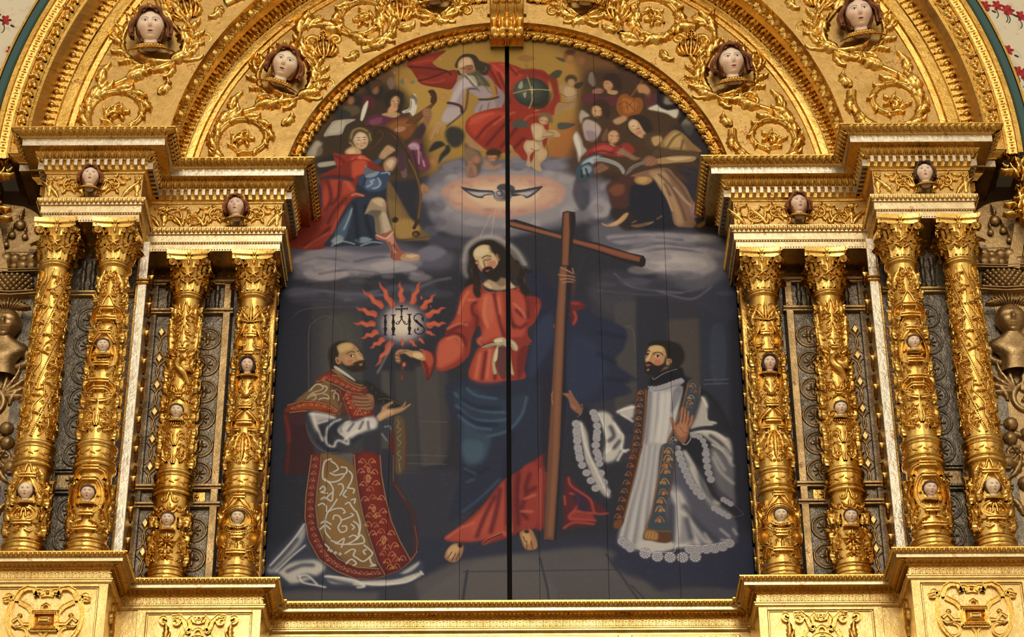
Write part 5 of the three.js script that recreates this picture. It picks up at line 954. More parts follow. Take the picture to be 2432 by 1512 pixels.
['e','#a59b98',5,0.32,354,860,29.3,12.1,0],
['e','#6c6974',5,0.37,127,911,18.7,7.7,0],
['e','#b0a6a0',5,0.28,98,882,20.7,8.6,0],
['e','#8e8688',5,0.43,421,919,23,9.5,0],
['e','#a59b98',5,0.37,133,879,36.6,15.1,0],
['e','#6c6974',5,0.28,94,934,20.7,8.6,0],
['e','#b0a6a0',5,0.23,345,874,22.8,9.4,0],
['e','#8e8688',5,0.36,89,897,21.5,8.9,0],
['e','#a59b98',5,0.33,194,885,39.2,16.2,0],
['e','#6c6974',5,0.25,272,924,20,8.3,0],
['e','#b0a6a0',5,0.26,398,920,21.6,8.9,0],
['e','#8e8688',5,0.45,334,931,20.3,8.4,0],
['e','#a59b98',5,0.24,387,900,25.9,10.7,0],
['e','#6c6974',5,0.39,71,932,21.4,8.8,0],
['e','#b0a6a0',5,0.28,152,919,30.2,12.5,0],
['e','#8e8688',5,0.27,121,910,17.2,7.1,0],
['e','#a59b98',5,0.28,266,923,30.7,12.7,0],
['e','#4e4d58',5,0.33,458,960,22,6.6,0],
['e','#5c5b66',5,0.36,245,948,27.5,8.2,0],
['e','#3c3c46',5,0.52,302,954,33.8,10.1,0],
['e','#4e4d58',5,0.43,487,994,45.1,13.5,0],
['e','#5c5b66',5,0.52,107,946,22,6.6,0],
['e','#3c3c46',5,0.44,362,1016,22.1,6.6,0],
['e','#4e4d58',5,0.55,263,998,32.3,9.7,0],
['e','#5c5b66',5,0.52,80,983,46.7,13.9,0],
['e','#3c3c46',5,0.52,377,997,48.6,14.5,0],
['e','#4e4d58',5,0.51,204,994,52.3,15.6,0],
['e','#5c5b66',5,0.42,234,1002,51,15.2,0],
['e','#3c3c46',5,0.43,327,972,41.4,12.3,0],
['e','#4e4d58',5,0.51,82,990,55.5,16.5,0],
['e','#5c5b66',5,0.42,373,973,46.6,13.9,0],
['e','#3c3c46',5,0.48,245,1006,24.3,7.2,0],
['e','#4e4d58',5,0.32,59,987,37.9,11.3,0],
['e','#9a918e',5,0.44,1230,859,35.4,12.7,0],
['e','#aea49e',5,0.38,1110,792,26.4,9.5,0],
['e','#77727a',5,0.38,1094,813,43.7,15.7,0],
['e','#bab0a8',5,0.38,1157,912,27.2,9.7,0],
['e','#9a918e',5,0.44,1092,849,40.9,14.6,0],
['e','#aea49e',5,0.29,1281,843,34.5,12.4,0],
['e','#77727a',5,0.42,1074,858,41.8,14.9,0],
['e','#bab0a8',5,0.25,1231,920,25.8,9.2,0],
['e','#9a918e',5,0.31,1163,828,24,8.6,0],
['e','#aea49e',5,0.42,1210,858,26.9,9.6,0],
['e','#77727a',5,0.22,1309,853,20,7.2,0],
['e','#bab0a8',5,0.35,1282,797,38.1,13.6,0],
['e','#9a918e',5,0.24,1121,898,18.4,6.6,0],
['e','#aea49e',5,0.27,1165,794,41.5,14.9,0],
['e','#77727a',5,0.32,1077,796,35.8,12.8,0],
['e','#bab0a8',5,0.45,1210,880,40.9,14.6,0],
['e','#9a918e',5,0.26,1228,818,31.4,11.2,0],
['e','#aea49e',5,0.26,1039,854,38.2,13.7,0],
['e','#77727a',5,0.34,1113,837,37.8,13.5,0],
['e','#bab0a8',5,0.41,1205,893,29.1,10.4,0],
['e','#9a918e',5,0.39,1291,803,44.5,15.9,0],
['e','#aea49e',5,0.44,1073,852,35.7,12.8,0],
['e','#77727a',5,0.41,1141,868,43,15.4,0],
['e','#bab0a8',5,0.26,1299,854,36.5,13,0],
['e','#9a918e',5,0.39,1235,902,36.2,12.9,0],
['e','#aea49e',5,0.46,1094,912,45.9,16.4,0],
['e','#77727a',5,0.44,1184,898,27,9.7,0],
['e','#bab0a8',5,0.32,1275,839,20.2,7.2,0],
['e','#9a918e',5,0.22,1188,895,31.8,11.4,0],
['e','#aea49e',5,0.25,1264,800,40.7,14.6,0],
['e','#77727a',5,0.25,1128,897,21.9,7.8,0],
['e','#bab0a8',5,0.38,1178,889,41.8,15,0],
['e','#9a918e',5,0.23,1299,858,45,16.1,0],
['e','#aea49e',5,0.39,1098,862,26.1,9.4,0],
['e','#4a4954',5,0.42,1205,965,50.3,15,0],
['e','#5a5963',5,0.52,1066,954,50.4,15,0],
['e','#363640',5,0.41,1021,989,54.6,16.3,0],
['e','#4a4954',5,0.4,1178,941,39.8,11.9,0],
['e','#5a5963',5,0.4,1192,928,54.6,16.3,0],
['e','#363640',5,0.4,1103,985,40.7,12.1,0],
['e','#4a4954',5,0.37,1229,931,39.9,11.9,0],
['e','#5a5963',5,0.39,1339,996,30.6,9.1,0],
['e','#363640',5,0.52,987,958,49.4,14.7,0],
['e','#4a4954',5,0.44,1136,950,28,8.3,0],
['e','#5a5963',5,0.26,1328,937,48.1,14.4,0],
['e','#363640',5,0.35,1016,942,45,13.4,0],
['e','#4a4954',5,0.47,1084,972,25,7.5,0],
['e','#5a5963',5,0.31,985,963,30,9,0],
['e','#363640',5,0.37,1159,959,34.3,10.2,0],
['e','#4a4954',5,0.44,1159,938,28.4,8.5,0],
['e','#8a8386',5,0.43,976,655,22.5,20.1,0],
['e','#9c9390',5,0.49,994,609,20.8,18.6,0],
['e','#5c5963',5,0.53,997,622,14.3,12.8,0],
['e','#8a8386',5,0.29,942,728,23,20.6,0],
['e','#9c9390',5,0.28,945,686,13.5,12.1,0],
['e','#5c5963',5,0.29,992,639,21.6,19.3,0],
['e','#8a8386',5,0.31,958,679,9.8,8.8,0],
['e','#9c9390',5,0.28,978,714,24.3,21.7,0],
['e','#5c5963',5,0.46,965,691,17.2,15.4,0],
['e','#8a8386',5,0.26,943,583,11.1,10,0],
['e','#9c9390',5,0.29,970,653,18.2,16.3,0],
['e','#5c5963',5,0.55,943,604,22.3,20,0],
['e','#8a8386',5,0.54,1000,588,10.5,9.4,0],
['e','#9c9390',5,0.39,962,692,14.5,13,0],
['e','#6a6770',5,0.25,474,664,18.7,16.7,0],
['e','#847e84',5,0.39,487,753,12.3,11,0],
['e','#47454f',5,0.3,488,659,12.5,11.2,0],
['e','#6a6770',5,0.49,473,573,23.1,20.7,0],
['e','#847e84',5,0.37,487,757,19.1,17.1,0],
['e','#47454f',5,0.49,479,680,24.5,21.9,0],
['e','#6a6770',5,0.48,459,768,20.9,18.7,0],
['e','#847e84',5,0.51,493,659,23.2,20.7,0],
['e','#47454f',5,0.37,486,737,21.2,19,0],
['e','#6a6770',5,0.39,486,585,14.7,13.2,0],
['e','#847e84',5,0.44,441,648,19.2,17.2,0],
['e','#47454f',5,0.35,457,775,19.7,17.6,0],
['e','#6a6770',5,0.37,483,694,17.6,15.8,0],
['e','#847e84',5,0.48,505,710,20.2,18.1,0],
['e','#726d75',5,0.47,883,502,28.3,11.3,0],
['e','#8a8488',5,0.31,584,521,15.4,6.1,0],
['e','#5c5963',5,0.52,633,505,20,8,0],
['e','#726d75',5,0.42,705,528,36.4,14.5,0],
['e','#8a8488',5,0.27,889,536,32.8,13,0],
['e','#5c5963',5,0.53,725,542,15.3,6.1,0],
['e','#726d75',5,0.4,544,525,18.1,7.2,0],
['e','#8a8488',5,0.38,731,503,35.9,14.3,0],
['e','#5c5963',5,0.34,695,533,22.6,9,0],
['e','#726d75',5,0.46,749,531,20.8,8.3,0],
['e','#8a8488',5,0.26,600,500,19.9,7.9,0],
['e','#5c5963',5,0.52,543,541,23.2,9.2,0],
['e','#726d75',5,0.53,787,503,36.9,14.7,0],
['e','#8a8488',5,0.39,508,549,24.1,9.6,0],
['e','#5c5963',5,0.53,880,514,26.2,10.4,0],
['e','#726d75',5,0.5,777,526,36.6,14.6,0],
['e','#8a8488',5,0.39,727,506,28.5,11.4,0],
['e','#5c5963',5,0.29,562,502,26.3,10.5,0],
['e','#726d75',5,0.33,661,537,24.7,9.8,0],
['e','#8a8488',5,0.41,718,523,32.1,12.8,0],
['e','#5c5963',5,0.32,890,554,31.1,12.4,0],
['e','#726d75',5,0.44,525,548,32.2,12.8,0],
['e','#8a8488',5,0.42,626,514,29.9,11.9,0],
['e','#5c5963',5,0.31,722,535,31.5,12.5,0],
['e','#726d75',5,0.51,581,553,35.2,14,0],
['e','#8a8488',5,0.38,494,502,20.5,8.1,0],
['f','#7a2a1c',2,1,[376,140,387,112,427,99,497,80,479,104,457,131,498,160,531,160,535,197,517,234,481,229,425,215,406,187,391,159]],
['f','#93321f',4,1,[384,133,428,113,464,104,457,127,420,141]],
['f','#8a3020',4,1,[414,178,465,187,502,169,532,178,517,206,466,210,429,210]],
['S','#4a1a16',3,0.9,2.8,[[384,145,435,150,494,160,517,178],[414,201,458,187,502,164]]],
['S','#a8432c',3,0.8,2.5,[[394,131,428,124,461,120],[429,205,466,208,495,197]]],
['f','#8f2f20',3,1,[612,142,672,128,716,142,756,161,782,156,819,180,817,299,780,317,722,344,671,298,649,207,620,170]],
['f','#a53a26',6,1,[631,132,672,135,708,161,745,179,708,234,686,271,668,234,649,179]],
['S','#c25a3c',4,0.7,3.2,[[649,142,679,179,697,234],[672,135,708,151,730,179]]],
['S','#5c1c16',4,0.8,3.6,[[664,170,686,234,700,289],[697,142,723,179],[627,142,649,179,671,234]]],
['f','#8c7a78',3,1,[535,197,561,178,598,179,627,197,657,225,656,271,605,280,591,325,656,312,678,298,682,253,646,207,620,179]],
['f','#a08c88',3,1,[539,201,568,188,613,216,649,252,613,271,576,248,565,234,554,280,547,325,515,365,486,356,500,311,514,279,521,234]],
['f','#bcaaa2',4,1,[546,201,568,192,598,216,576,225,554,234,540,266,529,288,514,279]],
['f','#b2a09a',4,1,[503,311,540,307,554,325,518,361,489,356]],
['s','#3c2a2c',3,1,5.7,[507,288,525,291,547,302,551,325]],
['s','#4a3836',3,0.8,3.2,[504,379,540,343,562,311,569,252,572,234,598,234]],
['f','#9d8c86',3,1,[591,325,609,284,646,275,656,298,649,312]],
['s','#3a2c2e',3,1,3.6,[605,275,635,275,664,266]],
['S','#6e5d5c',3,0.7,2.1,[[613,206,635,243,649,252],[576,206,605,243],[613,298,606,321],[635,289,631,312]]],
['f','#8e3020',3,1,[562,370,576,343,613,321,671,307,722,312,780,322,817,317,815,434,778,505,742,509,714,478,649,482,598,442,566,402]],
['f','#ab3d28',6,1,[569,366,598,334,649,321,686,326,671,362,635,388,613,424,584,411]],
['f','#b84a30',6,1,[576,348,613,330,649,325,620,352,591,370]],
['S','#5a1a16',5,0.85,4.3,[[598,424,627,380,671,344],[627,451,664,398,700,353],[671,460,707,407,736,362],[700,478,743,425]]],
['S','#c25a3e',4,0.7,2.8,[[576,370,606,343,649,330],[649,371,686,339,715,326],[736,380,755,344,795,331]]],
['f','#3a2c20',3,1,[531,150,535,118,557,96,590,100,609,128,635,142,627,179,598,169,583,141]],
['f','#b28a62',3,1,[537,155,538,127,553,109,575,109,587,132,588,160,572,178,550,178,541,169]],
['f','#d0ab7c',4,1,[542,132,557,113,575,116,579,137,557,146,542,150]],
['f','#7c5038',4,0.7,[553,146,583,141,587,160,576,178,561,178]],
['S','#3a2418',1.2,1,1.8,[[544,153,554,151,559,155],[564,146,576,141,583,145],[568,155,579,153]]],
['f','#b06a4c',3,0.8,[556,155,565,160,565,174,557,174]],
['f','#4f4a3a',4,1,[557,178,576,174,598,160,612,179,631,206,638,225,613,220,591,225,576,206]],
['f','#a89c7c',4,1,[568,183,587,183,598,206,598,225,583,211]],
['f','#6b644c',4,0.9,[598,179,616,206,620,220,602,206]],
['s','#c9bfa0',3,0.8,2.1,[561,176,568,183,583,202,594,220]],
['f','#3b2d22',3,1,[539,160,546,174,554,178,539,178,533,164]],
['f','#3c2f26',4,1,[598,123,627,132,642,146,631,160,609,151]],
['s','#a58a7a',2,0.7,2.1,[618,165,627,156,624,146]],
['f','#b58c5e',2,1,[478,361,493,370,482,388,475,410,468,401,458,428,452,423,461,392,468,374]],
['S','#8a6240',1.5,0.8,1.4,[[478,370,464,392,456,423],[484,374,473,397,465,419],[488,379,481,401,477,417]]],
['e','#a8743c',7,0.75,375,195,10.6,12.6,0],
['e','#c2864c',6,0.6,374,198,6.3,7.6,0],
['e','#8a5a30',7,0.75,339,168,9.9,11.8,0],
['e','#c2864c',6,0.6,338,170,5.9,7.1,0],
['e','#a9783c',7,0.75,483,112,9.3,11,0],
['e','#c2864c',6,0.6,481,115,5.6,6.6,0],
['e','#b0703a',7,0.75,462,510,13.2,15.8,0],
['e','#c2864c',6,0.6,460,512,7.9,9.5,0],
['e','#a87c3c',7,0.75,491,265,13.2,15.8,0],
['e','#c2864c',6,0.6,490,268,7.9,9.5,0],
['f','#5a6a62',5,0.7,[352,205,366,191,367,214]],
['f','#5a6a62',5,0.7,[387,205,403,201,396,214]],
['f','#33302a',7,1,[500,397,518,379,548,388,559,415,548,451,523,459,504,433]],
['f','#2c2a26',4,1,[451,477,465,441,490,437,501,459,484,490,480,521,494,499,516,473,505,450]],
['f','#5c4c3c',5,1,[559,442,577,460,606,473,613,522,599,566,570,566,563,513]],
['f','#a87a5a',4,1,[564,424,577,420,591,446,613,460,613,473,584,460]],
['f','#8a6a50',6,0.8,[562,460,599,478,610,513,592,522,563,513]],
['e','#b0705a',6,0.8,596,506,11.2,12.6,0],
['e','#a87058',6,0.7,577,521,8.6,11.8,0],
['f','#96705a',4,1,[566,530,592,526,599,561,577,571,567,571]],
['f','#8a624c',4,0.8,[574,539,584,535,588,571,570,571]],
['e','#4a3320',5,1,649,486,21.8,23.7,0],
['e','#b27a54',4,1,645,497,14.5,15.8,0],
['f','#3a2818',4,1,[627,478,649,467,671,474,667,487,635,489]],
['f','#a87a54',4,1,[620,513,627,509,649,531,670,522,674,531,649,544,628,535]],
['S','#3a2416',1,1,1.4,[[638,501,642,503],[651,502,657,500]]],
['s','#7a2c20',1.2,1,1.4,[642,513,649,515]],
['f','#a2784e',4,1,[689,451,703,452,714,474,714,496,703,491,700,474]],
['S','#c49a70',1.5,1,1.4,[[690,461,701,467],[698,450,706,461]]],
['e','#2f342c',2.5,1,768,248,55.5,56,0],
['e','#454a3c',10,0.9,759,239,43,43.4,0],
['e','#5c5f4c',10,0.6,740,234,23.1,23.7,0],
['f','#20231f',8,0.8,[773,299,810,281,829,244,824,290,795,313]],
['s','#9a8450',1.5,1,4.6,[756,189,765,226,770,276,760,310]],
['s','#a08a54',1.5,1,4.3,[712,251,767,237,829,240]],
['s','#e8dfb8',2,1,2.1,[761,237,778,239]],
['s','#d8cfa4',2,1,1.8,[770,226,771,253]],
['f','#c9c4a0',4,0.6,[726,225,738,202,741,226,734,235]],
['f','#b5b290',4,0.7,[741,253,752,248,748,271]],
['S','#8a5a2c',1.2,1,2.1,[[753,133,754,184],[730,156,778,152],[747,142,762,145]]],
['f','#7a3020',3,0.8,[712,179,730,161,775,156,797,180,782,184,741,175]],
['f','#8c5a34',5,0.6,[723,114,749,100,782,114,760,126,742,126]],
['f','#7d2a1e',4,0.95,[782,161,826,180,848,198,854,263,846,313,824,317,836,263,826,208,797,180]],
['f','#8e2f20',4,0.9,[817,299,854,254,857,290,838,336,795,326]],
['e','#6a4426',6,1,891,105,18.5,22.1,0],
['e','#a5703c',5,1,891,115,12.6,15,0],
['e','#4a2c18',6,1,893,89,16.5,11,0],
['e','#8a5a34',6,1,926,124,13.2,15.8,0],
['e','#b0743c',7,0.8,890,157,14.5,13.4,0],
['f','#55462e',4,1,[845,110,871,115,875,129,860,124]],
['f','#4a4030',3,1,[826,180,848,161,865,166,855,189,840,194]],
['f','#3d3528',3,1,[903,217,932,208,921,231,906,233]],
['e','#4a3a24',4,1,893,198,19.2,18.9,0],
['e','#b0885c',4,1,893,210,11.9,14.2,0],
['f','#a58258',4,1,[855,222,873,217,902,236,913,254,905,281,901,309,875,318,853,326,842,326,850,290,876,286,862,254]],
['f','#c2a174',5,0.8,[877,226,902,236,905,263,883,272,869,249]],
['f','#a07a52',3,1,[846,299,868,290,890,295,853,326,846,345,838,336]],
['S','#4a3820',2,0.7,1.8,[[858,254,883,268,909,258],[854,286,876,290,901,286],[913,240,912,272]]],
['e','#a8743a',7,0.7,891,344,14.5,15.8,0],
['f','#4a4a40',3,1,[704,380,726,353,751,362,758,380,736,385]],
['f','#4c4a40',3,1,[852,367,903,372,881,388,852,392]],
['e','#6a5030',4,1,809,348,21.2,22.1,0],
['e','#c09a72',4,1,805,357,13.9,17.4,0],
['f','#7a5c38',4,1,[787,344,802,328,828,335,833,363,824,367,816,344]],
['f','#b5966c',3,1,[765,380,780,367,802,376,812,394,838,394,854,408,852,421,823,421,801,434,804,461,815,479,811,501,793,523,796,549,778,545,764,527,771,501,775,474,760,496,764,531,750,527,753,492,741,460,750,434,772,430]],
['f','#d0b48a',6,0.8,[769,385,787,376,801,389,794,425,776,425]],
['f','#d2b48c',6,0.7,[747,447,772,438,793,461,779,470,754,478]],
['f','#c8a880',6,0.7,[782,474,804,470,807,492,789,510]],
['S','#54402a',2.2,0.8,2.1,[[772,430,790,438,808,430],[764,465,779,474,790,470],[812,398,837,408],[801,421,837,416],[808,434,817,474,813,501]]],
['S','#3a2a18',1,1,1.4,[[796,356,802,358],[809,360,816,360]]],
['e','#b06a50',4,0.6,812,369,4.6,4.7,0],
['f','#2c231c',16,0.8,[73,475,150,332,232,246,304,214,378,251,398,342,428,387,448,521,398,570,76,568]],
['f','#5c4028',8,0.6,[252,168,281,158,318,159,340,177,319,205,289,205]],
['f','#2a241e',5,1,[245,214,267,195,293,200,305,232,298,278,276,264,254,250]],
['e','#8a5c38',5,1,279,236,11.2,18.1,0],
['f','#4d3520',4,1,[260,204,289,200,299,223,282,223,268,237]],
['f','#2b241f',5,1,[188,268,210,250,232,264,233,296,204,296]],
['e','#94653c',5,1,203,277,11.2,18.1,0],
['f','#5a4a30',5,1,[175,305,200,296,226,300,234,323,205,341,176,341]],
['f','#30302c',4,1,[154,318,175,309,201,323,205,341,169,346]],
['f','#55242a',5,1,[240,269,265,260,280,283,277,305,248,305]],
['f','#7a685c',4,0.8,[315,200,329,186,337,214,330,237,319,223]],
['f','#2a231e',5,1,[305,264,327,237,360,246,368,278,358,324,328,319,310,296]],
['e','#c49a68',4,1,340,278,15.2,26,0],
['f','#2c221a',4,1,[320,255,338,242,364,251,364,269,346,260,331,269,324,296,317,287]],
['f','#c89468',4,1,[332,296,350,297,347,319,321,328,321,310]],
['e','#b0664a',5,0.7,342,292,5.9,5.5,0],
['S','#33221a',1,1,1.4,[[331,279,339,281],[347,279,353,278],[336,267,331,270],[346,268,354,267]]],
['s','#7a342a',1,1,1.4,[338,302,346,302]],
['f','#b8935e',5,1,[300,333,321,324,350,324,358,338,329,346]],
['f','#d8cfb8',3,1,[235,350,241,305,254,278,258,287,252,323,242,355]],
['f','#d0c6ae',3,1,[365,319,387,306,390,270,400,251,410,270,409,315,398,338,387,324,369,328]],
['f','#4a4030',3,0.7,[390,270,395,254,410,270,408,297,401,274]],
['s','#3c3428',2,0.7,2.1,[393,279,390,310,372,324]],
['f','#5a2a3c',4,1,[250,360,278,332,307,337,344,346,358,333,373,342,344,360,308,378,265,382]],
['f','#7a3f52',5,1,[264,355,300,342,300,364,272,373]],
['f','#6a3347',4,1,[389,445,403,428,425,437,436,477,455,534,427,547,405,512,382,468]],
['f','#a7808a',5,1,[386,454,400,439,418,446,422,463,397,468]],
['S','#c0a0a4',3,0.8,2.5,[[389,452,407,450,418,472,419,521],[426,477,437,530]]],
['S','#3c1c28',4,0.8,3.2,[[400,472,416,530],[425,446,433,503],[382,472,398,521]]],
['f','#6e4f52',5,1,[362,529,376,503,384,564,370,570]],
['f','#4a3038',6,1,[347,490,375,476,383,529,362,547]],
['f','#6a3f1e',3,1,[312,378,333,355,380,342,409,360,406,392,382,428,353,432,334,409]],
['f','#8a5526',5,1,[323,378,351,356,387,351,399,369,366,392,345,396]],
['f','#7d4a22',5,1,[359,405,395,378,403,392,382,423]],
['f','#5c3a1e',2,1,[380,360,448,297,467,288,460,302,417,360,395,369]],
['f','#4a2d18',2,1,[444,242,459,236,470,252,472,279,463,293,452,284,454,261]],
['S','#2e1c10',1,1,1.4,[[448,247,468,252],[450,258,471,262],[452,270,471,272]]],
['S','#9a8a60',0.8,0.8,0.6,[[352,392,398,351,456,293],[354,395,402,356,458,296]]],
['f','#8e6340',4,1,[427,315,445,306,456,320,456,347,439,388,417,396,420,369,431,347]],
['S','#b58458',1.5,1,1.4,[[430,311,449,318],[429,322,449,327],[431,331,449,336]]],
['f','#a8785a',4,1,[341,391,359,378,377,383,370,396,352,400]],
['f','#3a2a2c',5,1,[410,392,428,365,439,388,425,423,410,419]],
['f','#a59a84',2,1,[123,415,141,372,158,354,220,350,192,373,178,408,150,413]],
['f','#beb298',4,1,[138,404,155,368,188,359,174,395]],
['S','#6a5c48',0.8,0.8,0.7,[[142,395,177,377],[145,386,184,366],[152,372,188,361],[142,404,174,386]]],
['s','#3e362c',1,1,1.8,[123,416,153,413,178,408]],
['f','#8a7a5c',5,0.7,[90,448,107,435,123,466,116,488,95,488]],
['f','#b8ae96',5,0.8,[73,484,90,448,103,430,122,444,108,457,102,484,92,506]],
['f','#2a2622',5,1,[110,510,145,488,188,493,207,511,190,537,147,550,112,554]],
['f','#a59c86',5,1,[110,517,139,510,175,508,189,515,147,528,114,532]],
['f','#57472c',4,1,[201,422,210,391,236,380,261,391,271,422,266,445,251,404,229,400,219,422,213,458,205,444]],
['S','#9a8450',3,0.9,2.1,[[208,422,214,395,236,384,258,396],[205,440,216,449,213,462],[265,404,270,431]]],
['f','#c6a47a',3,1,[215,427,229,400,251,404,262,427,258,454,242,465,227,458,219,444]],
['f','#dcc09a',6,1,[222,422,236,404,251,413,244,436,230,436]],
['e','#b86a54',5,0.7,251,442,5.3,5.1,0],
['e','#b86a54',5,0.5,228,446,4.6,4.7,0],
['S','#3a281c',1.2,1,1.8,[[228,429,237,431],[246,429,253,427],[226,420,237,421],[244,420,254,419]]],
['s','#96402f',1.2,1,1.8,[238,451,246,453]],
['s','#a87c58',1.5,1,1.4,[241,427,240,441,243,444]],
['f','#c2996c',4,1,[195,466,216,453,238,467,239,484,210,489,192,480]],
['f','#d4b48a',5,1,[199,471,216,462,224,480,206,484]],
['f','#8f3022',3,1,[156,480,181,484,239,484,268,502,298,538,312,547,270,569,241,559,191,564,168,528]],
['f','#b8492f',5,1,[210,498,239,489,268,507,298,538,269,529,254,525,248,555,227,564,218,528]],
['f','#ca6444',5,1,[232,498,246,489,268,511,254,520]],
['s','#e8b090',2,1,1.4,[239,491,237,496,243,502]],
['S','#5e1c18',4,0.8,3.2,[[225,502,219,537,227,564],[268,520,290,538],[160,488,189,511,198,555]]],
['f','#3a4a5c',3,1,[282,511,300,498,304,511,290,524]],
['f','#b08a64',4,1,[296,494,310,463,324,449,346,467,325,489,311,503]],
['S','#d0aa80',1.5,1,1.4,[[303,480,321,458,335,463],[307,487,332,467,346,470],[311,494,336,476]]],
['f','#a88462',4,1,[311,520,325,498,343,494,354,507,344,538,327,555,316,547]],
['f','#cdb08c',5,1,[319,520,333,503,344,512,333,538]],
['s','#3a2818',1.5,1,8.5,[253,471,274,462,302,432,309,405,294,387,280,396,287,414,298,409]],
['s','#5c3f22',2,1,3.2,[256,469,278,458,302,427,307,405,294,391]],
['s','#38261a',1.8,1,11.4,[264,378,308,380,345,409,375,454,397,503,412,552,417,582]],
['s','#5e4426',2.5,1,3.6,[272,374,312,378,349,409,378,456,401,508,414,565]],
['f','#7c2a1e',3,1,[120,572,141,549,178,526,214,506,260,506,310,543,251,563,235,589,220,616,231,626,253,639,221,652,185,717,151,821,76,833,25,820,22,801,52,756,104,717,129,671]],
['f','#a63f2a',7,1,[142,585,180,579,213,592,228,622,182,645,157,678,141,691,128,645]],
['f','#b84c32',6,1,[216,512,254,506,261,529,253,556,229,566,221,582,215,552]],
['f','#c05a40',6,0.7,[191,582,208,586,225,619,214,619]],
['f','#8e3424',4,1,[182,645,247,636,253,641,215,649,194,678,174,724,150,801,108,827,76,833,107,788,147,717]],
['s','#cf8566',4,0.9,2.4,[218,637,231,632,253,639]],
['S','#4a1815',6,0.8,3.8,[[142,585,155,645,141,691],[180,586,177,639,156,671],[120,575,158,566,196,569,218,579],[148,737,168,691,199,649],[81,820,118,795,154,756]]],
['S','#b8503a',5,0.8,2.4,[[160,776,175,730,194,678],[82,828,113,801,149,776],[32,801,79,762,124,756]]],
['f','#7a2a1e',6,1,[22,814,32,794,68,762,116,746,127,762,102,795,70,817]],
['s','#2c3442',3,0.9,3.3,[126,572,158,572,191,577,216,581]],
['f','#35435a',3,1,[235,579,256,553,288,543,316,550,335,546,330,566,323,606,307,629,274,632,247,616]],
['f','#8a98a2',5,0.9,[256,566,278,550,299,550,289,566,267,573]],
['f','#56677c',6,1,[251,586,278,573,306,586,296,613,263,613]],
['S','#9eb0ba',3,0.9,1.6,[[263,606,279,593,273,586,284,580],[282,613,298,606,303,590,295,573],[305,556,327,553,330,560]]],
['S','#1e2634',4,0.9,2.4,[[244,606,263,626,296,629,323,616],[256,576,252,599]]],
['F','#60646c',1.5,1,[254,526,275,543,291,550,251,563,254,543]],
['s','#c9cdd0',1,1,1.1,[254,526,258,533]],
['f','#28303f',3,1,[221,652,253,646,277,646,268,685,288,737,292,789,317,812,295,821,258,824,215,821,167,824,140,817,170,769,196,711]],
['f','#4a5d70',6,1,[171,776,196,717,219,678,222,691,213,744,203,789,188,802]],
['f','#8a9696',6,1,[161,801,182,782,198,795,188,811,167,814]],
['f','#788890',6,1,[231,802,257,789,284,799,258,812]],
['S','#a8b2b0',3,0.8,1.6,[[197,763,212,718,220,685],[162,821,193,805,231,815],[250,821,284,808,314,812]]],
['S','#161b26',7,0.8,3.8,[[226,665,234,737,241,802],[259,678,266,737,284,789]]],
['f','#9c8668',3,1,[270,669,280,649,302,644,318,656,324,679,325,702,334,738,345,767,332,776,305,780,294,770,287,718,266,705,258,708]],
['f','#c4ad86',6,1,[280,656,302,648,316,656,313,679,294,672]],
['f','#bba78a',6,1,[309,705,322,705,337,751,334,770,318,770]],
['e','#c48a74',6,0.8,317,672,5.5,10.8,0],
['f','#5c5044',7,0.9,[266,705,281,692,308,695,303,711,288,724,282,711]],
['f','#6a5c4a',7,0.8,[289,718,301,718,308,773,297,773]],
['f','#9a5844',3,1,[294,780,316,780,345,767,351,790,357,812,371,838,387,851,371,873,345,870,338,834,324,806,298,799]],
['f','#c08a70',6,1,[327,796,345,780,351,809,349,822,360,844,347,847,335,815]],
['s','#d8b498',3,1,1.6,[297,783,322,796,335,786,348,770]],
['S','#6a342a',3,0.8,1.6,[[335,809,344,834,344,863],[346,818,360,841]]],
['f','#b89068',3,1,[371,860,387,849,414,851,427,857,422,873,398,876,374,873]],
['f','#d0b088',5,1,[384,857,408,854,422,860,403,867]],
['S','#6a4a34',1.5,1,1.1,[[376,863,387,854,398,851],[408,865,422,862]]],
['f','#6e5634',4,1,[325,586,342,606,401,725,456,787,440,803,364,799,345,764,330,705,324,652]],
['f','#a07e42',6,1,[344,738,360,718,395,725,412,738,428,758,407,790,364,796,350,770]],
['f','#8a6c3a',8,0.7,[326,659,356,666,384,718,347,731]],
['e','#33241a',3,1,351,728,9.6,10.8,0.6],
['s','#4c3a22',2,1,2.7,[365,800,418,796,456,788]],
['s','#38281a',2,1,10.8,[386,506,403,547,420,600,424,666,420,725,409,758]],
['s','#6a5030',3,1,3.5,[389,506,406,547,423,604,426,666,421,722]],
['e','#3c2a18',2,1,415,780,12.1,12,0],
['e','#6b4f2c',3,1,413,781,6.5,6.6,0],
['S','#3a3028',0.8,0.8,0.5,[[336,586,344,712],[354,573,354,692],[360,573,374,725],[366,583,385,738],[371,593,396,757],[377,600,406,738]]],
['f','#6a5a50',4,1,[428,597,439,594,453,614,445,633,432,630]],
['f','#a67c58',4,1,[431,604,448,610,451,624,437,633,432,620]],
['f','#9c7450',4,1,[428,599,444,602,454,615,447,632,434,635,428,622]],
['S','#5c4030',1.5,1,1.1,[[433,629,439,622],[440,632,444,624]]],
['f','#35251b',16,0.75,[933,185,1025,158,1099,172,1170,228,1259,301,1327,459,1300,575,907,572,906,412]],
['f','#7a6a5a',4,1,[947,208,951,176,962,171,969,204,965,227]],
['e','#3c2818',5,1,1020,204,25.8,27.6,0],
['e','#b8895e',4,1,1009,220,15.2,22.9,0],
['f','#33221a',4,1,[991,199,1010,176,1040,181,1053,218,1045,246,1027,218,1013,204]],
['f','#b58b5c',4,1,[1008,241,1038,245,1030,259,1008,254]],
['S','#3a2418',1,1,1.4,[[1002,214,1009,214],[1018,212,1026,211]]],
['s','#8a4434',1,1,1.4,[1009,232,1018,232]],
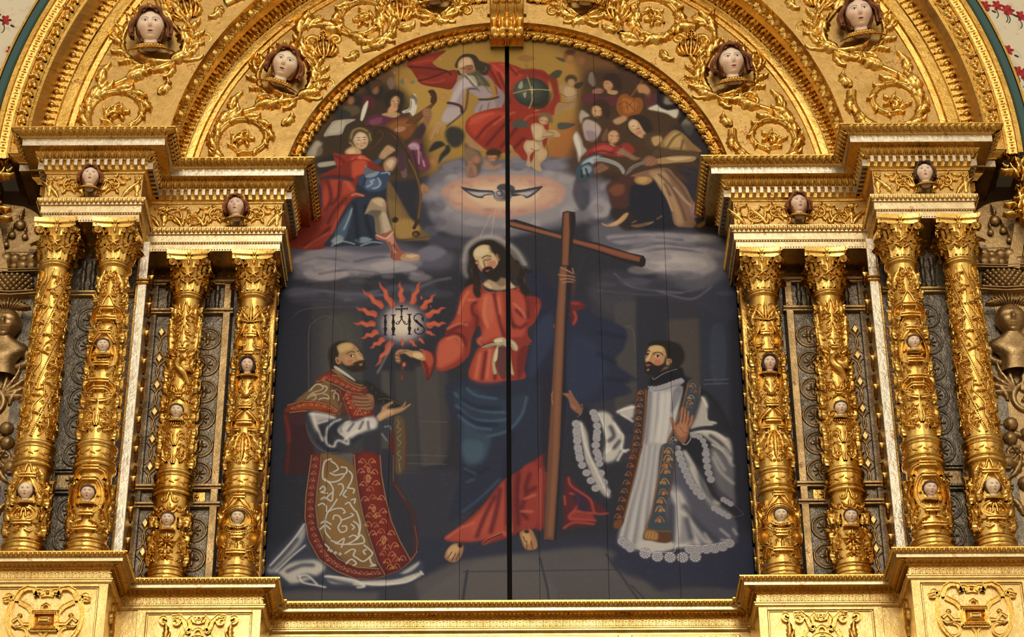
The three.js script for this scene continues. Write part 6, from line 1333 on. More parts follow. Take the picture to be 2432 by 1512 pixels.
['f','#5c2c30',4,1,[923,281,931,259,957,254,986,268,1015,264,1037,268,1043,300,1007,300,949,291]],
['f','#8a5a4c',4,1,[961,240,979,231,994,241,986,254,960,254]],
['S','#c4946c',1.5,1,1.4,[[959,243,986,238],[961,250,986,248]]],
['f','#8a4f20',3,1,[1041,268,1063,255,1081,269,1110,273,1116,301,1104,332,1071,346,1049,346,1032,314]],
['f','#a8662c',5,1,[1052,273,1077,278,1098,292,1086,323,1057,328]],
['s','#7a4a20',1.2,1,5.7,[1081,264,1116,204]],
['S','#3c2410',1,1,1.1,[[1050,314,1080,291,1116,218],[1062,282,1068,323],[1091,282,1087,319]]],
['S','#5c1c12',1.2,1,1.4,[[1040,300,1062,287,1090,323]]],
['f','#b58254',4,1,[1101,223,1123,218,1140,241,1136,273,1122,255,1103,250]],
['f','#5c3034',5,0.8,[1121,269,1151,251,1168,283,1131,310]],
['f','#4a2f2c',6,0.8,[1076,181,1109,181,1101,218,1086,218]],
['f','#2c2620',5,0.8,[1033,148,1055,144,1077,163,1055,167]],
['f','#8c8270',4,1,[1182,292,1191,255,1210,251,1219,283,1204,297]],
['f','#cfc4aa',4,1,[1130,314,1168,296,1189,319,1225,315,1216,351,1188,333,1159,324]],
['s','#1e1d22',4,1,10.7,[1173,246,1168,292,1189,310,1237,306,1246,329,1230,365]],
['f','#9c947f',6,0.8,[1234,369,1260,347,1273,383,1257,419,1236,392]],
['f','#26242a',10,0.7,[1200,392,1244,374,1291,392,1320,459,1288,525,1233,481]],
['e','#3c2a1c',5,1,984,304,26.4,30,0],
['e','#c49a6c',4,1,971,322,15.9,24.5,0],
['f','#3a261a',4,1,[954,304,971,286,1000,286,1014,318,1006,350,991,336,985,309,967,300]],
['S','#3a2418',1,1,1.4,[[963,320,970,322],[979,322,986,320]]],
['e','#b06a50',5,0.6,984,334,4.6,4.7,0],
['s','#7c3c2c',1,1,1.4,[969,341,978,342]],
['f','#a89c86',4,1,[915,345,923,318,937,327,948,341,929,350,921,372]],
['f','#b09c8c',4,1,[925,372,940,354,969,368,983,395,967,426,938,435,928,408]],
['f','#8a747a',6,0.8,[935,399,964,404,967,431,945,439]],
['s','#3a2c1c',1.2,1,2.8,[969,343,1013,350,1064,355]],
['f','#b58a60',4,1,[1020,359,1038,346,1057,341,1064,355,1041,373,1027,373]],
['e','#2e231c',6,1,1102,382,36.4,39.4,0],
['f','#c49a6e',3,1,[1067,373,1078,355,1096,359,1110,386,1123,414,1108,427,1087,413,1071,395]],
['f','#d8b68c',5,1,[1070,368,1089,359,1096,378,1081,391]],
['e','#b86a54',6,0.7,1101,404,7.3,7.1,0],
['f','#30241c',4,1,[1068,346,1097,337,1129,351,1142,387,1134,409,1116,400,1107,373,1086,350]],
['S','#3a261a',1.2,1,1.8,[[1078,382,1086,380],[1093,393,1102,389]]],
['s','#8a4434',1,1,1.4,[1089,409,1098,412]],
['f','#4d3a26',5,1,[1112,418,1142,405,1178,409,1184,436,1154,467,1125,463]],
['f','#b8935f',5,1,[1137,427,1163,418,1170,436,1147,458]],
['f','#8a6a3e',3,1,[1161,463,1177,427,1207,396,1236,410,1263,446,1290,477,1269,481,1233,476,1197,472]],
['f','#b8965c',6,1,[1177,441,1207,405,1228,410,1234,441,1240,468,1212,463,1183,463]],
['f','#54402a',5,1,[1138,494,1161,463,1211,476,1269,477,1289,499,1260,503,1210,494]],
['S','#5a4428',4,0.8,2.5,[[1183,467,1206,427,1228,410],[1226,472,1235,436]]],
['f','#a58458',3,1,[1141,511,1182,498,1232,494,1271,499,1260,516,1209,521,1159,525]],
['f','#c6a878',5,1,[1181,503,1232,499,1260,503,1210,514]],
['f','#a8a090',4,1,[895,426,906,399,920,426,927,457,937,475,919,497,911,519,905,479]],
['f','#cfc7b4',5,1,[897,426,904,408,913,430,919,470,914,497,907,470]],
['e','#5a3c26',5,1,1011,412,26.4,29.2,0],
['e','#c49a6e',4,1,1019,421,17.8,26,0],
['f','#4a3020',4,1,[978,426,990,390,1016,377,1041,386,1044,404,1022,395,1004,408,1000,435,985,448]],
['f','#7a5a38',4,0.7,[982,431,994,395,1004,395,996,435]],
['S','#38241a',1.2,1,1.8,[[1010,416,1019,420],[1028,419,1036,418]]],
['e','#b86450',5,0.7,1034,430,5.3,5.5,0],
['e','#b86450',5,0.6,1012,433,4.6,4.7,0],
['s','#8a3c30',1,1,1.4,[1019,441,1027,442]],
['s','#c49a6e',4,1,4.3,[1010,449,1021,458]],
['f','#8e3028',4,1,[926,493,952,462,989,444,1024,458,1061,444,1085,476,1052,498,1009,493,966,484]],
['f','#b0463a',6,1,[956,471,988,453,1017,466,995,484,966,480]],
['S','#5c1c1a',4,0.8,2.8,[[944,488,981,475,1016,484],[1039,453,1052,480]]],
['f','#3c4a52',3,1,[900,550,918,515,951,493,980,488,983,506,954,524,964,554,942,573,907,572]],
['f','#a8aeac',5,1,[922,519,951,497,976,495,965,515,940,532,925,541]],
['S','#1c262c',3,0.9,2.8,[[929,541,943,559],[918,550,928,573]]],
['f','#8a6a50',4,1,[1027,484,1046,462,1060,476,1088,498,1102,502,1080,511,1052,493]],
['f','#8a5f48',4,1,[1102,520,1124,494,1149,503,1152,525,1123,533]],
['S','#b5825f',1.5,1,1.4,[[1109,524,1131,502],[1119,529,1138,507],[1130,531,1147,514],[1031,484,1049,476],[1030,493,1052,484]]],
['f','#8e8a84',2,1,[956,506,983,499,1029,517,1051,546,1045,564,1028,535,988,517,959,514]],
['f','#6a655f',2,1,[1051,564,1069,535,1099,518,1116,521,1080,543,1059,567]],
['S','#b8b2a4',1,1,0.9,[[962,503,1000,506,1034,532,1048,557],[1066,542,1087,525,1110,518]]],
['S','#4a453f',1,0.8,0.9,[[959,517,994,524,1028,542],[1068,550,1086,536]]],
['f','#7a5440',4,1,[952,549,976,521,999,532,1002,542,976,556,958,560]],
['S','#a87858',1.5,1,1.2,[[958,546,982,528],[964,553,994,535],[970,557,999,540]]],
['f','#3a4a54',3,1,[900,559,918,531,942,517,953,531,955,556,937,584,908,581]],
['f','#97a0a0',6,0.8,[918,542,936,528,950,538,946,556,923,563]],
['S','#1a242c',3,0.9,2.3,[[932,542,938,570],[918,545,920,574]]],
['f','#4a2c24',5,1,[994,606,1027,581,1068,564,1084,596,1076,662,1041,697,1012,686,999,644]],
['f','#7a4a2c',8,0.8,[1000,620,1026,599,1049,606,1043,634,1019,645]],
['f','#20202a',6,1,[1066,613,1090,596,1137,592,1170,635,1189,726,1199,760,1119,770,1050,759,1034,725,1059,676]],
['f','#a8804e',5,1,[1079,582,1097,564,1126,571,1134,589,1113,603,1087,599]],
['f','#c89a60',6,0.8,[1088,582,1108,573,1122,582,1102,596]],
['f','#826048',3,1,[1068,571,1115,550,1179,540,1207,572,1237,614,1252,656,1271,684,1293,712,1292,726,1258,726,1262,757,1228,760,1196,750,1187,698,1174,656,1153,614,1131,575]],
['f','#a8855c',7,1,[1126,557,1173,554,1189,593,1203,656,1223,726,1216,753,1200,743,1191,684,1165,614]],
['f','#b89a6c',7,0.8,[1143,568,1166,575,1182,621,1170,621]],
['S','#5c4436',5,0.8,2.6,[[1155,564,1188,607,1214,670,1229,733],[1179,550,1217,607,1243,663],[1171,600,1187,642]]],
['S','#c4a880',4,0.7,2,[[1143,575,1170,628,1190,698],[1199,614,1232,663,1254,688]]],
['f','#8a7070',4,1,[1245,684,1271,681,1293,712,1255,726,1247,705]],
['f','#2c2630',8,0.9,[1208,533,1243,536,1280,547,1280,628,1262,621,1230,572]],
['f','#4a4048',4,0.7,[1208,536,1237,551,1271,561]],
['f','#2e2420',6,0.9,[1006,697,1047,690,1069,704,1085,746,1079,766,1044,770,1022,745]],
['f','#b58c5e',3,1,[975,742,996,749,1023,732,1046,708,1058,708,1046,732,1022,752,993,756,979,750]],
['f','#d0aa78',5,0.8,[996,749,1023,735,1046,714,1034,735,1016,749]],
['f','#8a6a48',4,0.7,[1062,752,1091,746,1120,739,1131,743,1102,756,1079,760]],
['S','#9c805c',3,0.7,1.4,[[1068,742,1080,735],[1114,749,1131,739],[1143,729,1158,718]]],
['f','#2a1f1a',6,1,[1256,757,1292,726,1332,723,1354,747,1341,782,1289,781,1261,771]],
['f','#8a5a28',5,0.8,[1262,754,1286,736,1297,740,1273,761]],
['f','#4a4648',3,1,[659,613,667,600,689,597,710,607,713,620,700,627,672,623]],
['f','#3c3a40',2,1,[550,609,580,614,613,620,645,623,651,636,623,640,615,649,596,646,575,633]],
['f','#8e8888',3,1,[569,623,602,626,640,628,648,636,623,636,613,644,591,639]],
['f','#b5aca4',4,1,[580,629,613,630,634,631,615,638,602,641]],
['S','#2c2a30',1.2,1,1.1,[[550,610,574,619,613,621,648,623],[553,613,569,629,591,644,615,649]]],
['S','#2c2a30',0.8,0.8,0.5,[[580,618,585,624],[591,620,596,628],[602,620,607,630],[615,622,621,630],[629,623,632,630]]],
['f','#3c3a40',2,1,[702,623,738,619,776,610,799,607,781,627,762,644,748,650,735,640,705,643]],
['f','#8e8888',3,1,[710,633,740,627,770,620,781,620,759,640,748,645,737,637]],
['f','#b0a8a2',4,1,[721,633,748,629,765,629,751,640]],
['S','#2c2a30',1.2,1,1.1,[[702,623,738,619,776,611,798,608],[798,608,781,628,762,644,748,649]]],
['S','#2c2a30',0.8,0.8,0.5,[[748,620,746,629],[762,617,758,625],[732,622,729,630],[776,614,771,623]]],
['e','#6a6668',2.5,1,676,639,26.7,18.6,0],
['e','#a29a96',5,1,666,636,15.1,13.5,0],
['e','#504c50',6,0.9,688,643,12.6,15,0],
['e','#3a373c',2,1,668,633,10.6,12,0],
['e','#8a8482',3,1,666,633,7.6,9,0],
['e','#b5aeaa',2,1,664,631,3.5,4.2,0],
['s','#c2563a',1,1,1.4,[659,642,662,640]],
['S','#b5603c',1.2,1,1.4,[[659,658,661,664],[667,659,668,664],[694,656,692,664],[699,655,701,661]]],
['s','#3a373c',1.5,1,1.4,[649,633,653,653,672,660,694,658,705,643]],
['e','#57545c',16,0.5,380,1096,77.1,79.2,0],
['e','#857a80',16,0.6,380,1096,66.1,67.8,0],
['e','#a89896',16,0.75,380,1096,56.2,57.7,0],
['e','#c6b5a4',16,0.9,380,1096,46.3,47.5,0],
['e','#d8c8ae',16,1,380,1096,36.4,37.3,0],
['e','#e0d2b6',16,1,380,1096,26.4,27.1,0],
['e','#a89a98',10,0.35,432,1096,8.8,6.8,0],
['e','#a89a98',10,0.35,431,1107,8.8,6.8,0],
['e','#a89a98',10,0.35,428,1117,8.8,6.8,0],
['e','#a89a98',10,0.35,423,1127,8.8,6.8,0],
['e','#a89a98',10,0.35,416,1135,8.8,6.8,0],
['e','#a89a98',10,0.35,407,1141,8.8,6.8,0],
['e','#a89a98',10,0.35,397,1146,8.8,6.8,0],
['e','#a89a98',10,0.35,387,1148,8.8,6.8,0],
['e','#a89a98',10,0.35,376,1148,8.8,6.8,0],
['e','#a89a98',10,0.35,365,1145,8.8,6.8,0],
['e','#a89a98',10,0.35,356,1141,8.8,6.8,0],
['e','#a89a98',10,0.35,347,1134,8.8,6.8,0],
['e','#a89a98',10,0.35,339,1126,8.8,6.8,0],
['e','#a89a98',10,0.35,334,1117,8.8,6.8,0],
['e','#a89a98',10,0.35,330,1106,8.8,6.8,0],
['e','#a89a98',10,0.35,329,1095,8.8,6.8,0],
['e','#a89a98',10,0.35,330,1084,8.8,6.8,0],
['e','#a89a98',10,0.35,333,1074,8.8,6.8,0],
['e','#a89a98',10,0.35,338,1064,8.8,6.8,0],
['e','#a89a98',10,0.35,345,1056,8.8,6.8,0],
['e','#a89a98',10,0.35,354,1050,8.8,6.8,0],
['e','#a89a98',10,0.35,363,1045,8.8,6.8,0],
['e','#a89a98',10,0.35,374,1043,8.8,6.8,0],
['e','#a89a98',10,0.35,385,1043,8.8,6.8,0],
['e','#a89a98',10,0.35,395,1046,8.8,6.8,0],
['e','#a89a98',10,0.35,405,1050,8.8,6.8,0],
['e','#a89a98',10,0.35,414,1057,8.8,6.8,0],
['e','#a89a98',10,0.35,422,1065,8.8,6.8,0],
['e','#a89a98',10,0.35,427,1074,8.8,6.8,0],
['e','#a89a98',10,0.35,431,1085,8.8,6.8,0],
['f','#b8523c',2.2,0.95,[325,1036,316,1018,299,1011,289,994,271,988,258,974,258,975,266,994,281,1005,289,1024,305,1034,317,1047]],
['s','#cf6a46',3,0.7,6.3,[315,1035,297,1021,284,1000]],
['f','#b8523c',2.2,0.95,[357,1035,352,1014,338,1000,333,980,318,966,309,948,308,948,311,970,322,987,325,1009,337,1024,345,1043]],
['s','#cf6a46',3,0.7,6.3,[347,1030,333,1009,327,983]],
['f','#b8523c',2.2,0.95,[384,1022,387,1007,379,993,382,978,373,964,372,949,371,949,365,964,370,979,364,994,370,1009,370,1024]],
['s','#cf6a46',3,0.7,6.3,[376,1016,372,997,375,978]],
['f','#b8523c',2.2,0.95,[411,1032,421,1018,420,999,429,985,428,966,433,950,432,950,420,962,418,980,406,992,405,1010,399,1026]],
['s','#cf6a46',3,0.7,6.3,[408,1021,412,1000,423,982]],
['f','#b8523c',2.2,0.95,[440,1050,452,1044,455,1028,467,1022,470,1005,478,995,478,994,464,999,458,1012,444,1016,439,1030,430,1040]],
['s','#cf6a46',3,0.7,6.3,[439,1040,448,1025,462,1016]],
['f','#b8523c',2.2,0.95,[451,1077,464,1077,474,1063,487,1063,496,1049,508,1043,508,1042,493,1040,482,1049,468,1047,458,1058,446,1062]],
['s','#cf6a46',3,0.7,6.3,[454,1067,468,1057,485,1055]],
['f','#b8523c',2.2,0.95,[451,1108,464,1114,475,1105,487,1109,499,1100,510,1099,510,1098,498,1090,486,1095,474,1087,462,1093,450,1093]],
['s','#cf6a46',3,0.7,6.3,[457,1100,472,1096,487,1101]],
['f','#b8523c',2.2,0.95,[450,1127,454,1134,461,1133,466,1138,473,1137,478,1141,479,1140,475,1133,468,1131,465,1124,458,1123,453,1120]],
['s','#cf6a46',3,0.7,3.6,[454,1125,462,1128,467,1135]],
['f','#b8523c',2.2,0.95,[306,1062,295,1050,280,1051,269,1041,254,1043,241,1037,241,1038,251,1051,264,1054,275,1068,289,1069,301,1076]],
['s','#cf6a46',3,0.7,6.3,[297,1066,280,1061,266,1048]],
['f','#b8523c',2.2,0.95,[301,1092,288,1085,275,1092,262,1086,248,1093,235,1092,235,1093,248,1102,261,1100,274,1109,287,1105,300,1107]],
['s','#cf6a46',3,0.7,6.3,[294,1099,278,1101,261,1093]],
['f','#b8523c',2.2,0.95,[307,1118,295,1117,288,1129,276,1128,269,1140,259,1145,259,1146,272,1149,281,1141,293,1145,301,1136,312,1132]],
['s','#cf6a46',3,0.7,6.2,[304,1127,293,1136,278,1135]],
['f','#b8523c',2.2,0.95,[325,1143,314,1145,309,1158,298,1160,293,1173,285,1180,285,1180,297,1181,304,1171,316,1172,323,1161,332,1156]],
['s','#cf6a46',3,0.7,6,[324,1153,315,1163,301,1166]],
['f','#b8523c',2.2,0.95,[346,1156,332,1169,329,1190,316,1204,313,1225,304,1241,305,1242,320,1230,326,1212,341,1200,347,1180,357,1165]],
['s','#cf6a46',3,0.7,6.3,[347,1168,337,1191,322,1208]],
['f','#b8523c',2.2,0.95,[379,1150,376,1156,380,1162,378,1167,382,1173,382,1179,382,1179,385,1173,384,1167,387,1162,385,1156,385,1150]],
['s','#cf6a46',3,0.7,2.9,[382,1153,383,1160,381,1167]],
['f','#b8523c',2.2,0.95,[401,1155,403,1163,410,1165,412,1173,420,1175,424,1180,424,1180,423,1171,417,1167,416,1159,410,1155,406,1150]],
['s','#cf6a46',3,0.7,3.6,[406,1155,412,1161,415,1170]],
['f','#b8523c',2.2,0.95,[429,1150,430,1156,436,1158,438,1163,443,1165,447,1169,447,1169,446,1162,442,1159,441,1152,436,1150,433,1145]],
['s','#cf6a46',3,0.7,2.8,[432,1150,438,1154,440,1161]],
['f','#b8523c',2.2,0.95,[437,1012,438,1009,436,1007,437,1004,435,1001,435,999,434,999,433,1002,434,1004,433,1007,434,1010,434,1012]],
['s','#cf6a46',3,0.7,1.3,[436,1011,435,1008,435,1004]],
['f','#b8523c',2.2,0.95,[464,1039,464,1038,463,1037,463,1036,462,1035,462,1034,462,1034,461,1036,462,1037,462,1038,463,1039,463,1040]],
['s','#cf6a46',3,0.7,0.6,[464,1039,463,1038,463,1036]],
['S','#d8a878',1.5,0.8,0.7,[[338,984,344,995],[377,982,379,987],[268,1048,274,1052]]],
['e','#a2938f',8,0.3,351,1173,7.5,4.7,2.1],
['e','#a2938f',8,0.3,348,1180,7.5,4.7,2.1],
['e','#a2938f',8,0.3,345,1187,7.5,4.7,2.1],
['e','#a2938f',8,0.3,342,1194,7.5,4.7,2.1],
['e','#a2938f',8,0.3,339,1201,7.5,4.7,2.1],
['e','#a2938f',8,0.3,336,1208,7.5,4.7,2.1],
['e','#a2938f',8,0.3,333,1214,7.5,4.7,2.1],
['e','#a2938f',8,0.3,330,1221,7.5,4.7,2.1],
['e','#a2938f',8,0.3,327,1228,7.5,4.7,2.1],
['e','#a2938f',8,0.3,324,1235,7.5,4.7,2.1],
['e','#a2938f',8,0.3,321,1242,7.5,4.7,2.1],
['e','#a2938f',8,0.3,318,1249,7.5,4.7,2.1],
['e','#a2938f',8,0.3,315,1256,7.5,4.7,2.1],
['e','#a2938f',8,0.3,312,1262,7.5,4.7,2.1],
['F','#211a20',0.5,1,[322,1066,336,1066,336,1068,332,1070,332,1078,335,1094,332,1098,335,1101,332,1105,336,1114,333,1128,334,1134,338,1137,324,1137,327,1134,328,1128,325,1114,328,1105,325,1101,328,1098,325,1094,327,1078,326,1070,322,1068]],
['F','#211a20',0.5,1,[346,1065,360,1065,360,1067,356,1069,355,1078,359,1094,356,1098,358,1101,356,1104,360,1114,357,1128,358,1134,362,1137,347,1137,351,1134,352,1128,348,1114,352,1104,349,1101,351,1098,348,1094,351,1078,350,1069,346,1067]],
['F','#211a20',0.5,1,[393,1063,408,1063,407,1065,403,1068,403,1076,406,1092,403,1096,406,1099,403,1103,407,1112,404,1126,405,1132,409,1135,395,1135,398,1132,399,1126,396,1112,399,1103,396,1099,399,1096,396,1092,398,1076,398,1068,394,1065]],
['s','#211a20',0.5,1,3.6,[377,1034,377,1072]],
['s','#211a20',0.5,1,5.2,[374,1035,379,1035]],
['s','#211a20',0.5,1,2.6,[360,1047,369,1045,377,1047,386,1045,394,1045]],
['s','#211a20',0.5,1,4.7,[367,1047,373,1046]],
['s','#211a20',0.5,1,4.7,[381,1046,388,1045]],
['F','#211a20',0.5,1,[359,1042,361,1042,362,1051,359,1050]],
['F','#211a20',0.5,1,[392,1041,395,1041,395,1049,392,1049]],
['e','#211a20',0.5,1,377,1052,3.5,3.2,0],
['e','#211a20',0.5,1,377,1073,4.8,2.6,0],
['s','#211a20',0.5,1,2.8,[377,1074,376,1083,373,1089,370,1096,365,1099,362,1096]],
['s','#211a20',0.5,1,2.8,[377,1074,380,1083,383,1089,386,1096,392,1099,396,1096]],
['S','#211a20',0.5,1,2.1,[[373,1089,368,1089,366,1092],[384,1089,388,1090,390,1093],[362,1096,361,1094,363,1093]]],
['s','#211a20',0.5,1,3.1,[442,1088,440,1072,433,1064,423,1064,415,1072,415,1083,423,1094,436,1102,444,1113,443,1126,433,1133,423,1131,417,1123,418,1116]],
['s','#211a20',0.6,1,7.1,[420,1086,428,1096,438,1106]],
['F','#211a20',0.6,1,[436,1078,442,1072,438,1090]],
['F','#211a20',0.6,1,[422,1120,428,1108,429,1119]],
['e','#211a20',0.5,1,432,1099,6.6,3.2,0.5],
['f','#3a1f22',5,1,[45,1399,107,1390,121,1462,137,1520,134,1588,56,1588,57,1492]],
['f','#57201e',7,1,[45,1399,56,1399,68,1492,67,1588,58,1588,59,1492]],
['s','#7a2a22',5,0.9,3.5,[51,1406,61,1449,65,1492]],
['f','#46242a',8,0.8,[58,1399,107,1393,111,1431,68,1431]],
['f','#2a221c',4,1,[166,1203,169,1181,184,1162,205,1155,228,1159,253,1178,262,1198,257,1210,213,1220,197,1242,175,1242,169,1223]],
['f','#a98558',3,1,[190,1174,206,1162,228,1160,245,1172,259,1191,268,1210,270,1220,263,1236,269,1249,242,1252,214,1242,196,1220,196,1197]],
['f','#c9a86c',6,1,[195,1175,211,1165,234,1168,237,1181,218,1188,201,1194]],
['f','#c08a5e',6,1,[213,1207,235,1210,246,1220,238,1233,219,1229]],
['f','#b06a48',6,0.7,[224,1220,238,1220,236,1233,224,1230]],
['f','#c0945f',4,1,[247,1191,257,1207,267,1217,263,1223,254,1220,249,1207]],
['s','#e0bf88',2.5,0.8,1.7,[245,1191,254,1207,264,1215]],
['f','#2c2119',4,1,[202,1223,219,1239,241,1236,255,1225,270,1222,277,1236,277,1252,264,1258,239,1262,222,1252,208,1242]],
['f','#3c2c20',3,1,[238,1233,252,1225,268,1223,269,1233,252,1236]],
['f','#b0745a',2.5,1,[258,1234,266,1232,266,1239,258,1240]],
['s','#5c2c22',1,1,1.2,[256,1238,267,1236]],
['S','#2e2016',2,1,2,[[218,1200,232,1192,244,1194],[250,1191,259,1189]]],
['f','#d8ccb4',1.5,1,[227,1207,233,1202,240,1204,238,1210,231,1210]],
['e','#1c140e',1,1,233,1206,2.9,3.2,0],
['S','#2a1c14',1,1,1.2,[[225,1207,232,1201,242,1204],[228,1210,236,1211]]],
['e','#241a12',2,1,262,1193,2.4,2.6,0],
['S','#7a5a38',1.5,0.7,0.9,[[231,1175,245,1173,250,1178],[231,1180,248,1179],[223,1189,237,1186]]],
['f','#b5805a',2.5,1,[187,1213,193,1210,201,1220,202,1232,194,1234,188,1224]],
['f','#6a3c2a',2.5,1,[191,1216,196,1220,198,1228,194,1226]],
['f','#26211e',4,1,[175,1236,197,1242,226,1268,248,1287,270,1294,265,1306,232,1296,198,1268,176,1255]],
['f','#c9c2ae',2.5,1,[184,1240,197,1245,226,1268,248,1289,243,1290,215,1271,189,1252]],
['S','#6a6458',1,1,0.9,[[189,1247,215,1268,243,1289]]],
['f','#8a6a3c',3,1,[176,1252,192,1255,226,1284,254,1300,271,1303,260,1309,226,1293,187,1268]],
['f','#33322c',3,1,[251,1293,259,1287,268,1297,262,1303]],
['f','#7a5c34',4,1,[73,1365,115,1318,147,1293,177,1293,205,1318,218,1356,224,1394,197,1400,169,1369,108,1356]],
['f','#6b2a1c',2.5,1,[128,1290,152,1271,176,1255,198,1271,232,1293,265,1309,282,1303,288,1319,272,1335,238,1328,199,1306,166,1293,142,1296]],
['f','#8e3a22',6,0.9,[141,1286,165,1268,193,1277,227,1300,260,1319,244,1325,210,1306,171,1287]],
['f','#7a3018',2.5,1,[50,1393,62,1368,103,1356,141,1356,180,1369,202,1391,192,1403,159,1394,110,1393]],
['f','#96421f',6,0.9,[69,1384,103,1362,141,1362,180,1378,159,1387,110,1384]],
['f','#47201a',5,0.7,[177,1302,200,1309,217,1344,230,1400,208,1406,202,1369]],
['S','#b8ae94',2,0.95,3.7,[[120,1318,134,1302,147,1302,156,1312,148,1321,129,1328,118,1337],[156,1306,167,1312,162,1325,146,1334,127,1334],[111,1350,116,1340,132,1337,135,1350,122,1356],[144,1353,157,1347,174,1350,168,1337,157,1334],[115,1324,123,1318],[187,1350,189,1331,200,1337,201,1356],[178,1325,186,1322,192,1328]]],
['S','#d8d0b8',1.2,0.9,1.4,[[123,1315,134,1304,147,1304,154,1312],[158,1307,166,1314,162,1323],[116,1345,131,1339],[146,1351,160,1348,172,1351]]],
['S','#6a655c',2,0.7,2.3,[[86,1349,97,1340],[81,1352,91,1343]]],
['S','#8a8578',2,0.8,2.6,[[189,1322,197,1318],[205,1378,210,1369,207,1363]]],
['R','#4a2418',1,1,3.2,'#c8a878',[179,1271,198,1274,226,1296,254,1312,271,1316,282,1309]],
['R','#4a2418',1,1,3.2,'#c8a878',[133,1293,152,1288,177,1299,200,1309,216,1322,241,1331,272,1335]],
['R','#4a2418',1,1,3.2,'#c8a878',[61,1396,96,1390,137,1390,175,1400,195,1403]],
['R','#4a2418',1,1,3.2,'#c8a878',[54,1371,95,1357,136,1358,174,1369,202,1391]],
['R','#4a2418',1,1,3.2,'#c8a878',[203,1322,215,1350,227,1385,238,1416]],
['A','#c08a4a',0.9,0.9,1.4,160,1280,-5.9,7],
['A','#c08a4a',0.9,0.9,1.4,176,1286,5.9,7],
['A','#c08a4a',0.9,0.9,1.4,193,1293,-5.9,7],
['A','#c08a4a',0.9,0.9,1.4,210,1302,5.9,7],
['A','#c08a4a',0.9,0.9,1.4,226,1309,-5.9,7],
['A','#c08a4a',0.9,0.9,1.4,243,1317,5.9,7],
['A','#c08a4a',0.9,0.9,1.4,260,1321,-5.9,7],
['A','#c08a4a',0.9,0.9,1.4,154,1286,5.9,7],
['A','#c89450',0.9,0.9,1.4,71,1380,-6.4,7.7],
['A','#c89450',0.9,0.9,1.4,87,1373,6.4,7.7],
['A','#c89450',0.9,0.9,1.4,103,1369,-6.4,7.7],
['A','#c89450',0.9,0.9,1.4,122,1368,6.4,7.7],
['A','#c89450',0.9,0.9,1.4,141,1370,-6.4,7.7],
['A','#c89450',0.9,0.9,1.4,160,1374,6.4,7.7],
['A','#c89450',0.9,0.9,1.4,180,1381,-6.4,7.7],
['A','#c89450',0.9,0.9,1.4,191,1390,6.4,7.7],
['f','#6a2018',3,1,[205,1322,239,1334,272,1338,293,1338,300,1388,304,1410,274,1413,241,1416,224,1375]],
['f','#8a3020',7,0.8,[222,1338,261,1338,273,1388,252,1410,238,1394]],
['A','#c98a4c',0.9,0.9,1.7,227,1334,-8,9.6],
['A','#c98a4c',0.9,0.9,1.7,222,1347,8,9.6],
['A','#c98a4c',0.9,0.9,1.7,234,1362,-8,9.6],
['A','#c98a4c',0.9,0.9,1.7,255,1350,8,9.6],
['A','#c98a4c',0.9,0.9,1.7,240,1378,-8,9.6],
['A','#c98a4c',0.9,0.9,1.7,259,1388,8,9.6],
['A','#c98a4c',0.9,0.9,1.7,273,1400,-8,9.6],
['A','#c98a4c',0.9,0.9,1.7,254,1400,8,9.6],
['A','#c98a4c',0.9,0.9,1.7,284,1394,-8,9.6],
['A','#c98a4c',0.9,0.9,1.7,291,1375,8,9.6],
['f','#22201e',5,1,[270,1294,292,1294,326,1325,365,1357,384,1370,365,1379,327,1370,300,1363,288,1325]],
['S','#54585c',2,0.7,2,[[295,1310,298,1319],[307,1328,310,1335],[329,1357,335,1370]]],
['S','#9a7a48',1.5,0.8,1.4,[[316,1352,343,1351,376,1367,382,1370],[349,1360,354,1366,365,1370]]],
['f','#35363f',4,1,[110,1393,142,1394,181,1406,214,1419,241,1419,274,1413,304,1410,318,1426,315,1450,292,1469,265,1481,249,1506,223,1524,185,1527,153,1517,130,1487,115,1449]],
['f','#b8aea4',6,1,[121,1397,159,1400,192,1413,176,1419,144,1428,145,1462,134,1443]],
['f','#cfc6b8',6,1,[252,1425,279,1413,304,1410,316,1426,313,1447,286,1456,259,1469,238,1481,218,1469,210,1450,220,1431]],
['S','#e0d8c8',3.5,0.85,3.5,[[129,1400,139,1437,151,1462,160,1487],[179,1505,170,1487,172,1450,190,1428,209,1419],[179,1505,193,1508,198,1493,208,1487,233,1499,232,1484,216,1468,205,1459,209,1438,236,1425],[121,1400,159,1403,192,1413],[222,1487,237,1469,269,1450],[282,1416,290,1432,302,1444],[144,1431,171,1422]]],
['S','#24262f',6,0.85,5.2,[[184,1493,183,1456,198,1434],[200,1468,194,1450,214,1428],[162,1468,158,1444],[244,1493,265,1475],[146,1487,169,1511,207,1521]]],
['S','#4a4a52',4,0.8,2.3,[[232,1456,247,1432],[264,1450,274,1426],[291,1450,288,1426],[121,1462,136,1493,161,1518]]],
['s','#9a948a',2.5,0.6,1.4,[111,1431,121,1474,147,1511,180,1527,207,1525]],
['f','#7a5238',3,1,[242,1344,266,1338,288,1335,302,1347,305,1369,298,1388,273,1388,254,1378,242,1363]],
['S','#b07c54',2,0.95,3.2,[[242,1342,266,1349,294,1347],[242,1358,267,1361,294,1360],[248,1369,273,1372,294,1369],[262,1382,284,1383,297,1380]]],
['S','#4a2c1e',1.2,1,1.2,[[245,1351,272,1355,294,1354],[245,1364,272,1368,294,1365],[254,1376,278,1378,296,1375]]],
['f','#9a6c4a',4,0.8,[282,1335,299,1338,302,1357,291,1357]],
['f','#b0865c',2.5,1,[312,1410,325,1391,330,1376,354,1360,358,1366,341,1382,365,1382,384,1376,395,1359,394,1370,387,1381,409,1367,406,1375,387,1392,363,1404,342,1413,323,1426]],
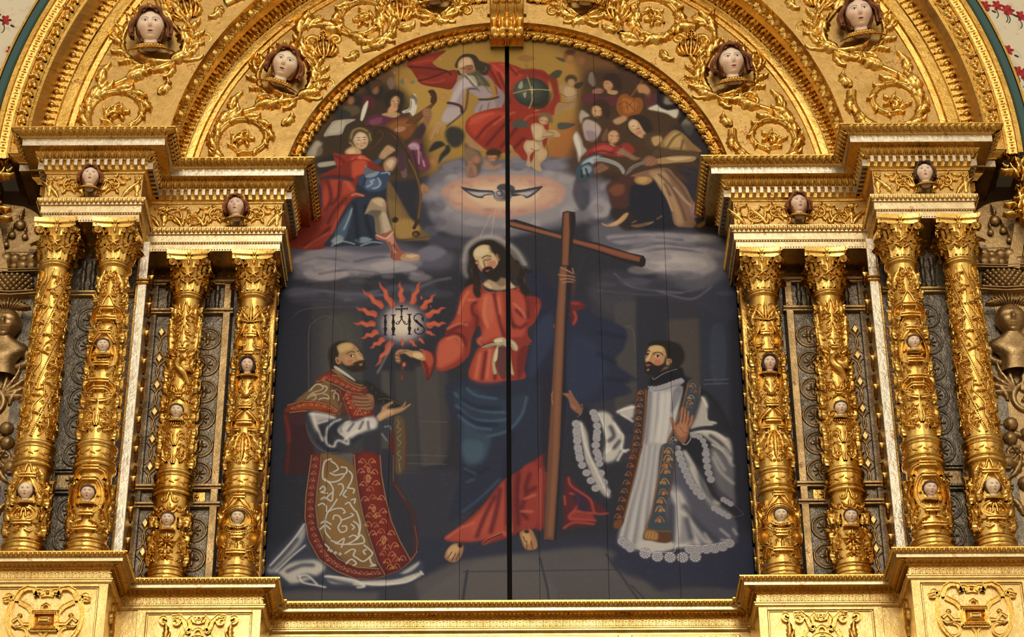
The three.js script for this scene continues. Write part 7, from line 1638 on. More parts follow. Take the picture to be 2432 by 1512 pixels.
['f','#cfa878',5,1,[317,1410,333,1392,349,1388,360,1395,339,1407,323,1420]],
['S','#6e4830',1.2,1,1.2,[[341,1384,363,1385,387,1379],[363,1401,387,1390,403,1375],[333,1379,352,1366]]],
['f','#33363e',5,0.9,[318,1438,334,1420,358,1426,356,1451,343,1488,329,1469]],
['S','#8a8a8a',3,0.8,2,[[337,1444,350,1441,353,1451],[329,1466,343,1488]]],
['f','#5c4a30',4,1,[363,1414,382,1410,394,1432,398,1525,391,1589,370,1589,368,1494]],
['S','#8a8472',2,0.9,2.6,[[372,1420,377,1432,372,1445,383,1451,373,1463],[384,1469,373,1482,384,1494,376,1506],[382,1522,374,1531,385,1543,377,1555],[380,1561,383,1586]]],
['S','#6a2c1c',2,0.9,2.9,[[362,1432,365,1494,367,1589],[395,1432,398,1494,397,1589]]],
['f','#571f1a',5,0.9,[351,1478,362,1479,366,1589,351,1586]],
['f','#2b2c36',5,1,[326,1535,363,1535,368,1619,403,1676,426,1714,436,1777,431,1851,410,1882,363,1912,346,1789]],
['s','#4a2420',3,0.9,7.9,[368,1622,388,1663,418,1714,431,1777,430,1839,415,1869]],
['s','#7a5a44',2,0.8,1.8,[372,1632,388,1660,400,1679]],
['R','#33181a',1,1,2.4,'#96684a',[427,1758,436,1808,434,1842,420,1863]],
['R','#3c1f18',1,1,2.4,'#96684a',[363,1535,365,1619]],
['f','#7d5c30',4,1,[152,1534,204,1534,252,1534,260,1599,270,1669,284,1738,302,1807,326,1887,282,1893,249,1878,214,1850,179,1806,158,1757,151,1688,155,1611]],
['f','#947040',14,0.7,[172,1598,234,1605,260,1694,279,1776,292,1844,242,1856,196,1813,171,1738]],
['f','#55565a',6,0.8,[198,1534,252,1534,253,1570,233,1554]],
['f','#5e1f1a',2,1,[127,1534,158,1534,160,1573,152,1637,150,1700,158,1763,180,1819,220,1862,271,1887,335,1890,349,1912,316,1922,266,1919,216,1896,168,1862,135,1806,121,1738,120,1662,129,1585]],
['f','#7a3222',7,0.8,[141,1540,153,1540,150,1611,140,1668,140,1732,151,1788,181,1837,221,1878,277,1902,327,1906,283,1912,221,1890,170,1850,143,1794,129,1725,130,1630]],
['f','#5a1a16',2,1,[252,1534,323,1535,331,1599,343,1663,362,1739,386,1801,415,1857,418,1869,393,1894,352,1912,332,1869,302,1788,283,1713,263,1618]],
['f','#7c261c',10,0.8,[266,1541,315,1541,328,1631,350,1714,374,1795,392,1851,365,1894,337,1863,307,1776,288,1688]],
['R','#4a2418',1,1,3.4,'#c8a878',[131,1534,126,1592,120,1662,120,1731,132,1800,165,1862,216,1899,266,1921,316,1924,349,1913]],
['R','#4a2418',1,1,3.4,'#c8a878',[158,1534,157,1579,151,1637,149,1700,158,1763,180,1816,220,1862,271,1887,332,1892]],
['R','#4a2418',1,1,3.4,'#c8a878',[252,1534,256,1580,265,1644,280,1720,302,1795,326,1869,348,1910]],
['R','#4a2418',1,1,3.4,'#c8a878',[325,1535,331,1599,344,1670,362,1745,386,1804,418,1866]],
['R','#4a2420',1,1,2.7,'#a87a58',[349,1913,388,1897,418,1869,436,1839]],
['S','#5c4a34',2.5,0.6,6.7,[[187,1547,170,1554,165,1579,167,1611,190,1621,212,1615,226,1599],[187,1554,199,1563,208,1579,194,1589],[186,1592,200,1599,217,1596,231,1592,231,1576,216,1573],[239,1586,248,1599,246,1618,236,1640],[172,1611,190,1630,196,1650,185,1662,175,1675],[159,1643,167,1634,174,1646,162,1653,180,1656],[163,1675,174,1669,192,1681,196,1656],[210,1628,221,1628,224,1644,216,1662],[238,1640,255,1644,253,1656],[233,1647,225,1662,234,1669],[208,1675,198,1694,182,1719,177,1738],[156,1694,167,1688,178,1697,179,1713],[182,1716,198,1707,221,1704,232,1716,227,1719],[232,1691,242,1685,249,1697,260,1713],[248,1678,259,1675,257,1688],[199,1738,202,1726,216,1729,222,1744,214,1763,223,1779,237,1773,236,1760,225,1760],[222,1741,238,1735,255,1726,249,1720],[256,1745,270,1757,274,1782,268,1798],[254,1770,259,1763,250,1754],[263,1713,272,1738,276,1764,271,1785],[166,1750,177,1744,194,1754],[164,1769,178,1757,192,1769],[177,1741,178,1775,193,1797],[196,1804,213,1810,232,1798,225,1825],[208,1813,238,1816,266,1801,279,1788,288,1810,263,1816,238,1816],[246,1794,257,1788,268,1794,263,1801],[180,1816,191,1828,189,1834],[236,1844,253,1832,264,1835,259,1850,270,1859],[240,1875,254,1862,268,1875,260,1881],[270,1859,287,1869,304,1856,312,1844,300,1829,288,1819],[304,1856,310,1875,321,1881,307,1883],[292,1847,286,1838,294,1832]]],
['S','#b9b1a0',1.4,1,5.2,[[187,1547,170,1554,165,1579,167,1611,190,1621,212,1615,226,1599],[187,1554,199,1563,208,1579,194,1589],[186,1592,200,1599,217,1596,231,1592,231,1576,216,1573],[239,1586,248,1599,246,1618,236,1640],[172,1611,190,1630,196,1650,185,1662,175,1675],[159,1643,167,1634,174,1646,162,1653,180,1656],[163,1675,174,1669,192,1681,196,1656],[210,1628,221,1628,224,1644,216,1662],[238,1640,255,1644,253,1656],[233,1647,225,1662,234,1669],[208,1675,198,1694,182,1719,177,1738],[156,1694,167,1688,178,1697,179,1713],[182,1716,198,1707,221,1704,232,1716,227,1719],[232,1691,242,1685,249,1697,260,1713],[248,1678,259,1675,257,1688],[199,1738,202,1726,216,1729,222,1744,214,1763,223,1779,237,1773,236,1760,225,1760],[222,1741,238,1735,255,1726,249,1720],[256,1745,270,1757,274,1782,268,1798],[254,1770,259,1763,250,1754],[263,1713,272,1738,276,1764,271,1785],[166,1750,177,1744,194,1754],[164,1769,178,1757,192,1769],[177,1741,178,1775,193,1797],[196,1804,213,1810,232,1798,225,1825],[208,1813,238,1816,266,1801,279,1788,288,1810,263,1816,238,1816],[246,1794,257,1788,268,1794,263,1801],[180,1816,191,1828,189,1834],[236,1844,253,1832,264,1835,259,1850,270,1859],[240,1875,254,1862,268,1875,260,1881],[270,1859,287,1869,304,1856,312,1844,300,1829,288,1819],[304,1856,310,1875,321,1881,307,1883],[292,1847,286,1838,294,1832]]],
['S','#d6cfbf',1.4,0.85,2.1,[[187,1547,170,1554,165,1579,167,1611,190,1621,212,1615,226,1599],[187,1554,199,1563,208,1579,194,1589],[186,1592,200,1599,217,1596,231,1592,231,1576,216,1573],[239,1586,248,1599,246,1618,236,1640],[172,1611,190,1630,196,1650,185,1662,175,1675],[159,1643,167,1634,174,1646,162,1653,180,1656],[163,1675,174,1669,192,1681,196,1656],[210,1628,221,1628,224,1644,216,1662],[238,1640,255,1644,253,1656],[233,1647,225,1662,234,1669],[208,1675,198,1694,182,1719,177,1738],[156,1694,167,1688,178,1697,179,1713],[182,1716,198,1707,221,1704,232,1716,227,1719],[232,1691,242,1685,249,1697,260,1713],[248,1678,259,1675,257,1688],[199,1738,202,1726,216,1729,222,1744,214,1763,223,1779,237,1773,236,1760,225,1760],[222,1741,238,1735,255,1726,249,1720],[256,1745,270,1757,274,1782,268,1798],[254,1770,259,1763,250,1754],[263,1713,272,1738,276,1764,271,1785],[166,1750,177,1744,194,1754],[164,1769,178,1757,192,1769],[177,1741,178,1775,193,1797],[196,1804,213,1810,232,1798,225,1825],[208,1813,238,1816,266,1801,279,1788,288,1810,263,1816,238,1816],[246,1794,257,1788,268,1794,263,1801],[180,1816,191,1828,189,1834],[236,1844,253,1832,264,1835,259,1850,270,1859],[240,1875,254,1862,268,1875,260,1881],[270,1859,287,1869,304,1856,312,1844,300,1829,288,1819],[304,1856,310,1875,321,1881,307,1883],[292,1847,286,1838,294,1832]]],
['e','#b9b1a0',1,1,197,1836,5.1,5.1,0],
['e','#b9b1a0',1,1,209,1842,5.1,5.1,0],
['e','#b9b1a0',1,1,222,1846,5.1,5.1,0],
['e','#6a6456',1.5,0.8,222,1582,4,3.4,0],
['e','#6a6456',1.5,0.8,197,1568,6.8,3.4,0.7],
['A','#c0906a',0.9,0.9,1.5,142,1546,-7.6,9.1],
['A','#c0906a',0.9,0.9,1.5,140,1569,7.6,9.1],
['A','#c0906a',0.9,0.9,1.5,138,1592,-7.6,9.1],
['A','#c0906a',0.9,0.9,1.5,136,1614,7.6,9.1],
['A','#c0906a',0.9,0.9,1.5,135,1637,-7.6,9.1],
['A','#c0906a',0.9,0.9,1.5,134,1659,7.6,9.1],
['A','#c0906a',0.9,0.9,1.5,134,1681,-7.6,9.1],
['A','#c0906a',0.9,0.9,1.5,135,1704,7.6,9.1],
['A','#c0906a',0.9,0.9,1.5,137,1726,-7.6,9.1],
['A','#c0906a',0.9,0.9,1.5,139,1748,7.6,9.1],
['A','#c0906a',0.9,0.9,1.5,144,1767,-7.6,9.1],
['A','#c0906a',0.9,0.9,1.5,149,1787,7.6,9.1],
['A','#c0906a',0.9,0.9,1.5,156,1804,-7.6,9.1],
['A','#c0906a',0.9,0.9,1.5,164,1820,7.6,9.1],
['A','#c0906a',0.9,0.9,1.5,173,1836,-7.6,9.1],
['A','#c0906a',0.9,0.9,1.5,183,1849,7.6,9.1],
['A','#c0906a',0.9,0.9,1.5,193,1863,-7.6,9.1],
['A','#c0906a',0.9,0.9,1.5,206,1872,7.6,9.1],
['A','#c0906a',0.9,0.9,1.5,218,1882,-7.6,9.1],
['A','#c0906a',0.9,0.9,1.5,233,1889,7.6,9.1],
['A','#c0906a',0.9,0.9,1.5,248,1896,-7.6,9.1],
['A','#c0906a',0.9,0.9,1.5,264,1901,7.6,9.1],
['A','#c0906a',0.9,0.9,1.5,281,1904,-7.6,9.1],
['A','#c0906a',0.9,0.9,1.5,298,1906,7.6,9.1],
['A','#c0906a',0.9,0.9,1.5,313,1905,-7.6,9.1],
['A','#c0906a',0.9,0.9,1.5,329,1904,7.6,9.1],
['A','#c8906a',0.9,0.9,2,275,1554,-10.8,12.8],
['A','#d09a58',0.9,0.9,2,303,1554,10.8,12.8],
['A','#b87a50',0.9,0.9,2,290,1570,-10.8,12.8],
['A','#c8906a',0.9,0.9,2,273,1586,10.8,12.8],
['A','#d09a58',0.9,0.9,2,310,1589,-10.8,12.8],
['A','#b87a50',0.9,0.9,2,293,1605,10.8,12.8],
['A','#c8906a',0.9,0.9,2,280,1627,-10.8,12.8],
['A','#d09a58',0.9,0.9,2,317,1624,10.8,12.8],
['A','#b87a50',0.9,0.9,2,300,1643,-10.8,12.8],
['A','#c8906a',0.9,0.9,2,287,1675,10.8,12.8],
['A','#d09a58',0.9,0.9,2,332,1672,-10.8,12.8],
['A','#b87a50',0.9,0.9,2,309,1669,10.8,12.8],
['A','#c8906a',0.9,0.9,2,307,1700,-10.8,12.8],
['A','#d09a58',0.9,0.9,2,322,1726,10.8,12.8],
['A','#b87a50',0.9,0.9,2,300,1726,-10.8,12.8],
['A','#c8906a',0.9,0.9,2,339,1713,10.8,12.8],
['A','#d09a58',0.9,0.9,2,297,1754,-10.8,12.8],
['A','#b87a50',0.9,0.9,2,317,1757,10.8,12.8],
['A','#c8906a',0.9,0.9,2,339,1745,-10.8,12.8],
['A','#d09a58',0.9,0.9,2,312,1782,10.8,12.8],
['A','#b87a50',0.9,0.9,2,334,1776,-10.8,12.8],
['A','#c8906a',0.9,0.9,2,343,1798,10.8,12.8],
['A','#d09a58',0.9,0.9,2,362,1782,-10.8,12.8],
['A','#b87a50',0.9,0.9,2,333,1813,10.8,12.8],
['A','#c8906a',0.9,0.9,2,352,1826,-10.8,12.8],
['A','#d09a58',0.9,0.9,2,374,1819,10.8,12.8],
['A','#b87a50',0.9,0.9,2,342,1844,-10.8,12.8],
['A','#c8906a',0.9,0.9,2,367,1847,10.8,12.8],
['A','#d09a58',0.9,0.9,2,353,1869,-10.8,12.8],
['A','#b87a50',0.9,0.9,2,378,1863,10.8,12.8],
['A','#c8906a',0.9,0.9,2,395,1860,-10.8,12.8],
['A','#d09a58',0.9,0.9,2,362,1887,10.8,12.8],
['A','#b87a50',0.9,0.9,2,379,1884,-10.8,12.8],
['e','#c2905c',1.5,0.85,294,1583,4.8,9.5,0],
['e','#8a4a30',2,0.8,294,1583,2.4,5.7,0],
['e','#c2905c',1.5,0.85,312,1708,5.1,10.1,0],
['e','#8a4a30',2,0.8,312,1708,2.5,6.1,0],
['e','#c2905c',1.5,0.85,318,1729,4.1,8.1,0],
['e','#8a4a30',2,0.8,318,1729,2,4.9,0],
['e','#c2905c',1.5,0.85,343,1804,5.8,11.5,0],
['e','#8a4a30',2,0.8,343,1804,2.9,6.9,0],
['e','#c2905c',1.5,0.85,294,1611,6.8,13.5,0],
['e','#8a4a30',2,0.8,294,1611,3.4,8.1,0],
['f','#3c404e',6,1,[11,1886,42,1837,84,1787,116,1744,126,1788,153,1850,194,1893,256,1920,349,1915,420,1876,448,1866,452,1912,422,1934,361,1942,300,1951,234,1948,179,1950,118,1941,74,1944,40,1919]],
['f','#a8a49e',6,1,[22,1892,58,1843,93,1800,119,1756,123,1781,113,1812,86,1849,60,1880,39,1904]],
['f','#c9c2b4',7,1,[45,1901,82,1874,120,1865,159,1865,182,1887,161,1911,123,1929,90,1935,68,1920]],
['f','#c2bbad',6,1,[183,1911,228,1917,283,1930,295,1945,245,1939,201,1935]],
['f','#c6bfae',5,1,[278,1930,333,1927,388,1921,443,1903,449,1912,416,1930,361,1942,306,1942]],
['f','#b0aca2',5,1,[388,1909,415,1888,442,1870,437,1885,415,1903]],
['S','#353947',6,0.8,4.3,[[33,1886,70,1843,101,1800],[55,1892,92,1855,130,1837],[78,1898,116,1880,149,1880],[112,1917,139,1911,173,1929],[50,1907,79,1938],[184,1920,223,1932,256,1939],[355,1921,393,1912]]],
['S','#e2dccd',3,0.8,2.4,[[30,1880,64,1837,95,1794,119,1753],[47,1898,87,1855,124,1819],[111,1911,123,1932,162,1941,185,1947],[112,1914,134,1911,162,1938],[183,1914,222,1917,267,1927,292,1945,273,1948],[284,1936,339,1939,405,1933,432,1918],[446,1900,453,1909]]],
['f','#272c3e',6,1,[511,1305,563,1286,596,1287,664,1259,769,1259,818,1260,825,1353,814,1535,794,1517,751,1553,703,1588,671,1624,624,1676,566,1720,523,1746,538,1667,553,1579,544,1443,516,1374]],
['f','#2b3749',8,1,[535,1328,584,1314,640,1343,688,1352,744,1339,740,1380,720,1435,688,1462,636,1476,592,1453,552,1407]],
['f','#37485a',10,0.9,[560,1388,596,1453,640,1476,624,1552,585,1570,561,1552]],
['f','#48606c',12,0.7,[564,1489,616,1498,616,1543,585,1561,561,1534]],
['S','#4a6478',5,0.7,3,[[536,1333,568,1370,616,1393,680,1398],[540,1374,584,1416,636,1426,688,1421],[548,1407,592,1444,640,1453],[744,1348,728,1408,688,1458,632,1476],[572,1319,600,1342,656,1352]]],
['S','#1a2236',7,0.8,5.1,[[552,1351,600,1379,664,1384],[548,1393,596,1430,656,1439],[704,1467,687,1534,679,1606],[561,1570,585,1597,632,1579]]],
['S','#3c5266',5,0.7,2.5,[[565,1579,597,1597],[573,1623,593,1614],[562,1716,616,1668,664,1615]]],
['F','#25293c',12,0.8,[818,1260,964,1260,946,1335,864,1399,845,1580,821,1589]],
['f','#7c2c28',3,1,[510,1802,566,1750,616,1698,652,1646,679,1615,719,1588,766,1553,802,1531,805,1624,793,1668,786,1769,741,1764,717,1782,686,1799,620,1820,617,1807,570,1811]],
['f','#a84838',7,1,[516,1800,570,1755,616,1712,656,1659,679,1624,679,1773,624,1803,570,1809]],
['f','#b5523e',9,0.8,[585,1759,624,1703,652,1668,640,1755,601,1790]],
['f','#94392f',8,0.9,[723,1597,766,1562,774,1624,768,1756,721,1769]],
['f','#a6483a',6,0.8,[774,1598,786,1598,780,1764,772,1756]],
['S','#52191e',6,0.8,5.1,[[601,1794,624,1729,652,1668],[640,1781,656,1712,667,1646],[719,1597,714,1668,718,1756],[742,1660,726,1712,741,1738],[750,1598,738,1651,766,1642],[687,1624,686,1755]]],
['S','#c86a50',4,0.75,3.4,[[620,1816,644,1798,675,1781,679,1790],[566,1763,593,1751],[695,1615,692,1712,698,1777],[726,1716,757,1717],[734,1677,765,1664],[516,1798,562,1763]]],
['s','#3c141a',2.5,1,3.4,[620,1816,636,1803,671,1786]],
['f','#9c7250',3,1,[512,1858,520,1832,539,1815,562,1820,563,1841,551,1866,532,1873]],
['f','#c9a070',6,1,[520,1836,539,1819,555,1828,540,1854,524,1862]],
['S','#4a3024',1.5,1,2.1,[[520,1862,532,1841],[532,1868,543,1845],[544,1866,553,1845]]],
['e','#33201a',3,1,555,1821,6.3,7.5,0],
['f','#a67850',3,1,[721,1782,741,1773,756,1777,768,1808,769,1829,756,1836,736,1833,725,1807]],
['f','#c89a66',6,1,[729,1786,745,1782,752,1808,736,1820]],
['S','#4a3024',1.5,1,2.1,[[740,1808,740,1833],[752,1808,756,1833],[731,1795,737,1812]]],
['e','#33201a',3,1,740,1779,7.1,5.6,0],
['f','#5c2024',5,0.85,[848,1625,860,1607,891,1647,937,1691,967,1722,928,1726,932,1757,857,1769,844,1769]],
['f','#8a3430',5,1,[858,1730,874,1713,917,1722,928,1744,866,1748]],
['S','#a84438',3,0.85,3.8,[[860,1611,868,1638,918,1678,932,1722,967,1724],[863,1660,883,1669,886,1695,874,1713],[858,1734,878,1717,928,1724],[862,1739,932,1746],[844,1769,873,1752,928,1757],[847,1669,849,1695]]],
['f','#2c2440',7,0.8,[875,1660,906,1678,913,1717,886,1708]],
['f','#23263a',9,1,[746,913,782,910,811,945,834,988,846,1030,832,1114,824,1288,748,1288,758,1182,774,1078,769,1009]],
['f','#282c40',10,1,[878,1009,932,1044,926,1289,850,1288,868,1114]],
['f','#333f58',14,0.6,[767,1130,792,1079,821,1065,826,1148,778,1250,757,1288,749,1250]],
['f','#262a3f',5,1,[864,999,931,1058,1017,1103,1041,1132,1027,1189,1001,1232,1063,1289,1066,1296,1024,1296,1047,1332,998,1352,924,1373,863,1400,836,1565,798,1804,816,1288]],
['f','#2d354c',12,0.8,[880,1145,953,1175,976,1260,925,1345,864,1344]],
['S','#1c2036',5,0.8,10.2,[[1001,1232,953,1203],[1036,1296,975,1289],[1028,1146,954,1131]]],
['f','#231f2c',8,0.8,[792,1288,841,1288,824,1565,789,1564]],
['f','#8c3226',3,1,[555,990,581,962,608,951,611,973,632,987,674,987,709,980,730,959,739,987,745,1001,780,1009,789,1033,780,1065,768,1096,750,1116,750,1141,761,1161,749,1175,737,1250,731,1288,583,1287,597,1198,615,1174,603,1167,597,1150,614,1136,603,1105,585,1147,580,1195,568,1218,533,1249,486,1255,486,1170,506,1139,511,1115,538,1070,549,1014]],
['f','#b04a34',9,1,[558,990,584,965,602,987,591,1022,588,1060,573,1098,544,1098,517,1115,538,1077,549,1028]],
['f','#b8523a',12,1,[614,994,650,994,674,994,676,1133,650,1147,614,1167,612,1143,620,1105,608,1064,600,1029]],
['f','#b04c38',12,0.9,[692,987,721,987,739,1008,744,1071,738,1134,714,1144,691,1133]],
['f','#bd5a40',10,1,[486,1174,509,1146,532,1143,556,1174,556,1201,533,1228,486,1248]],
['f','#c4664a',16,0.7,[620,1001,644,1001,650,1078,632,1106,617,1078]],
['f','#b54e38',10,0.9,[603,1188,650,1174,673,1178,676,1287,586,1287]],
['S','#561a1a',5,0.85,3.7,[[596,1022,585,1036,588,1064,600,1078,597,1112],[650,994,662,1064,668,1099,679,1140],[692,994,697,1064,709,1113],[564,1098,538,1112,514,1126],[509,1139,532,1129,562,1146,565,1174],[739,987,751,1030,750,1078],[715,1050,738,1078],[703,1099,726,1113,744,1099],[615,1174,650,1174,673,1178],[626,1195,615,1287],[658,1188,652,1287]]],
['S','#d27a58',5,0.65,2.7,[[573,986,555,1028,546,1063],[626,1008,620,1064,632,1112],[662,1008,668,1064],[514,1115,544,1098,570,1102],[512,1150,541,1143,559,1174],[709,1029,733,1057,741,1078],[612,1147,603,1160,612,1171],[609,1202,597,1283],[638,1188,629,1283],[573,1015,596,1015]]],
['f','#7c2a26',6,0.8,[745,1005,780,1009,789,1033,777,1061,768,1089,759,1044]],
['f','#96362c',5,0.8,[771,1037,786,1030,783,1058,771,1078]],
['f','#672022',6,0.8,[729,1182,749,1178,737,1250,719,1288,717,1216]],
['s','#c0563c',2.5,0.9,2.7,[731,931,740,945,736,973,721,980]],
['s','#b84c34',2.5,0.9,3,[610,948,614,969,629,987,650,990]],
['f','#2a2230',8,0.6,[644,959,674,959,698,973,710,931,692,909]],
['f','#b09470',4,1,[617,962,623,951,650,937,692,945,704,962,718,970,698,976,662,982,635,976]],
['f','#cdb086',5,1,[620,962,632,955,644,973,638,976]],
['f','#7a6450',8,0.8,[650,944,680,938,689,959,668,969]],
['f','#c2a67c',6,1,[689,952,704,959,710,973,692,973]],
['f','#9a9088',16,0.55,[557,866,566,830,587,804,617,792,650,790,680,798,704,823,728,852,746,888,752,902,734,909,692,866,587,876,569,930,557,916]],
['s','#c8bdaa',9,0.6,2.7,[559,876,567,833,590,803,623,791,656,794,692,816,722,848,743,892]],
['s','#a8a098',9,0.5,3.7,[560,880,561,908,569,933]],
['f','#241a15',4,1,[578,876,576,840,596,815,623,803,650,805,680,827,698,852,710,874,722,877,731,895,752,902,764,920,740,927,742,959,757,987,745,1001,730,987,722,959,710,931,692,916,680,938,662,909,608,909,611,958,602,1004,590,987,587,958,558,969,581,930,587,894]],
['f','#2c2018',4,1,[581,848,587,894,581,908,589,934,602,958,611,1001,596,1004,588,980,590,951,572,916]],
['f','#3c2c20',9,0.7,[692,852,710,877,728,902,716,938,698,909]],
['f','#c6ab7a',3,1,[587,851,599,828,620,819,641,826,650,852,662,877,659,895,644,909,626,909,614,916,605,902,596,880]],
['f','#d8c294',7,1,[590,848,602,832,626,826,635,844,620,855,599,862]],
['f','#c08a62',7,1,[632,877,653,877,656,895,638,902,629,894]],
['f','#b8705a',6,0.8,[601,898,610,894,614,912,607,909]],
['f','#b8705a',8,0.6,[638,884,653,880,650,898,635,900]],
['f','#c8ad84',4,1,[610,873,616,880,620,902,614,903,610,894]],
['s','#e2cda0',2.5,0.8,1.8,[610,873,614,891,618,900]],
['s','#6a4c38',3,0.7,1.8,[619,877,622,894,623,902]],
['S','#2e2016',2,1,2.7,[[614,868,626,860,641,861],[590,878,598,876,602,879]]],
['f','#b8846a',3,1,[623,869,635,864,643,870,635,875,626,875]],
['f','#b07c60',3,1,[593,884,602,880,605,888,598,891]],
['S','#20160f',1.2,1,1.5,[[620,873,629,876,641,871],[592,886,599,892,605,889]]],
['f','#241a14',4,1,[614,912,623,902,638,898,650,909,659,895,668,888,674,909,668,938,656,952,638,944,623,930]],
['f','#241a14',3,1,[619,910,626,900,641,900,647,905,635,907,623,912]],
['f','#a84c3a',2.5,1,[624,912,632,909,638,911,632,916,626,916]],
['s','#4a1c18',1,1,1.2,[623,912,638,912]],
['f','#b08662',3,1,[655,853,662,852,670,862,668,877,660,875,656,864]],
['s','#5a3c2a',2,1,1.5,[658,859,665,862,664,871]],
['f','#231914',5,0.9,[638,823,662,826,674,852,680,888,674,902,668,877,656,848,644,848]],
['S','#5a4434',2,0.8,1.2,[[581,908,586,919,584,930,589,934],[722,877,728,895,740,900],[590,844,581,873],[650,808,680,830,698,856],[588,986,594,1001],[578,905,583,916]]],
['S','#3a2c22',2.5,0.7,1.2,[[662,816,692,852,710,888],[704,909,722,952],[596,937,602,972]]],
['s','#4a5058',3,0.7,1.8,[734,904,746,902,755,906]],
['f','#8e8064',2,1,[615,1179,632,1169,656,1164,662,1171,632,1181]],
['s','#c2b48e',2,1,2.1,[615,1179,638,1169,662,1168]],
['s','#5c4c40',2,0.9,2.1,[714,1168,738,1170,761,1170]],
['f','#b0a07c',2.5,1,[647,1157,659,1147,676,1145,688,1154,697,1151,711,1161,720,1178,717,1192,705,1188,697,1175,699,1216,704,1250,708,1270,702,1273,690,1250,688,1182,673,1181,661,1181,661,1215,653,1236,658,1266,648,1268,644,1229,650,1195,658,1171]],
['f','#d6c8a2',4,1,[650,1157,667,1149,676,1157,662,1168]],
['f','#cfc09a',4,1,[653,1198,661,1181,661,1212,650,1229]],
['f','#c4b48c',4,1,[703,1161,714,1175,714,1188,705,1178]],
['S','#5c4c38',2,0.85,1.5,[[662,1171,667,1181,661,1215],[650,1229,661,1239],[700,1168,711,1188],[691,1188,696,1250],[656,1164,673,1164]]],
['f','#3c2c34',8,0.7,[664,1181,685,1185,684,1283,661,1263]],
['f','#66221f',5,1,[878,1023,899,1020,922,1037,910,1051,895,1055,895,1086,883,1107,877,1079]],
['s','#9a3c2e',4,0.9,4.9,[881,1028,899,1030]],
['s','#b8503a',4,0.8,2.4,[886,1058,892,1079,884,1100]],
['f','#7a2c26',4,1,[824,1100,830,1103,828,1113,824,1113]],
['f','#8c3226',3,1,[434,1185,443,1187,470,1201,475,1233,467,1264,458,1290,449,1264,437,1227,448,1222,443,1201]],
['f','#b04c36',8,0.9,[445,1190,466,1198,473,1227,462,1246,453,1227]],
['S','#561a1a',4,0.85,2.1,[[470,1193,478,1222,471,1259,458,1288],[444,1227,453,1248,458,1285]]],
['s','#c86a4c',3,0.8,2.1,[434,1186,443,1190,448,1211,450,1222]],
['f','#b8925e',2.5,1,[411,1190,425,1190,438,1195,446,1206,448,1222,434,1222,416,1214,405,1211,395,1203,388,1199,375,1200,372,1196,388,1192,384,1187,397,1186]],
['f','#d8b884',6,1,[416,1198,434,1198,443,1211,430,1216,414,1208]],
['f','#8e6444',4,1,[361,1206,366,1190,379,1184,397,1190,388,1195,375,1202,380,1214,376,1232,366,1229,362,1219]],
['S','#c49464',3,0.8,2.1,[[364,1200,372,1190,384,1190],[364,1211,371,1214],[366,1223,373,1223]]],
['S','#4a3022',1.5,1,0.9,[[375,1195,393,1192,407,1195],[366,1206,375,1208],[367,1218,375,1219]]],
['f','#2c2420',6,0.8,[375,1206,393,1208,416,1219,434,1222,421,1227,389,1227,380,1222]],
['e','#c0563c',6,0.9,388,1236,5.7,8.9,0],
['e','#7a3a2c',7,0.7,384,1247,4.4,10.5,0],
['e','#5c342c',7,0.7,380,1274,6.2,13.1,0],
['e','#8a3c2c',7,0.7,383,1282,4,7.9,0],
['e','#e88a5c',3,0.9,387,1238,2.6,4.2,0],
['F','#2a2024',2,1,[691,741,699,730,715,728,860,784,937,814,936,836,854,804,712,761,692,754]],
['F','#7a4a34',3,1,[695,741,702,736,849,786,937,818,936,831,852,799,699,750]],
['s','#95603f',5,0.7,3.8,[699,743,779,768,849,792,937,823]],
['F','#241d22',2,1,[873,798,958,814,1059,852,1098,862,1104,876,1100,896,1091,903,1058,892,957,848,872,813]],
['F','#7a452f',3,1,[878,800,958,821,1092,867,1086,884,1030,869,952,838,878,812]],
['s','#94593c',5,0.7,4,[884,805,957,829,1081,874]],
['e','#1f191d',2,1,1094,883,8.6,16.6,0],
['F','#241d22',2,1,[858,703,872,698,896,703,897,742,883,839,868,903,850,903,853,775]],
['F','#74462f',3,1,[861,706,877,703,878,775,871,903,852,903,857,775]],
['s','#92603e',6,0.6,4.3,[872,706,869,791,863,900]],
['F','#221f28',3,1,[851,895,885,895,862,1145,858,1358,840,1565,823,1810,797,1810]],
['F','#6e4634',3,1,[847,898,868,898,858,1087,848,1288,837,1510,815,1810,788,1804,804,1510,819,1288,834,1058]],
['s','#8e6040',4,0.7,10.2,[857,910,843,1145,832,1358,822,1565,805,1790]],
['s','#33262a',1.5,1,3.8,[792,1806,816,1809]],
['f','#8a5a44',3,0.25,[841,928,851,901,862,903,883,917,895,928,894,960,882,956,853,956,847,946]],
['S','#b07c5c',1.8,0.95,3.4,[[850,903,868,914,886,924],[841,928,868,931,889,937],[847,945,871,942,890,948],[853,955,874,953,890,957],[883,905,888,921]]],
['S','#5c382c',1.2,0.9,1.2,[[853,912,871,921,886,930],[847,937,871,938,889,942],[851,951,874,948,889,953]]],
['S','#cf9c78',1.5,0.8,1.2,[[862,908,880,917],[853,930,880,933]]],
['f','#4a2f2c',4,0.9,[882,960,893,956,891,988,884,1009,880,992]],
['S','#565a66',1.5,0.5,0.9,[[901,928,926,857],[895,928,917,860]]],
['f','#1c1c24',6,1,[1194,1282,1240,1306,1254,1324,1289,1360,1323,1442,1327,1506,1303,1567,1202,1567,1185,1389]],
['f','#1e1a18',4,1,[1097,1176,1111,1162,1137,1158,1168,1161,1194,1179,1204,1207,1199,1234,1180,1252,1165,1246,1153,1209,1149,1185,1128,1176,1110,1176]],
['e','#1e1a19',6,1,1179,1206,23.9,39.1,0],
['f','#b8905e',3,1,[1096,1197,1105,1179,1126,1174,1146,1182,1153,1209,1150,1234,1136,1242,1113,1245,1095,1239,1090,1224,1097,1212]],
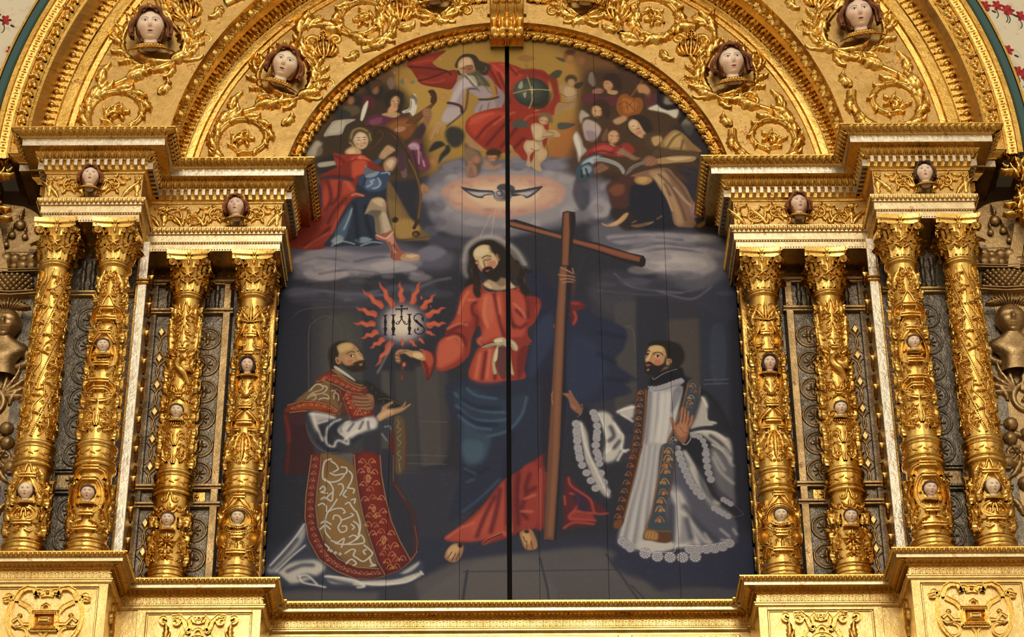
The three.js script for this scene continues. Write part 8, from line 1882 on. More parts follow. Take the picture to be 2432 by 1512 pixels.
['f','#d2ae74',7,1,[1105,1182,1131,1177,1144,1188,1135,1200,1110,1197]],
['f','#c68a62',7,1,[1114,1218,1137,1218,1139,1236,1118,1239]],
['e','#bc6650',9,0.75,1126,1233,10.6,10.2,0],
['e','#b86650',6,0.7,1093,1215,4,7.8,0],
['f','#c49a66',4,1,[1104,1200,1111,1203,1104,1221,1095,1229,1092,1223]],
['s','#e2c08a',3,0.7,1.6,[1107,1200,1101,1218,1094,1224]],
['s','#6e452e',2.5,0.7,1.4,[1112,1206,1106,1221,1107,1227]],
['S','#241a14',2,1,2.4,[[1114,1205,1122,1199,1135,1200,1143,1209],[1094,1197,1099,1192,1104,1196]]],
['f','#d8cbb2',2,1,[1118,1211,1125,1207,1132,1211,1131,1217,1123,1216]],
['e','#1c1410',1,1,1127,1212,3.5,3.9,0],
['S','#241810',1.2,1,1.1,[[1116,1211,1124,1206,1134,1211],[1094,1204,1100,1202,1103,1206]]],
['e','#241a14',1.5,1,1098,1205,3,2.7,0],
['f','#201a17',4,1,[1090,1236,1098,1233,1113,1239,1128,1246,1144,1234,1151,1209,1152,1246,1144,1261,1128,1273,1107,1278,1091,1269,1087,1251]],
['f','#a84e3c',2.5,1,[1091,1240,1099,1238,1107,1242,1097,1247,1092,1245]],
['s','#3c1614',1,1,1.1,[1091,1242,1105,1242]],
['f','#a88660',3,0.8,[1094,1256,1101,1254,1099,1262,1094,1262]],
['f','#2a201a',3,1,[1093,1235,1103,1230,1113,1239,1103,1239]],
['f','#b0825a',3,1,[1150,1237,1153,1223,1163,1220,1168,1229,1162,1240,1152,1243]],
['s','#5c3c2a',2.5,1,1.6,[1155,1228,1163,1228,1160,1237]],
['f','#8a6648',5,0.8,[1144,1249,1157,1252,1138,1270,1127,1276]],
['f','#15151c',4,1,[1101,1287,1112,1282,1133,1264,1175,1249,1196,1252,1202,1276,1199,1300,1163,1300,1110,1311,1098,1305]],
['S','#cfc8b8',1.5,0.95,1.6,[[1109,1284,1114,1290,1138,1273,1164,1261,1182,1256]]],
['f','#a8a39e',4,1,[1092,1329,1136,1326,1188,1312,1195,1330,1180,1389,1165,1436,1150,1491,1132,1566,1066,1566,1079,1476,1090,1388]],
['s','#d8d2c6',5,0.6,3.5,[1097,1335,1092,1406,1083,1488,1071,1566]],
['s','#8c8a8e',5,0.6,3.5,[1104,1335,1099,1406,1089,1488,1077,1566]],
['s','#c4beb4',5,0.6,3.5,[1111,1335,1106,1406,1095,1488,1083,1566]],
['s','#d8d2c6',5,0.6,3.5,[1118,1335,1112,1406,1102,1488,1089,1566]],
['s','#8c8a8e',5,0.6,3.5,[1125,1335,1119,1406,1108,1488,1095,1566]],
['s','#c4beb4',5,0.6,3.5,[1132,1335,1126,1406,1114,1488,1101,1566]],
['s','#d8d2c6',5,0.6,3.5,[1138,1335,1132,1406,1121,1488,1107,1566]],
['s','#8c8a8e',5,0.6,3.5,[1145,1335,1139,1406,1127,1488,1113,1566]],
['s','#c4beb4',5,0.6,3.5,[1152,1335,1145,1406,1134,1488,1119,1566]],
['s','#d8d2c6',5,0.6,3.5,[1159,1335,1152,1406,1140,1488,1125,1566]],
['s','#8c8a8e',5,0.6,3.5,[1166,1335,1159,1406,1146,1488,1132,1566]],
['s','#c4beb4',5,0.6,3.5,[1173,1336,1165,1406,1153,1488,1138,1566]],
['s','#d8d2c6',5,0.6,3.5,[1180,1336,1172,1406,1159,1488,1144,1566]],
['f','#dcd6c8',14,0.55,[1130,1347,1156,1335,1153,1418,1134,1505,1106,1566,1097,1534,1122,1418]],
['f','#6a6a74',8,0.6,[1093,1329,1105,1329,1096,1418,1086,1505,1078,1505]],
['f','#55565f',8,0.55,[1169,1330,1188,1315,1192,1330,1175,1377,1158,1400]],
['f','#8a8690',2.5,1,[1095,1311,1100,1326,1112,1332,1136,1329,1172,1318,1201,1300,1192,1288,1163,1300,1144,1306,1126,1314,1108,1319]],
['L','#c2bcb4',0,1,9,8.3,[1101,1320,1120,1321,1147,1312,1173,1300,1196,1292]],
['s','#d2ccc2',1.5,0.9,1.4,[1096,1326,1115,1332,1141,1328,1175,1316]],
['f','#4a2e22',3,1,[1058,1347,1069,1326,1092,1323,1091,1359,1080,1447,1067,1534,1061,1566,1035,1566,1042,1505,1053,1418]],
['s','#8a5c34',2,0.95,3.5,[1088,1326,1085,1388,1075,1476,1063,1566]],
['s','#6a4428',2,0.9,2.7,[1063,1341,1056,1388,1051,1447,1042,1534]],
['f','#23283a',6,0.7,[1066,1347,1081,1344,1072,1447,1057,1534,1049,1534,1061,1418]],
['A','#b0743e',0.9,0.9,2.2,1073,1334,-8.6,10.2],
['A','#9a5f34',0.9,0.9,2.2,1071,1356,8.6,10.2],
['A','#b0743e',0.9,0.9,2.2,1069,1377,-8.6,10.2],
['A','#9a5f34',0.9,0.9,2.2,1066,1398,8.6,10.2],
['A','#b0743e',0.9,0.9,2.2,1064,1419,-8.6,10.2],
['A','#9a5f34',0.9,0.9,2.2,1062,1440,8.6,10.2],
['A','#b0743e',0.9,0.9,2.2,1060,1461,-8.6,10.2],
['A','#9a5f34',0.9,0.9,2.2,1057,1482,8.6,10.2],
['A','#b0743e',0.9,0.9,2.2,1055,1503,-8.6,10.2],
['A','#9a5f34',0.9,0.9,2.2,1053,1524,8.6,10.2],
['A','#b0743e',0.9,0.9,2.2,1051,1545,-8.6,10.2],
['f','#3c4650',3,1,[1212,1300,1230,1294,1245,1312,1246,1342,1237,1371,1219,1418,1202,1448,1169,1505,1147,1566,1126,1566,1144,1494,1170,1436,1190,1383]],
['s','#8a5c34',2,0.95,4.1,[1212,1303,1196,1365,1172,1433,1144,1500,1125,1563]],
['s','#8a5c34',2,0.95,3.3,[1246,1315,1240,1360,1222,1418,1207,1453]],
['s','#6a4a34',2,0.9,3.3,[1213,1297,1230,1293,1245,1310]],
['A','#b87c40',0.9,0.9,2.2,1224,1311,-9.6,11.4],
['A','#9a5a30',0.9,0.9,2.2,1227,1329,9.6,11.4],
['A','#c8a070',0.9,0.9,2.2,1217,1350,-9.6,11.4],
['A','#b87c40',0.9,0.9,2.2,1213,1368,9.6,11.4],
['A','#9a5a30',0.9,0.9,2.2,1208,1380,-9.6,11.4],
['A','#c8a070',0.9,0.9,2.2,1162,1488,9.6,11.4],
['A','#b87c40',0.9,0.9,2.2,1154,1505,-9.6,11.4],
['A','#9a5a30',0.9,0.9,2.2,1151,1522,9.6,11.4],
['A','#c8a070',0.9,0.9,2.2,1145,1539,-9.6,11.4],
['A','#b87c40',0.9,0.9,2.2,1139,1557,9.6,11.4],
['f','#26262e',5,1,[1243,1348,1264,1342,1288,1378,1316,1431,1328,1492,1318,1567,1164,1566,1177,1500,1207,1471]],
['f','#b8b0a4',6,1,[1248,1354,1256,1348,1265,1377,1260,1424,1285,1436,1269,1442,1233,1448,1212,1453,1227,1418,1239,1383]],
['f','#c6beae',6,1,[1212,1471,1238,1462,1273,1462,1308,1477,1325,1500,1324,1564,1300,1529,1271,1500,1242,1474]],
['S','#e4ddcc',4,0.85,2.4,[[1250,1351,1262,1383,1260,1424,1285,1436],[1212,1468,1248,1462,1283,1468,1308,1489],[1271,1506,1300,1529,1319,1564],[1215,1453,1241,1445,1274,1441]]],
['S','#2c2c36',6,0.8,3.8,[[1212,1459,1248,1451,1284,1454,1313,1477],[1267,1477,1297,1503,1322,1541],[1267,1389,1270,1424]]],
['f','#1f1f27',5,1,[1187,1506,1206,1485,1239,1483,1253,1506,1253,1567,1202,1567,1183,1534]],
['L','#c2bcb4',0,1,7,9.4,[1214,1475,1232,1477,1246,1494,1253,1520,1254,1543,1254,1564]],
['L','#c2bcb4',0,1,3,8.3,[1174,1508,1173,1534,1175,1557]],
['s','#cfc7b6',2,0.95,2.4,[1186,1503,1195,1506,1205,1497,1212,1482,1210,1472]],
['f','#8a5a40',3,1,[1155,1421,1162,1418,1170,1442,1180,1430,1186,1406,1192,1383,1198,1383,1199,1406,1208,1392,1209,1418,1220,1407,1219,1430,1210,1448,1204,1477,1190,1503,1170,1482,1161,1456]],
['f','#b07a56',7,1,[1172,1444,1190,1433,1203,1442,1199,1471,1183,1482,1171,1465]],
['S','#c08a64',2.5,0.85,3,[[1191,1386,1187,1412,1183,1436],[1200,1389,1196,1418,1193,1436],[1209,1398,1205,1421,1200,1439],[1219,1412,1215,1430,1208,1445],[1159,1421,1163,1438,1168,1456]]],
['S','#4a2c22',1.2,0.9,1.1,[[1195,1389,1192,1418,1188,1436],[1204,1398,1201,1421,1196,1439],[1214,1410,1210,1430,1204,1445],[1180,1447,1192,1465,1202,1468]]],
['e','#b0684c',6,0.7,1191,1473,7.6,7.2,0],
['f','#33333d',5,1,[1000,1405,1031,1382,1055,1364,1052,1435,1046,1476,1032,1522,990,1566,899,1565,891,1475,879,1428,902,1411,923,1387,948,1399]],
['f','#b8b2a6',6,1,[1002,1400,1028,1382,1052,1376,1048,1417,1030,1417,1015,1406]],
['f','#c2bbae',7,1,[948,1399,979,1402,1004,1441,1018,1476,1014,1516,990,1556,960,1556,969,1487,958,1434]],
['f','#c9c2b4',6,1,[897,1428,911,1458,923,1504,934,1565,914,1565,905,1516,898,1469]],
['S','#e2dbca',4,0.85,2.7,[[1005,1397,1026,1388,1052,1382],[1015,1406,1035,1420,1047,1429],[948,1402,963,1440,972,1493,968,1533],[994,1435,1008,1464,1018,1476,1012,1516,1024,1528],[971,1528,992,1504,1002,1493],[897,1431,911,1475,925,1533,932,1565],[1000,1556,1016,1528,1032,1522]]],
['S','#2b2b36',6,0.8,4.3,[[994,1417,1014,1446,1028,1470],[983,1446,992,1476,977,1493],[1007,1493,991,1516],[1029,1435,1044,1470],[928,1417,931,1475,940,1533,954,1565]]],
['f','#23232c',6,1,[894,1411,918,1382,930,1405,934,1464,933,1513,944,1562,924,1565,913,1490]],
['L','#c2bcb4',0,1,8,12.1,[931,1390,940,1414,945,1446,944,1475,938,1504,942,1539,950,1559]],
['L','#c2bcb4',0,1,7,12.1,[884,1428,886,1455,887,1481,887,1507,891,1533,895,1559]],
['s','#cfc7b6',2,0.95,2.2,[902,1372,904,1387,898,1405,889,1412]],
['f','#2a2228',4,0.8,[890,1375,903,1376,904,1393,894,1409,889,1411]],
['f','#8a5c42',3,1,[852,1337,868,1334,865,1328,872,1328,885,1364,898,1381,903,1387,897,1405,882,1396,869,1381,867,1358]],
['f','#b07c58',6,1,[865,1340,878,1358,890,1378,882,1387,872,1375,867,1358]],
['S','#c08c66',2,1,2.2,[[852,1338,865,1341,872,1355],[868,1329,878,1349]]],
['S','#a8745a',2,0.9,3,[[819,1330,815,1344],[817,1344,816,1360],[818,1360,818,1371]]],
['f','#8a5c46',3,1,[845,1334,865,1339,869,1330,881,1348,900,1381,888,1386,868,1367,865,1353]],
['L','#c2bcb4',0,1,9,12,[884,1422,885,1463,888,1509,895,1562,912,1598,927,1630,942,1656]],
['f','#b0aaa0',5,1,[895,1427,915,1463,925,1536,955,1599,977,1670,953,1661,920,1590,906,1518]],
['L','#c2bcb4',0,1,9,11.2,[936,1400,945,1445,940,1500,946,1545,951,1590,962,1634,971,1670]],
['S','#d8d1c2',3,0.8,2.5,[[899,1436,913,1518,939,1590,969,1665]]],
['f','#54545f',6,1,[1042,1597,1138,1512,1168,1512,1172,1563,1210,1655,1267,1702,1322,1742,1328,1782,1320,1821,1261,1834,1155,1833,1102,1846,1037,1839,1002,1826,994,1793,1018,1714]],
['f','#a6a19c',7,1,[1072,1512,1132,1512,1110,1614,1089,1701,1069,1774,1049,1832,1020,1832,997,1806,1017,1727,1047,1614]],
['s','#d6d0c4',6,0.6,4.8,[1075,1512,1063,1597,1030,1701,1001,1813]],
['s','#6e6d76',6,0.6,4.8,[1080,1512,1068,1597,1038,1701,1011,1813]],
['s','#bcb6ac',6,0.6,4.8,[1085,1512,1073,1597,1045,1701,1021,1813]],
['s','#d6d0c4',6,0.6,4.8,[1090,1512,1078,1597,1053,1701,1030,1813]],
['s','#6e6d76',6,0.6,4.8,[1095,1512,1083,1597,1060,1701,1040,1813]],
['s','#bcb6ac',6,0.6,4.8,[1100,1512,1088,1597,1068,1701,1050,1813]],
['s','#d6d0c4',6,0.6,4.8,[1106,1512,1094,1597,1075,1701,1060,1813]],
['s','#6e6d76',6,0.6,4.8,[1111,1512,1099,1597,1082,1701,1069,1813]],
['s','#bcb6ac',6,0.6,4.8,[1116,1512,1104,1597,1090,1701,1079,1813]],
['s','#d6d0c4',6,0.6,4.8,[1121,1512,1109,1597,1097,1701,1089,1813]],
['s','#6e6d76',6,0.6,4.8,[1126,1512,1114,1597,1105,1701,1098,1813]],
['f','#a09b97',9,0.8,[1148,1641,1175,1648,1198,1715,1205,1768,1220,1814,1232,1824,1155,1826,1154,1781,1154,1715]],
['S','#d8d1c4',7,0.7,4.8,[[1150,1658,1166,1701,1164,1768,1155,1820],[1168,1661,1192,1721,1199,1774,1217,1820],[1177,1721,1205,1761,1232,1807,1250,1817],[1155,1826,1191,1823]]],
['S','#3c3c48',8,0.8,5.1,[[1184,1701,1223,1761,1268,1808],[1148,1701,1143,1767,1144,1813],[1188,1741,1198,1801]]],
['S','#b8b2a6',5,0.7,3.2,[[1236,1788,1250,1814],[1281,1775,1304,1798],[1317,1775,1325,1791],[1283,1808,1300,1811]]],
['f','#c2bbb0',6,1,[1050,1813,1068,1806,1103,1813,1144,1813,1149,1833,1119,1843,1078,1846,1046,1832]],
['L','#c2bcb4',0,1,2,14.4,[1001,1806,1023,1826]],
['L','#c2bcb4',0,1,5,17,[1052,1842,1092,1857,1139,1861,1180,1861,1224,1859]],
['L','#c2bcb4',0,1,1,11.8,[1020,1832,1034,1836]],
['L','#c2bcb4',0,1,6,15,[1181,1836,1216,1838,1261,1835,1293,1827,1312,1811]],
['s','#dad3c4',1.5,0.9,1.6,[1043,1832,1078,1844,1119,1846,1148,1844,1161,1826,1232,1825,1291,1814]],
['s','#dad3c4',1.5,0.9,1.6,[1152,1835,1154,1825,1170,1823,1202,1826]],
['f','#3c4850',3,1,[1126,1512,1159,1512,1160,1567,1149,1624,1131,1701,1130,1728,1140,1774,1116,1780,1078,1770,1092,1714,1110,1624]],
['s','#8a5c36',2,0.95,4.2,[1132,1512,1117,1594,1099,1681,1088,1728,1072,1770]],
['s','#5c3a2a',2,0.9,3.9,[1164,1533,1156,1597,1141,1674]],
['s','#7a5236',2,1,4.5,[1075,1772,1104,1779,1142,1781]],
['A','#b8783e',0.9,0.9,3.2,1146,1525,-13.2,15.7],
['e','#b8783e',1.5,0.8,1146,1529,4.8,7.1,0],
['A','#c08a52',0.9,0.9,3.2,1144,1549,13.2,15.7],
['e','#b8783e',1.5,0.8,1144,1553,4.8,7.1,0],
['A','#a8683a',0.9,0.9,3.2,1138,1570,-13.2,15.7],
['e','#b8783e',1.5,0.8,1138,1573,4.8,7.1,0],
['A','#b8783e',0.9,0.9,3.2,1135,1590,13.2,15.7],
['e','#b8783e',1.5,0.8,1135,1593,4.8,7.1,0],
['A','#c08a52',0.9,0.9,3.2,1130,1624,-13.2,15.7],
['e','#b8783e',1.5,0.8,1130,1627,4.8,7.1,0],
['A','#a8683a',0.9,0.9,3.2,1126,1657,13.2,15.7],
['e','#b8783e',1.5,0.8,1126,1661,4.8,7.1,0],
['A','#b8783e',0.9,0.9,3.2,1119,1684,-13.2,15.7],
['e','#b8783e',1.5,0.8,1119,1687,4.8,7.1,0],
['A','#c08a52',0.9,0.9,3.2,1115,1711,13.2,15.7],
['e','#b8783e',1.5,0.8,1115,1714,4.8,7.1,0],
['A','#a8683a',0.9,0.9,3.2,1112,1744,-13.2,15.7],
['e','#b8783e',1.5,0.8,1112,1747,4.8,7.1,0],
['f','#5c3a24',3,1,[1065,1803,1075,1774,1104,1780,1139,1787,1144,1807,1126,1817,1091,1810]],
['f','#a87c48',5,1,[1068,1800,1076,1777,1104,1784,1103,1807,1082,1806]],
['S','#6a4828',1.2,0.8,1.3,[[1080,1780,1075,1803],[1089,1782,1084,1806],[1098,1784,1094,1808]]],
['f','#43291f',3,1,[1037,1563,1066,1512,1072,1512,1054,1580,1037,1647,1017,1727,1007,1760,986,1767,996,1727,1022,1654]],
['s','#85582f',2,0.95,2.9,[1067,1518,1048,1600,1027,1681,1011,1740]],
['f','#6e4526',3,1,[983,1767,987,1747,1008,1744,1004,1767,995,1772]],
['A','#9a5a34',0.9,0.9,2.6,1043,1545,-10.2,12.1],
['A','#9a5a34',0.9,0.9,2.6,1036,1572,10.2,12.1],
['A','#9a5a34',0.9,0.9,2.6,1029,1599,-10.2,12.1],
['A','#9a5a34',0.9,0.9,2.6,1023,1626,10.2,12.1],
['A','#9a5a34',0.9,0.9,2.6,1016,1653,-10.2,12.1],
['A','#9a5a34',0.9,0.9,2.6,1009,1680,10.2,12.1],
['A','#9a5a34',0.9,0.9,2.6,1002,1707,-10.2,12.1],
['A','#9a5a34',0.9,0.9,2.6,996,1733,10.2,12.1],
['f','#8c8884',6,1,[1186,1526,1203,1540,1230,1601,1252,1662,1277,1695,1319,1735,1295,1735,1255,1702,1222,1648,1198,1594]],
['S','#d2ccbe',5,0.75,4.2,[[1192,1529,1214,1574,1236,1621,1257,1675,1280,1695],[1207,1580,1229,1635,1256,1682]]],
['f','#7a7878',8,0.8,[1264,1519,1294,1526,1328,1574,1327,1635,1324,1702,1284,1669,1266,1615]],
['S','#c2bcb0',5,0.7,3.5,[[1301,1516,1315,1533,1322,1568,1328,1574],[1272,1547,1291,1594,1325,1632],[1276,1533,1303,1588]]],
['S','#33333e',8,0.7,4.5,[[1231,1581,1240,1642,1262,1682],[1261,1581,1276,1648,1316,1689]]],
['L','#c2bcb4',0,1,9,12.4,[1174,1526,1181,1563,1192,1594,1202,1624,1219,1655,1239,1678]],
['L','#c2bcb4',0,1,5,11.8,[1251,1526,1252,1564,1257,1601,1265,1628]],
['L','#c2bcb4',0,1,4,9.8,[1261,1705,1278,1718,1296,1729,1310,1739]],
['L','#c2bcb4',0,1,3,9.1,[1289,1679,1304,1689,1318,1699]],
['S','#8a8780',2.5,0.6,1.3,[[1244,1682,1268,1695,1313,1735,1349,1729],[1316,1689,1335,1712,1349,1729]]]
];

// ---------- carved side wings beyond the outer columns ----------
for (const s of [-1, 1]) {
  const F = (g) => s > 0 ? g : scaled(g, -1, 1, 1), X = (a, b) => s > 0 ? [a, b] : [-b, -a], z = 0.62, put = (gs) => gs.flat(4).map((g) => F(move(g, 0, 0, z)));
  const t = thing('side_wing', `carved wing with golden putto under basket ${where(s)}`, 'panel');
  toMesh('board', box(...X(3.86, 5.2), -0.02, 3.02, 0.35, z), M.dull, t);
  toMesh('edge', [chbox(...X(3.87, 3.9), 0, 2.98, z, z + 0.05, 0.008)], M.gold, t);
  // basket
  const bx = 4.1, by = 2.62, weave = [];
  for (let a = 0; a < 8; a++) for (let b = 0; b < 6; b++) { const u = (a + 0.5 + (b % 2) * 0.5) / 8 * 2 - 1, v = b / 6, w = 0.2 - 0.03 * v; weave.push(move(turnZ(chbox(-0.016, 0.016, -0.016, 0.016, 0, 0.03, 0.01), Math.PI / 4), bx + u * w, by + v * 0.17, 0.05 * Math.sqrt(clamp(1 - u * u)))); }
  toMesh('basket', put([weave, strap([[bx - 0.24, by - 0.03], [bx, by - 0.045], [bx + 0.24, by - 0.03]], 0.018, 0.08), strap([[bx - 0.24, by + 0.185], [bx, by + 0.175], [bx + 0.24, by + 0.185]], 0.014, 0.08)]), M.dull, t);
  for (let k = 0; k < 13; k++) toMesh('fruit', put([move(ball(0.045 + 0.012 * (k % 3), 1, 9), bx - 0.22 + (k % 7) * 0.073, by + 0.24 + (k > 6 ? 0.075 : 0), 0.02)]), M.dull, t);
  toMesh('side_leaves', put([-1, 1].flatMap((q) => [leaf(bx + q * 0.2, by + 0.0, 90 - q * 30, 0.26, 0.05, 0.05, q * 70, 4), leaf(bx + q * 0.18, by + 0.2, 90 - q * 60, 0.2, 0.05, 0.05, q * 50, 4)])), M.dull, t);
  // gilded putto: head, shoulders and arms in one surface
  const px = 4.1, py = 2.27;
  const headG = FACE[0], hd = bend(headG, (x, y, zz) => [px + x * 0.3, py + y * 0.29, 0.06 + zz * 0.26]); hd.uv = undefined;
  const torso = grid(20, 18, (u, v) => { const a = (u * 2 - 1) * Math.PI / 2, w = lerp(0.13, 0.05, v) + 0.14 * gau(v, 0, 0.62, 0, 0.14, 1); return [px + w * Math.sin(a), py - 0.47 + v * 0.40, 0.02 + 0.1 * Math.cos(a) + 0.02 * gau(v, 0, 0.4, 0, 0.12, 1)]; });
  const arms = [-1, 1].flatMap((q) => [strand(curvePts([[px + q * 0.13, py - 0.2], [px + q * 0.19, py - 0.25], [px + q * 0.2, py - 0.33], [px + q * 0.1, py - 0.38]], 14), (v) => lerp(0.06, 0.034, v), 1.3, 8)]);
  toMesh('putto', put([hd, torso, arms]), M.dull, t, { label: 'dull gold carved putto' });
  toMesh('putto_hair', put(Array.from({ length: 14 }, (_, k) => leaf(px + (k - 6.5) * 0.018, py + 0.12, 90 - (k - 6.5) * 10, 0.09, 0.018, 0.06, (k - 6.5) * -8, 2, 0.1))), M.dull, t);
  // wings, drapery and fruit further down
  const low = []; for (const q of [-1, 1]) for (let k = 0; k < 5; k++) low.push(leaf(px + q * 0.02, py - 0.62, 90 - q * (20 + k * 22), 0.32 - 0.02 * k, 0.045, 0.05, q * 30, 5), leaf(px + q * (0.05 + 0.02 * k), py - 1.22, -90 + q * (10 + 22 * k), 0.26, 0.045, 0.05, q * 45, 4));
  toMesh('acanthus_leaves', put(low), M.dull, t);
  for (const [y, q] of [[1.55, 1], [1.08, -1], [0.52, 1], [0.2, -1]]) toMesh('scroll', put([strand(spiralPts(px + q * 0.08, y, 0.17, 0.03, 90, q * 520, 36), taper(0.03, 0.014), 1.2), rosette(px + q * 0.08, y, 0.07, 6, 0.04), leaf(px - q * 0.1, y, 90, 0.22, 0.05, 0.05, q * 80, 4)]), M.dull, t);
  for (const [x, y] of [[px - 0.1, 1.33], [px + 0.02, 1.24], [px - 0.12, 1.2], [px - 0.17, 0.98], [px - 0.05, 0.8]]) toMesh('pomegranate', put([move(ball(0.062, 1, 10), x, y, 0.01)]), M.dull, t);
  // curved board and leafy bracket above the wing
  const t2 = thing('bracket_board', `scroll-ended board with carved drops ${where(s)}`, 'board');
  toMesh('board', [F(move(grid(16, 1, (u, v) => { const y = 3.03 + u * 0.5, w = 0.36 * Math.sqrt(clamp(1 - Math.pow(Math.max(0, u - 0.55) / 0.45, 2))); return [lerp(4.28, 4.28 - w, v), y, 0]; }), 0, 0, 0.6)), box(...X(4.0, 4.3), 3.03, 3.04, 0.35, 0.6)].map((g, k) => k ? g : flipped(g)), M.dull, t2);
  for (const [x, y, r] of [[4.1, 3.3, 0.05], [4.16, 3.2, 0.035], [4.05, 3.18, 0.03], [4.2, 3.1, 0.03]]) toMesh('carved_drop', put([move(ball(r, 0.8, 8), x, y, 0), leaf(x, y + r, 80, r * 2.2, r * 0.5, 0.03, 50, 3)]), M.dull, t2);
  const t3 = thing('leaf_bracket', `heavy hanging tuft of gilded leaves ${where(s)}`, 'bracket');
  const tuft = []; seed = 5; for (let k = 0; k < 46; k++) tuft.push(leaf(4.27 + 0.16 * rnd(), 3.16 + 0.66 * rnd(), rnd() * 360, 0.15, 0.04, 0.06, 90 * (rnd() - 0.5), 3, 0.1 * rnd()));
  toMesh('leaf_tuft', put(tuft).map((g) => move(g, 0, 0, 0.12)), M.gold, t3); toMesh('stem', box(...X(4.33, 4.5), 2.95, 3.8, 0.4, 0.7), M.dull, t3);
  toMesh('lower_board', F(move(turnZ(box(-0.05, 0.05, -0.35, 0.2, 0.0, 0.1), -0.25), 4.27, 3.12, 0.6)), M.dull, t3);
}

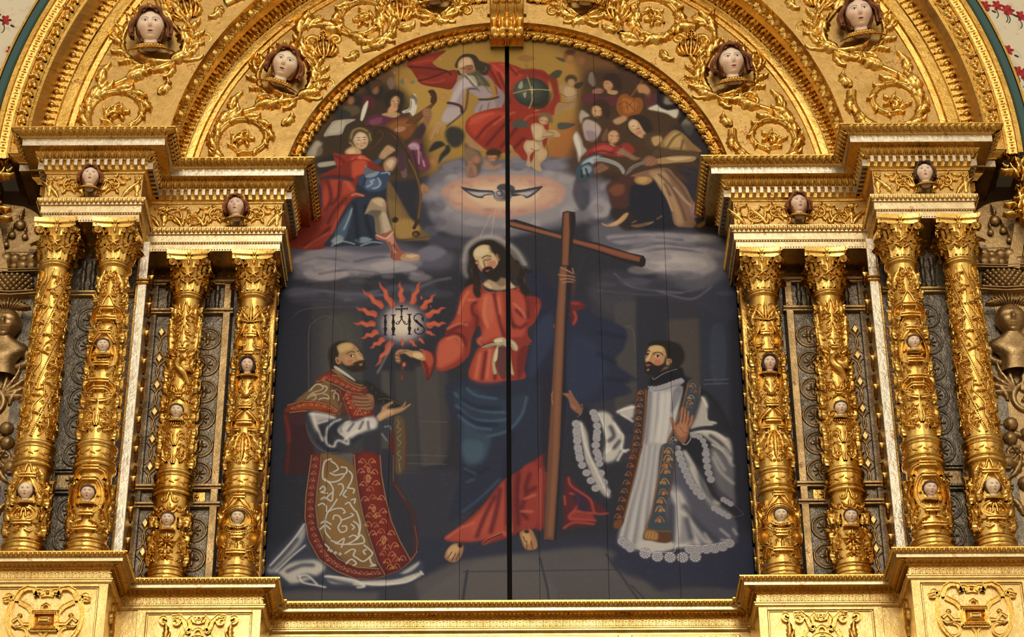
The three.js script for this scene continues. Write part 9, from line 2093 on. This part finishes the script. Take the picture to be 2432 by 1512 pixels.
// ---------- the painting: oil on boards, two leaves with an open joint between them ----------
const PAINT_W = 1384, PAINT_H = 2048, PAINT_TOP = 5.86, PAINT_S = 2048 / 5.92;
function paintBoards() {
  const c = document.createElement('canvas'); c.width = PAINT_W; c.height = PAINT_H; const g = c.getContext('2d'); g.lineCap = g.lineJoin = 'round';
  const smooth = (p, closed) => {      // Catmull-Rom through the points
    const n = p.length / 2, P = (k) => closed ? [p[(k + n) % n * 2], p[(k + n) % n * 2 + 1]] : [p[clamp(k, 0, n - 1) * 2], p[clamp(k, 0, n - 1) * 2 + 1]];
    g.beginPath(); g.moveTo(p[0], p[1]);
    for (let k = 0; k < (closed ? n : n - 1); k++) { const a = P(k - 1), b = P(k), d = P(k + 1), e = P(k + 2); g.bezierCurveTo(b[0] + (d[0] - a[0]) / 6, b[1] + (d[1] - a[1]) / 6, d[0] - (e[0] - b[0]) / 6, d[1] - (e[1] - b[1]) / 6, d[0], d[1]); }
  };
  for (const [kind, col, soft, alpha, ...q] of STROKES) {
    // keep each soft stroke to its own corner of the board
    let x0 = 1e9, y0 = 1e9, x1 = -1e9, y1 = -1e9; const see = (x, y, m) => { x0 = Math.min(x0, x - m); x1 = Math.max(x1, x + m); y0 = Math.min(y0, y - m); y1 = Math.max(y1, y + m); }, m0 = soft * 2 + 12;
    if (kind === 'e') see(q[0], q[1], Math.max(q[2], q[3]) + m0); else if (kind === 'A') see(q[1], q[2], Math.abs(q[3]) + q[4] + m0); else { const w = typeof q[0] === 'number' ? q[0] : 0, L = kind === 'S' ? q[1] : [q[q.length - 1]]; for (const l of L) for (let k = 0; k < l.length; k += 2) see(l[k], l[k + 1], w + m0 + (kind === 'L' ? q[1] : 0)); }
    g.save(); g.beginPath(); g.rect(Math.floor(x0), Math.floor(y0), Math.ceil(x1 - x0), Math.ceil(y1 - y0)); g.clip();
    g.globalAlpha = alpha; const line = kind === 's' || kind === 'S'; if (line && soft >= 3) q[0] += soft * 1.1;
    const thin = line || kind === 'A' ? q[0] * 0.33 : kind === 'e' ? Math.min(q[2], q[3]) * 0.3 : Math.min(x1 - x0, y1 - y0) * 0.5 < m0 ? 0.5 : (Math.min(x1 - x0, y1 - y0) - 2 * m0) * 0.075, sig = Math.min(thin, soft > 3 ? soft * 0.72 : soft * 0.5); g.filter = sig > 0.35 ? `blur(${sig.toFixed(2)}px)` : 'none'; g.fillStyle = g.strokeStyle = col;
    if (kind === 'f') { smooth(q[0], true); g.closePath(); g.fill(); }
    else if (kind === 'F') { g.beginPath(); for (let k = 0; k < q[0].length; k += 2) g.lineTo(q[0][k], q[0][k + 1]); g.closePath(); g.fill(); }
    else if (kind === 's') { g.lineWidth = q[0]; smooth(q[1], false); g.stroke(); }
    else if (kind === 'S') { g.lineWidth = q[0]; for (const l of q[1]) { smooth(l, false); g.stroke(); } }
    else if (kind === 'A') {           // gold thread arabesque
      const [w, x, y, a, b] = q; g.lineWidth = w;
      for (const l of [[-1, 0.5, -0.6, -0.3, 0, -0.6, 0.5, -0.2, 0.3, 0.25, 0, 0.1], [0.9, 0.5, 0.8, 0, 0.6, 0.4], [-0.3, 0.5, 0, 0.35, 0.2, 0.55]]) { smooth(l.map((v, k) => k % 2 ? y + v * b : x + v * a), false); g.stroke(); }
    } else if (kind === 'R' || kind === 'L') {   // twisted cord, or a row of lace scallops
      const P = q[q.length - 1], at = [], n0 = P.length / 2; let len = 0; const D = [0];
      for (let k = 1; k < n0; k++) D.push(len += Math.hypot(P[k * 2] - P[k * 2 - 2], P[k * 2 + 1] - P[k * 2 - 1]));
      const on = (d) => { let k = 1; while (k < n0 - 1 && D[k] < d) k++; const f = (d - D[k - 1]) / (D[k] - D[k - 1]); return [lerp(P[k * 2 - 2], P[k * 2], f), lerp(P[k * 2 - 1], P[k * 2 + 1], f)]; };
      const dot = (x, y, rx, ry, c, rot = 0) => { g.fillStyle = c; g.beginPath(); g.ellipse(x, y, rx, ry, rot, 0, 7); g.fill(); };
      if (kind === 'R') { g.lineWidth = q[0]; smooth(P, false); g.stroke(); g.filter = 'none'; for (let d = 2; d < len; d += 4.4) dot(...on(d), 2.0, 1.15, q[1], -0.6); }
      else for (let k = 0; k < q[0]; k++) {
        const [x, y] = on((k + 0.5) / q[0] * len), r = q[1]; g.globalAlpha = 0.95; g.filter = 'blur(1.4px)'; dot(x, y, r, r, '#86838a'); g.filter = 'none';
        for (const [m, f, s, o] of [[10, 0.74, 0.17, 0], [6, 0.4, 0.14, 0.4], [1, 0, 0.14, 0]]) for (let j = 0; j < m; j++) dot(x + r * f * Math.cos(j / m * 6.283 + o), y + r * f * Math.sin(j / m * 6.283 + o), r * s, r * s * 0.9, col);
      }
    } else { g.beginPath(); g.ellipse(q[0], q[1], q[2], q[3], q[4] || 0, 0, 7); g.fill(); }
    g.restore();
  }
  g.filter = 'none'; g.globalAlpha = 1;
  // brush grain: short strokes that lift or dull the paint a little
  seed = 4242; g.lineWidth = 1.2;
  for (let k = 0; k < 26000; k++) { const x = rnd() * PAINT_W, y = rnd() * PAINT_H, a = rnd() * 3.14, l = 2 + 7 * rnd(); g.globalAlpha = 0.05 + 0.05 * rnd(); g.strokeStyle = rnd() > 0.5 ? '#c8b8a0' : '#0c0a10'; g.beginPath(); g.moveTo(x, y); g.lineTo(x + l * Math.cos(a), y + l * Math.sin(a)); g.stroke(); }
  const t = new THREE.CanvasTexture(c); t.colorSpace = THREE.SRGBColorSpace; t.anisotropy = 8; return t;
}
{
  const mat = new THREE.MeshPhysicalMaterial({ map: paintBoards(), roughness: 0.6, specularIntensity: 0.3, color: new THREE.Color().setRGB(0.86, 0.9, 1.0) });
  const R = 1.97, top = (x) => YC + Math.sqrt(Math.max(0, R * R - x * x));
  const leafs = [[-1, [-1.97, -1.49, -0.985, -0.40, -0.018], 'left leaf of the painting, kneeling man in red chasuble and flaming monogram'], [1, [0.018, 0.24, 0.79, 1.36, 1.97], 'right leaf of the painting, wooden cross and kneeling man in white surplice']];
  for (const [s, xs, label] of leafs) {
    const t = thing('painting_leaf', label, 'painting');
    for (let k = 0; k < 4; k++) {
      const a = xs[k] + 0.0016, b = xs[k + 1] - 0.0016, n = 14, z1 = 0, z0 = -0.035, p = [];
      const face = grid(n, 1, (u, v) => { const x = lerp(a, b, u); return [x, v > 0.5 ? top(x) : -0.055, z1]; });
      face.uv = []; for (let q = 0; q < face.p.length; q += 3) face.uv.push((face.p[q] + 2) * PAINT_S / PAINT_W, 1 - (PAINT_TOP - face.p[q + 1]) * PAINT_S / PAINT_H);
      const m = toMesh('plank', [face], mat, t);
      toMesh('plank_edge', [a, b].map((x, q) => { const e = grid(1, 1, (u, v) => [x, v > 0.5 ? top(x) : -0.055, (q ? 1 - u : u) * (z1 - z0) + z0]); return e; }), M.dark, m);
    }
  }
}
renderer.render(scene, camera);
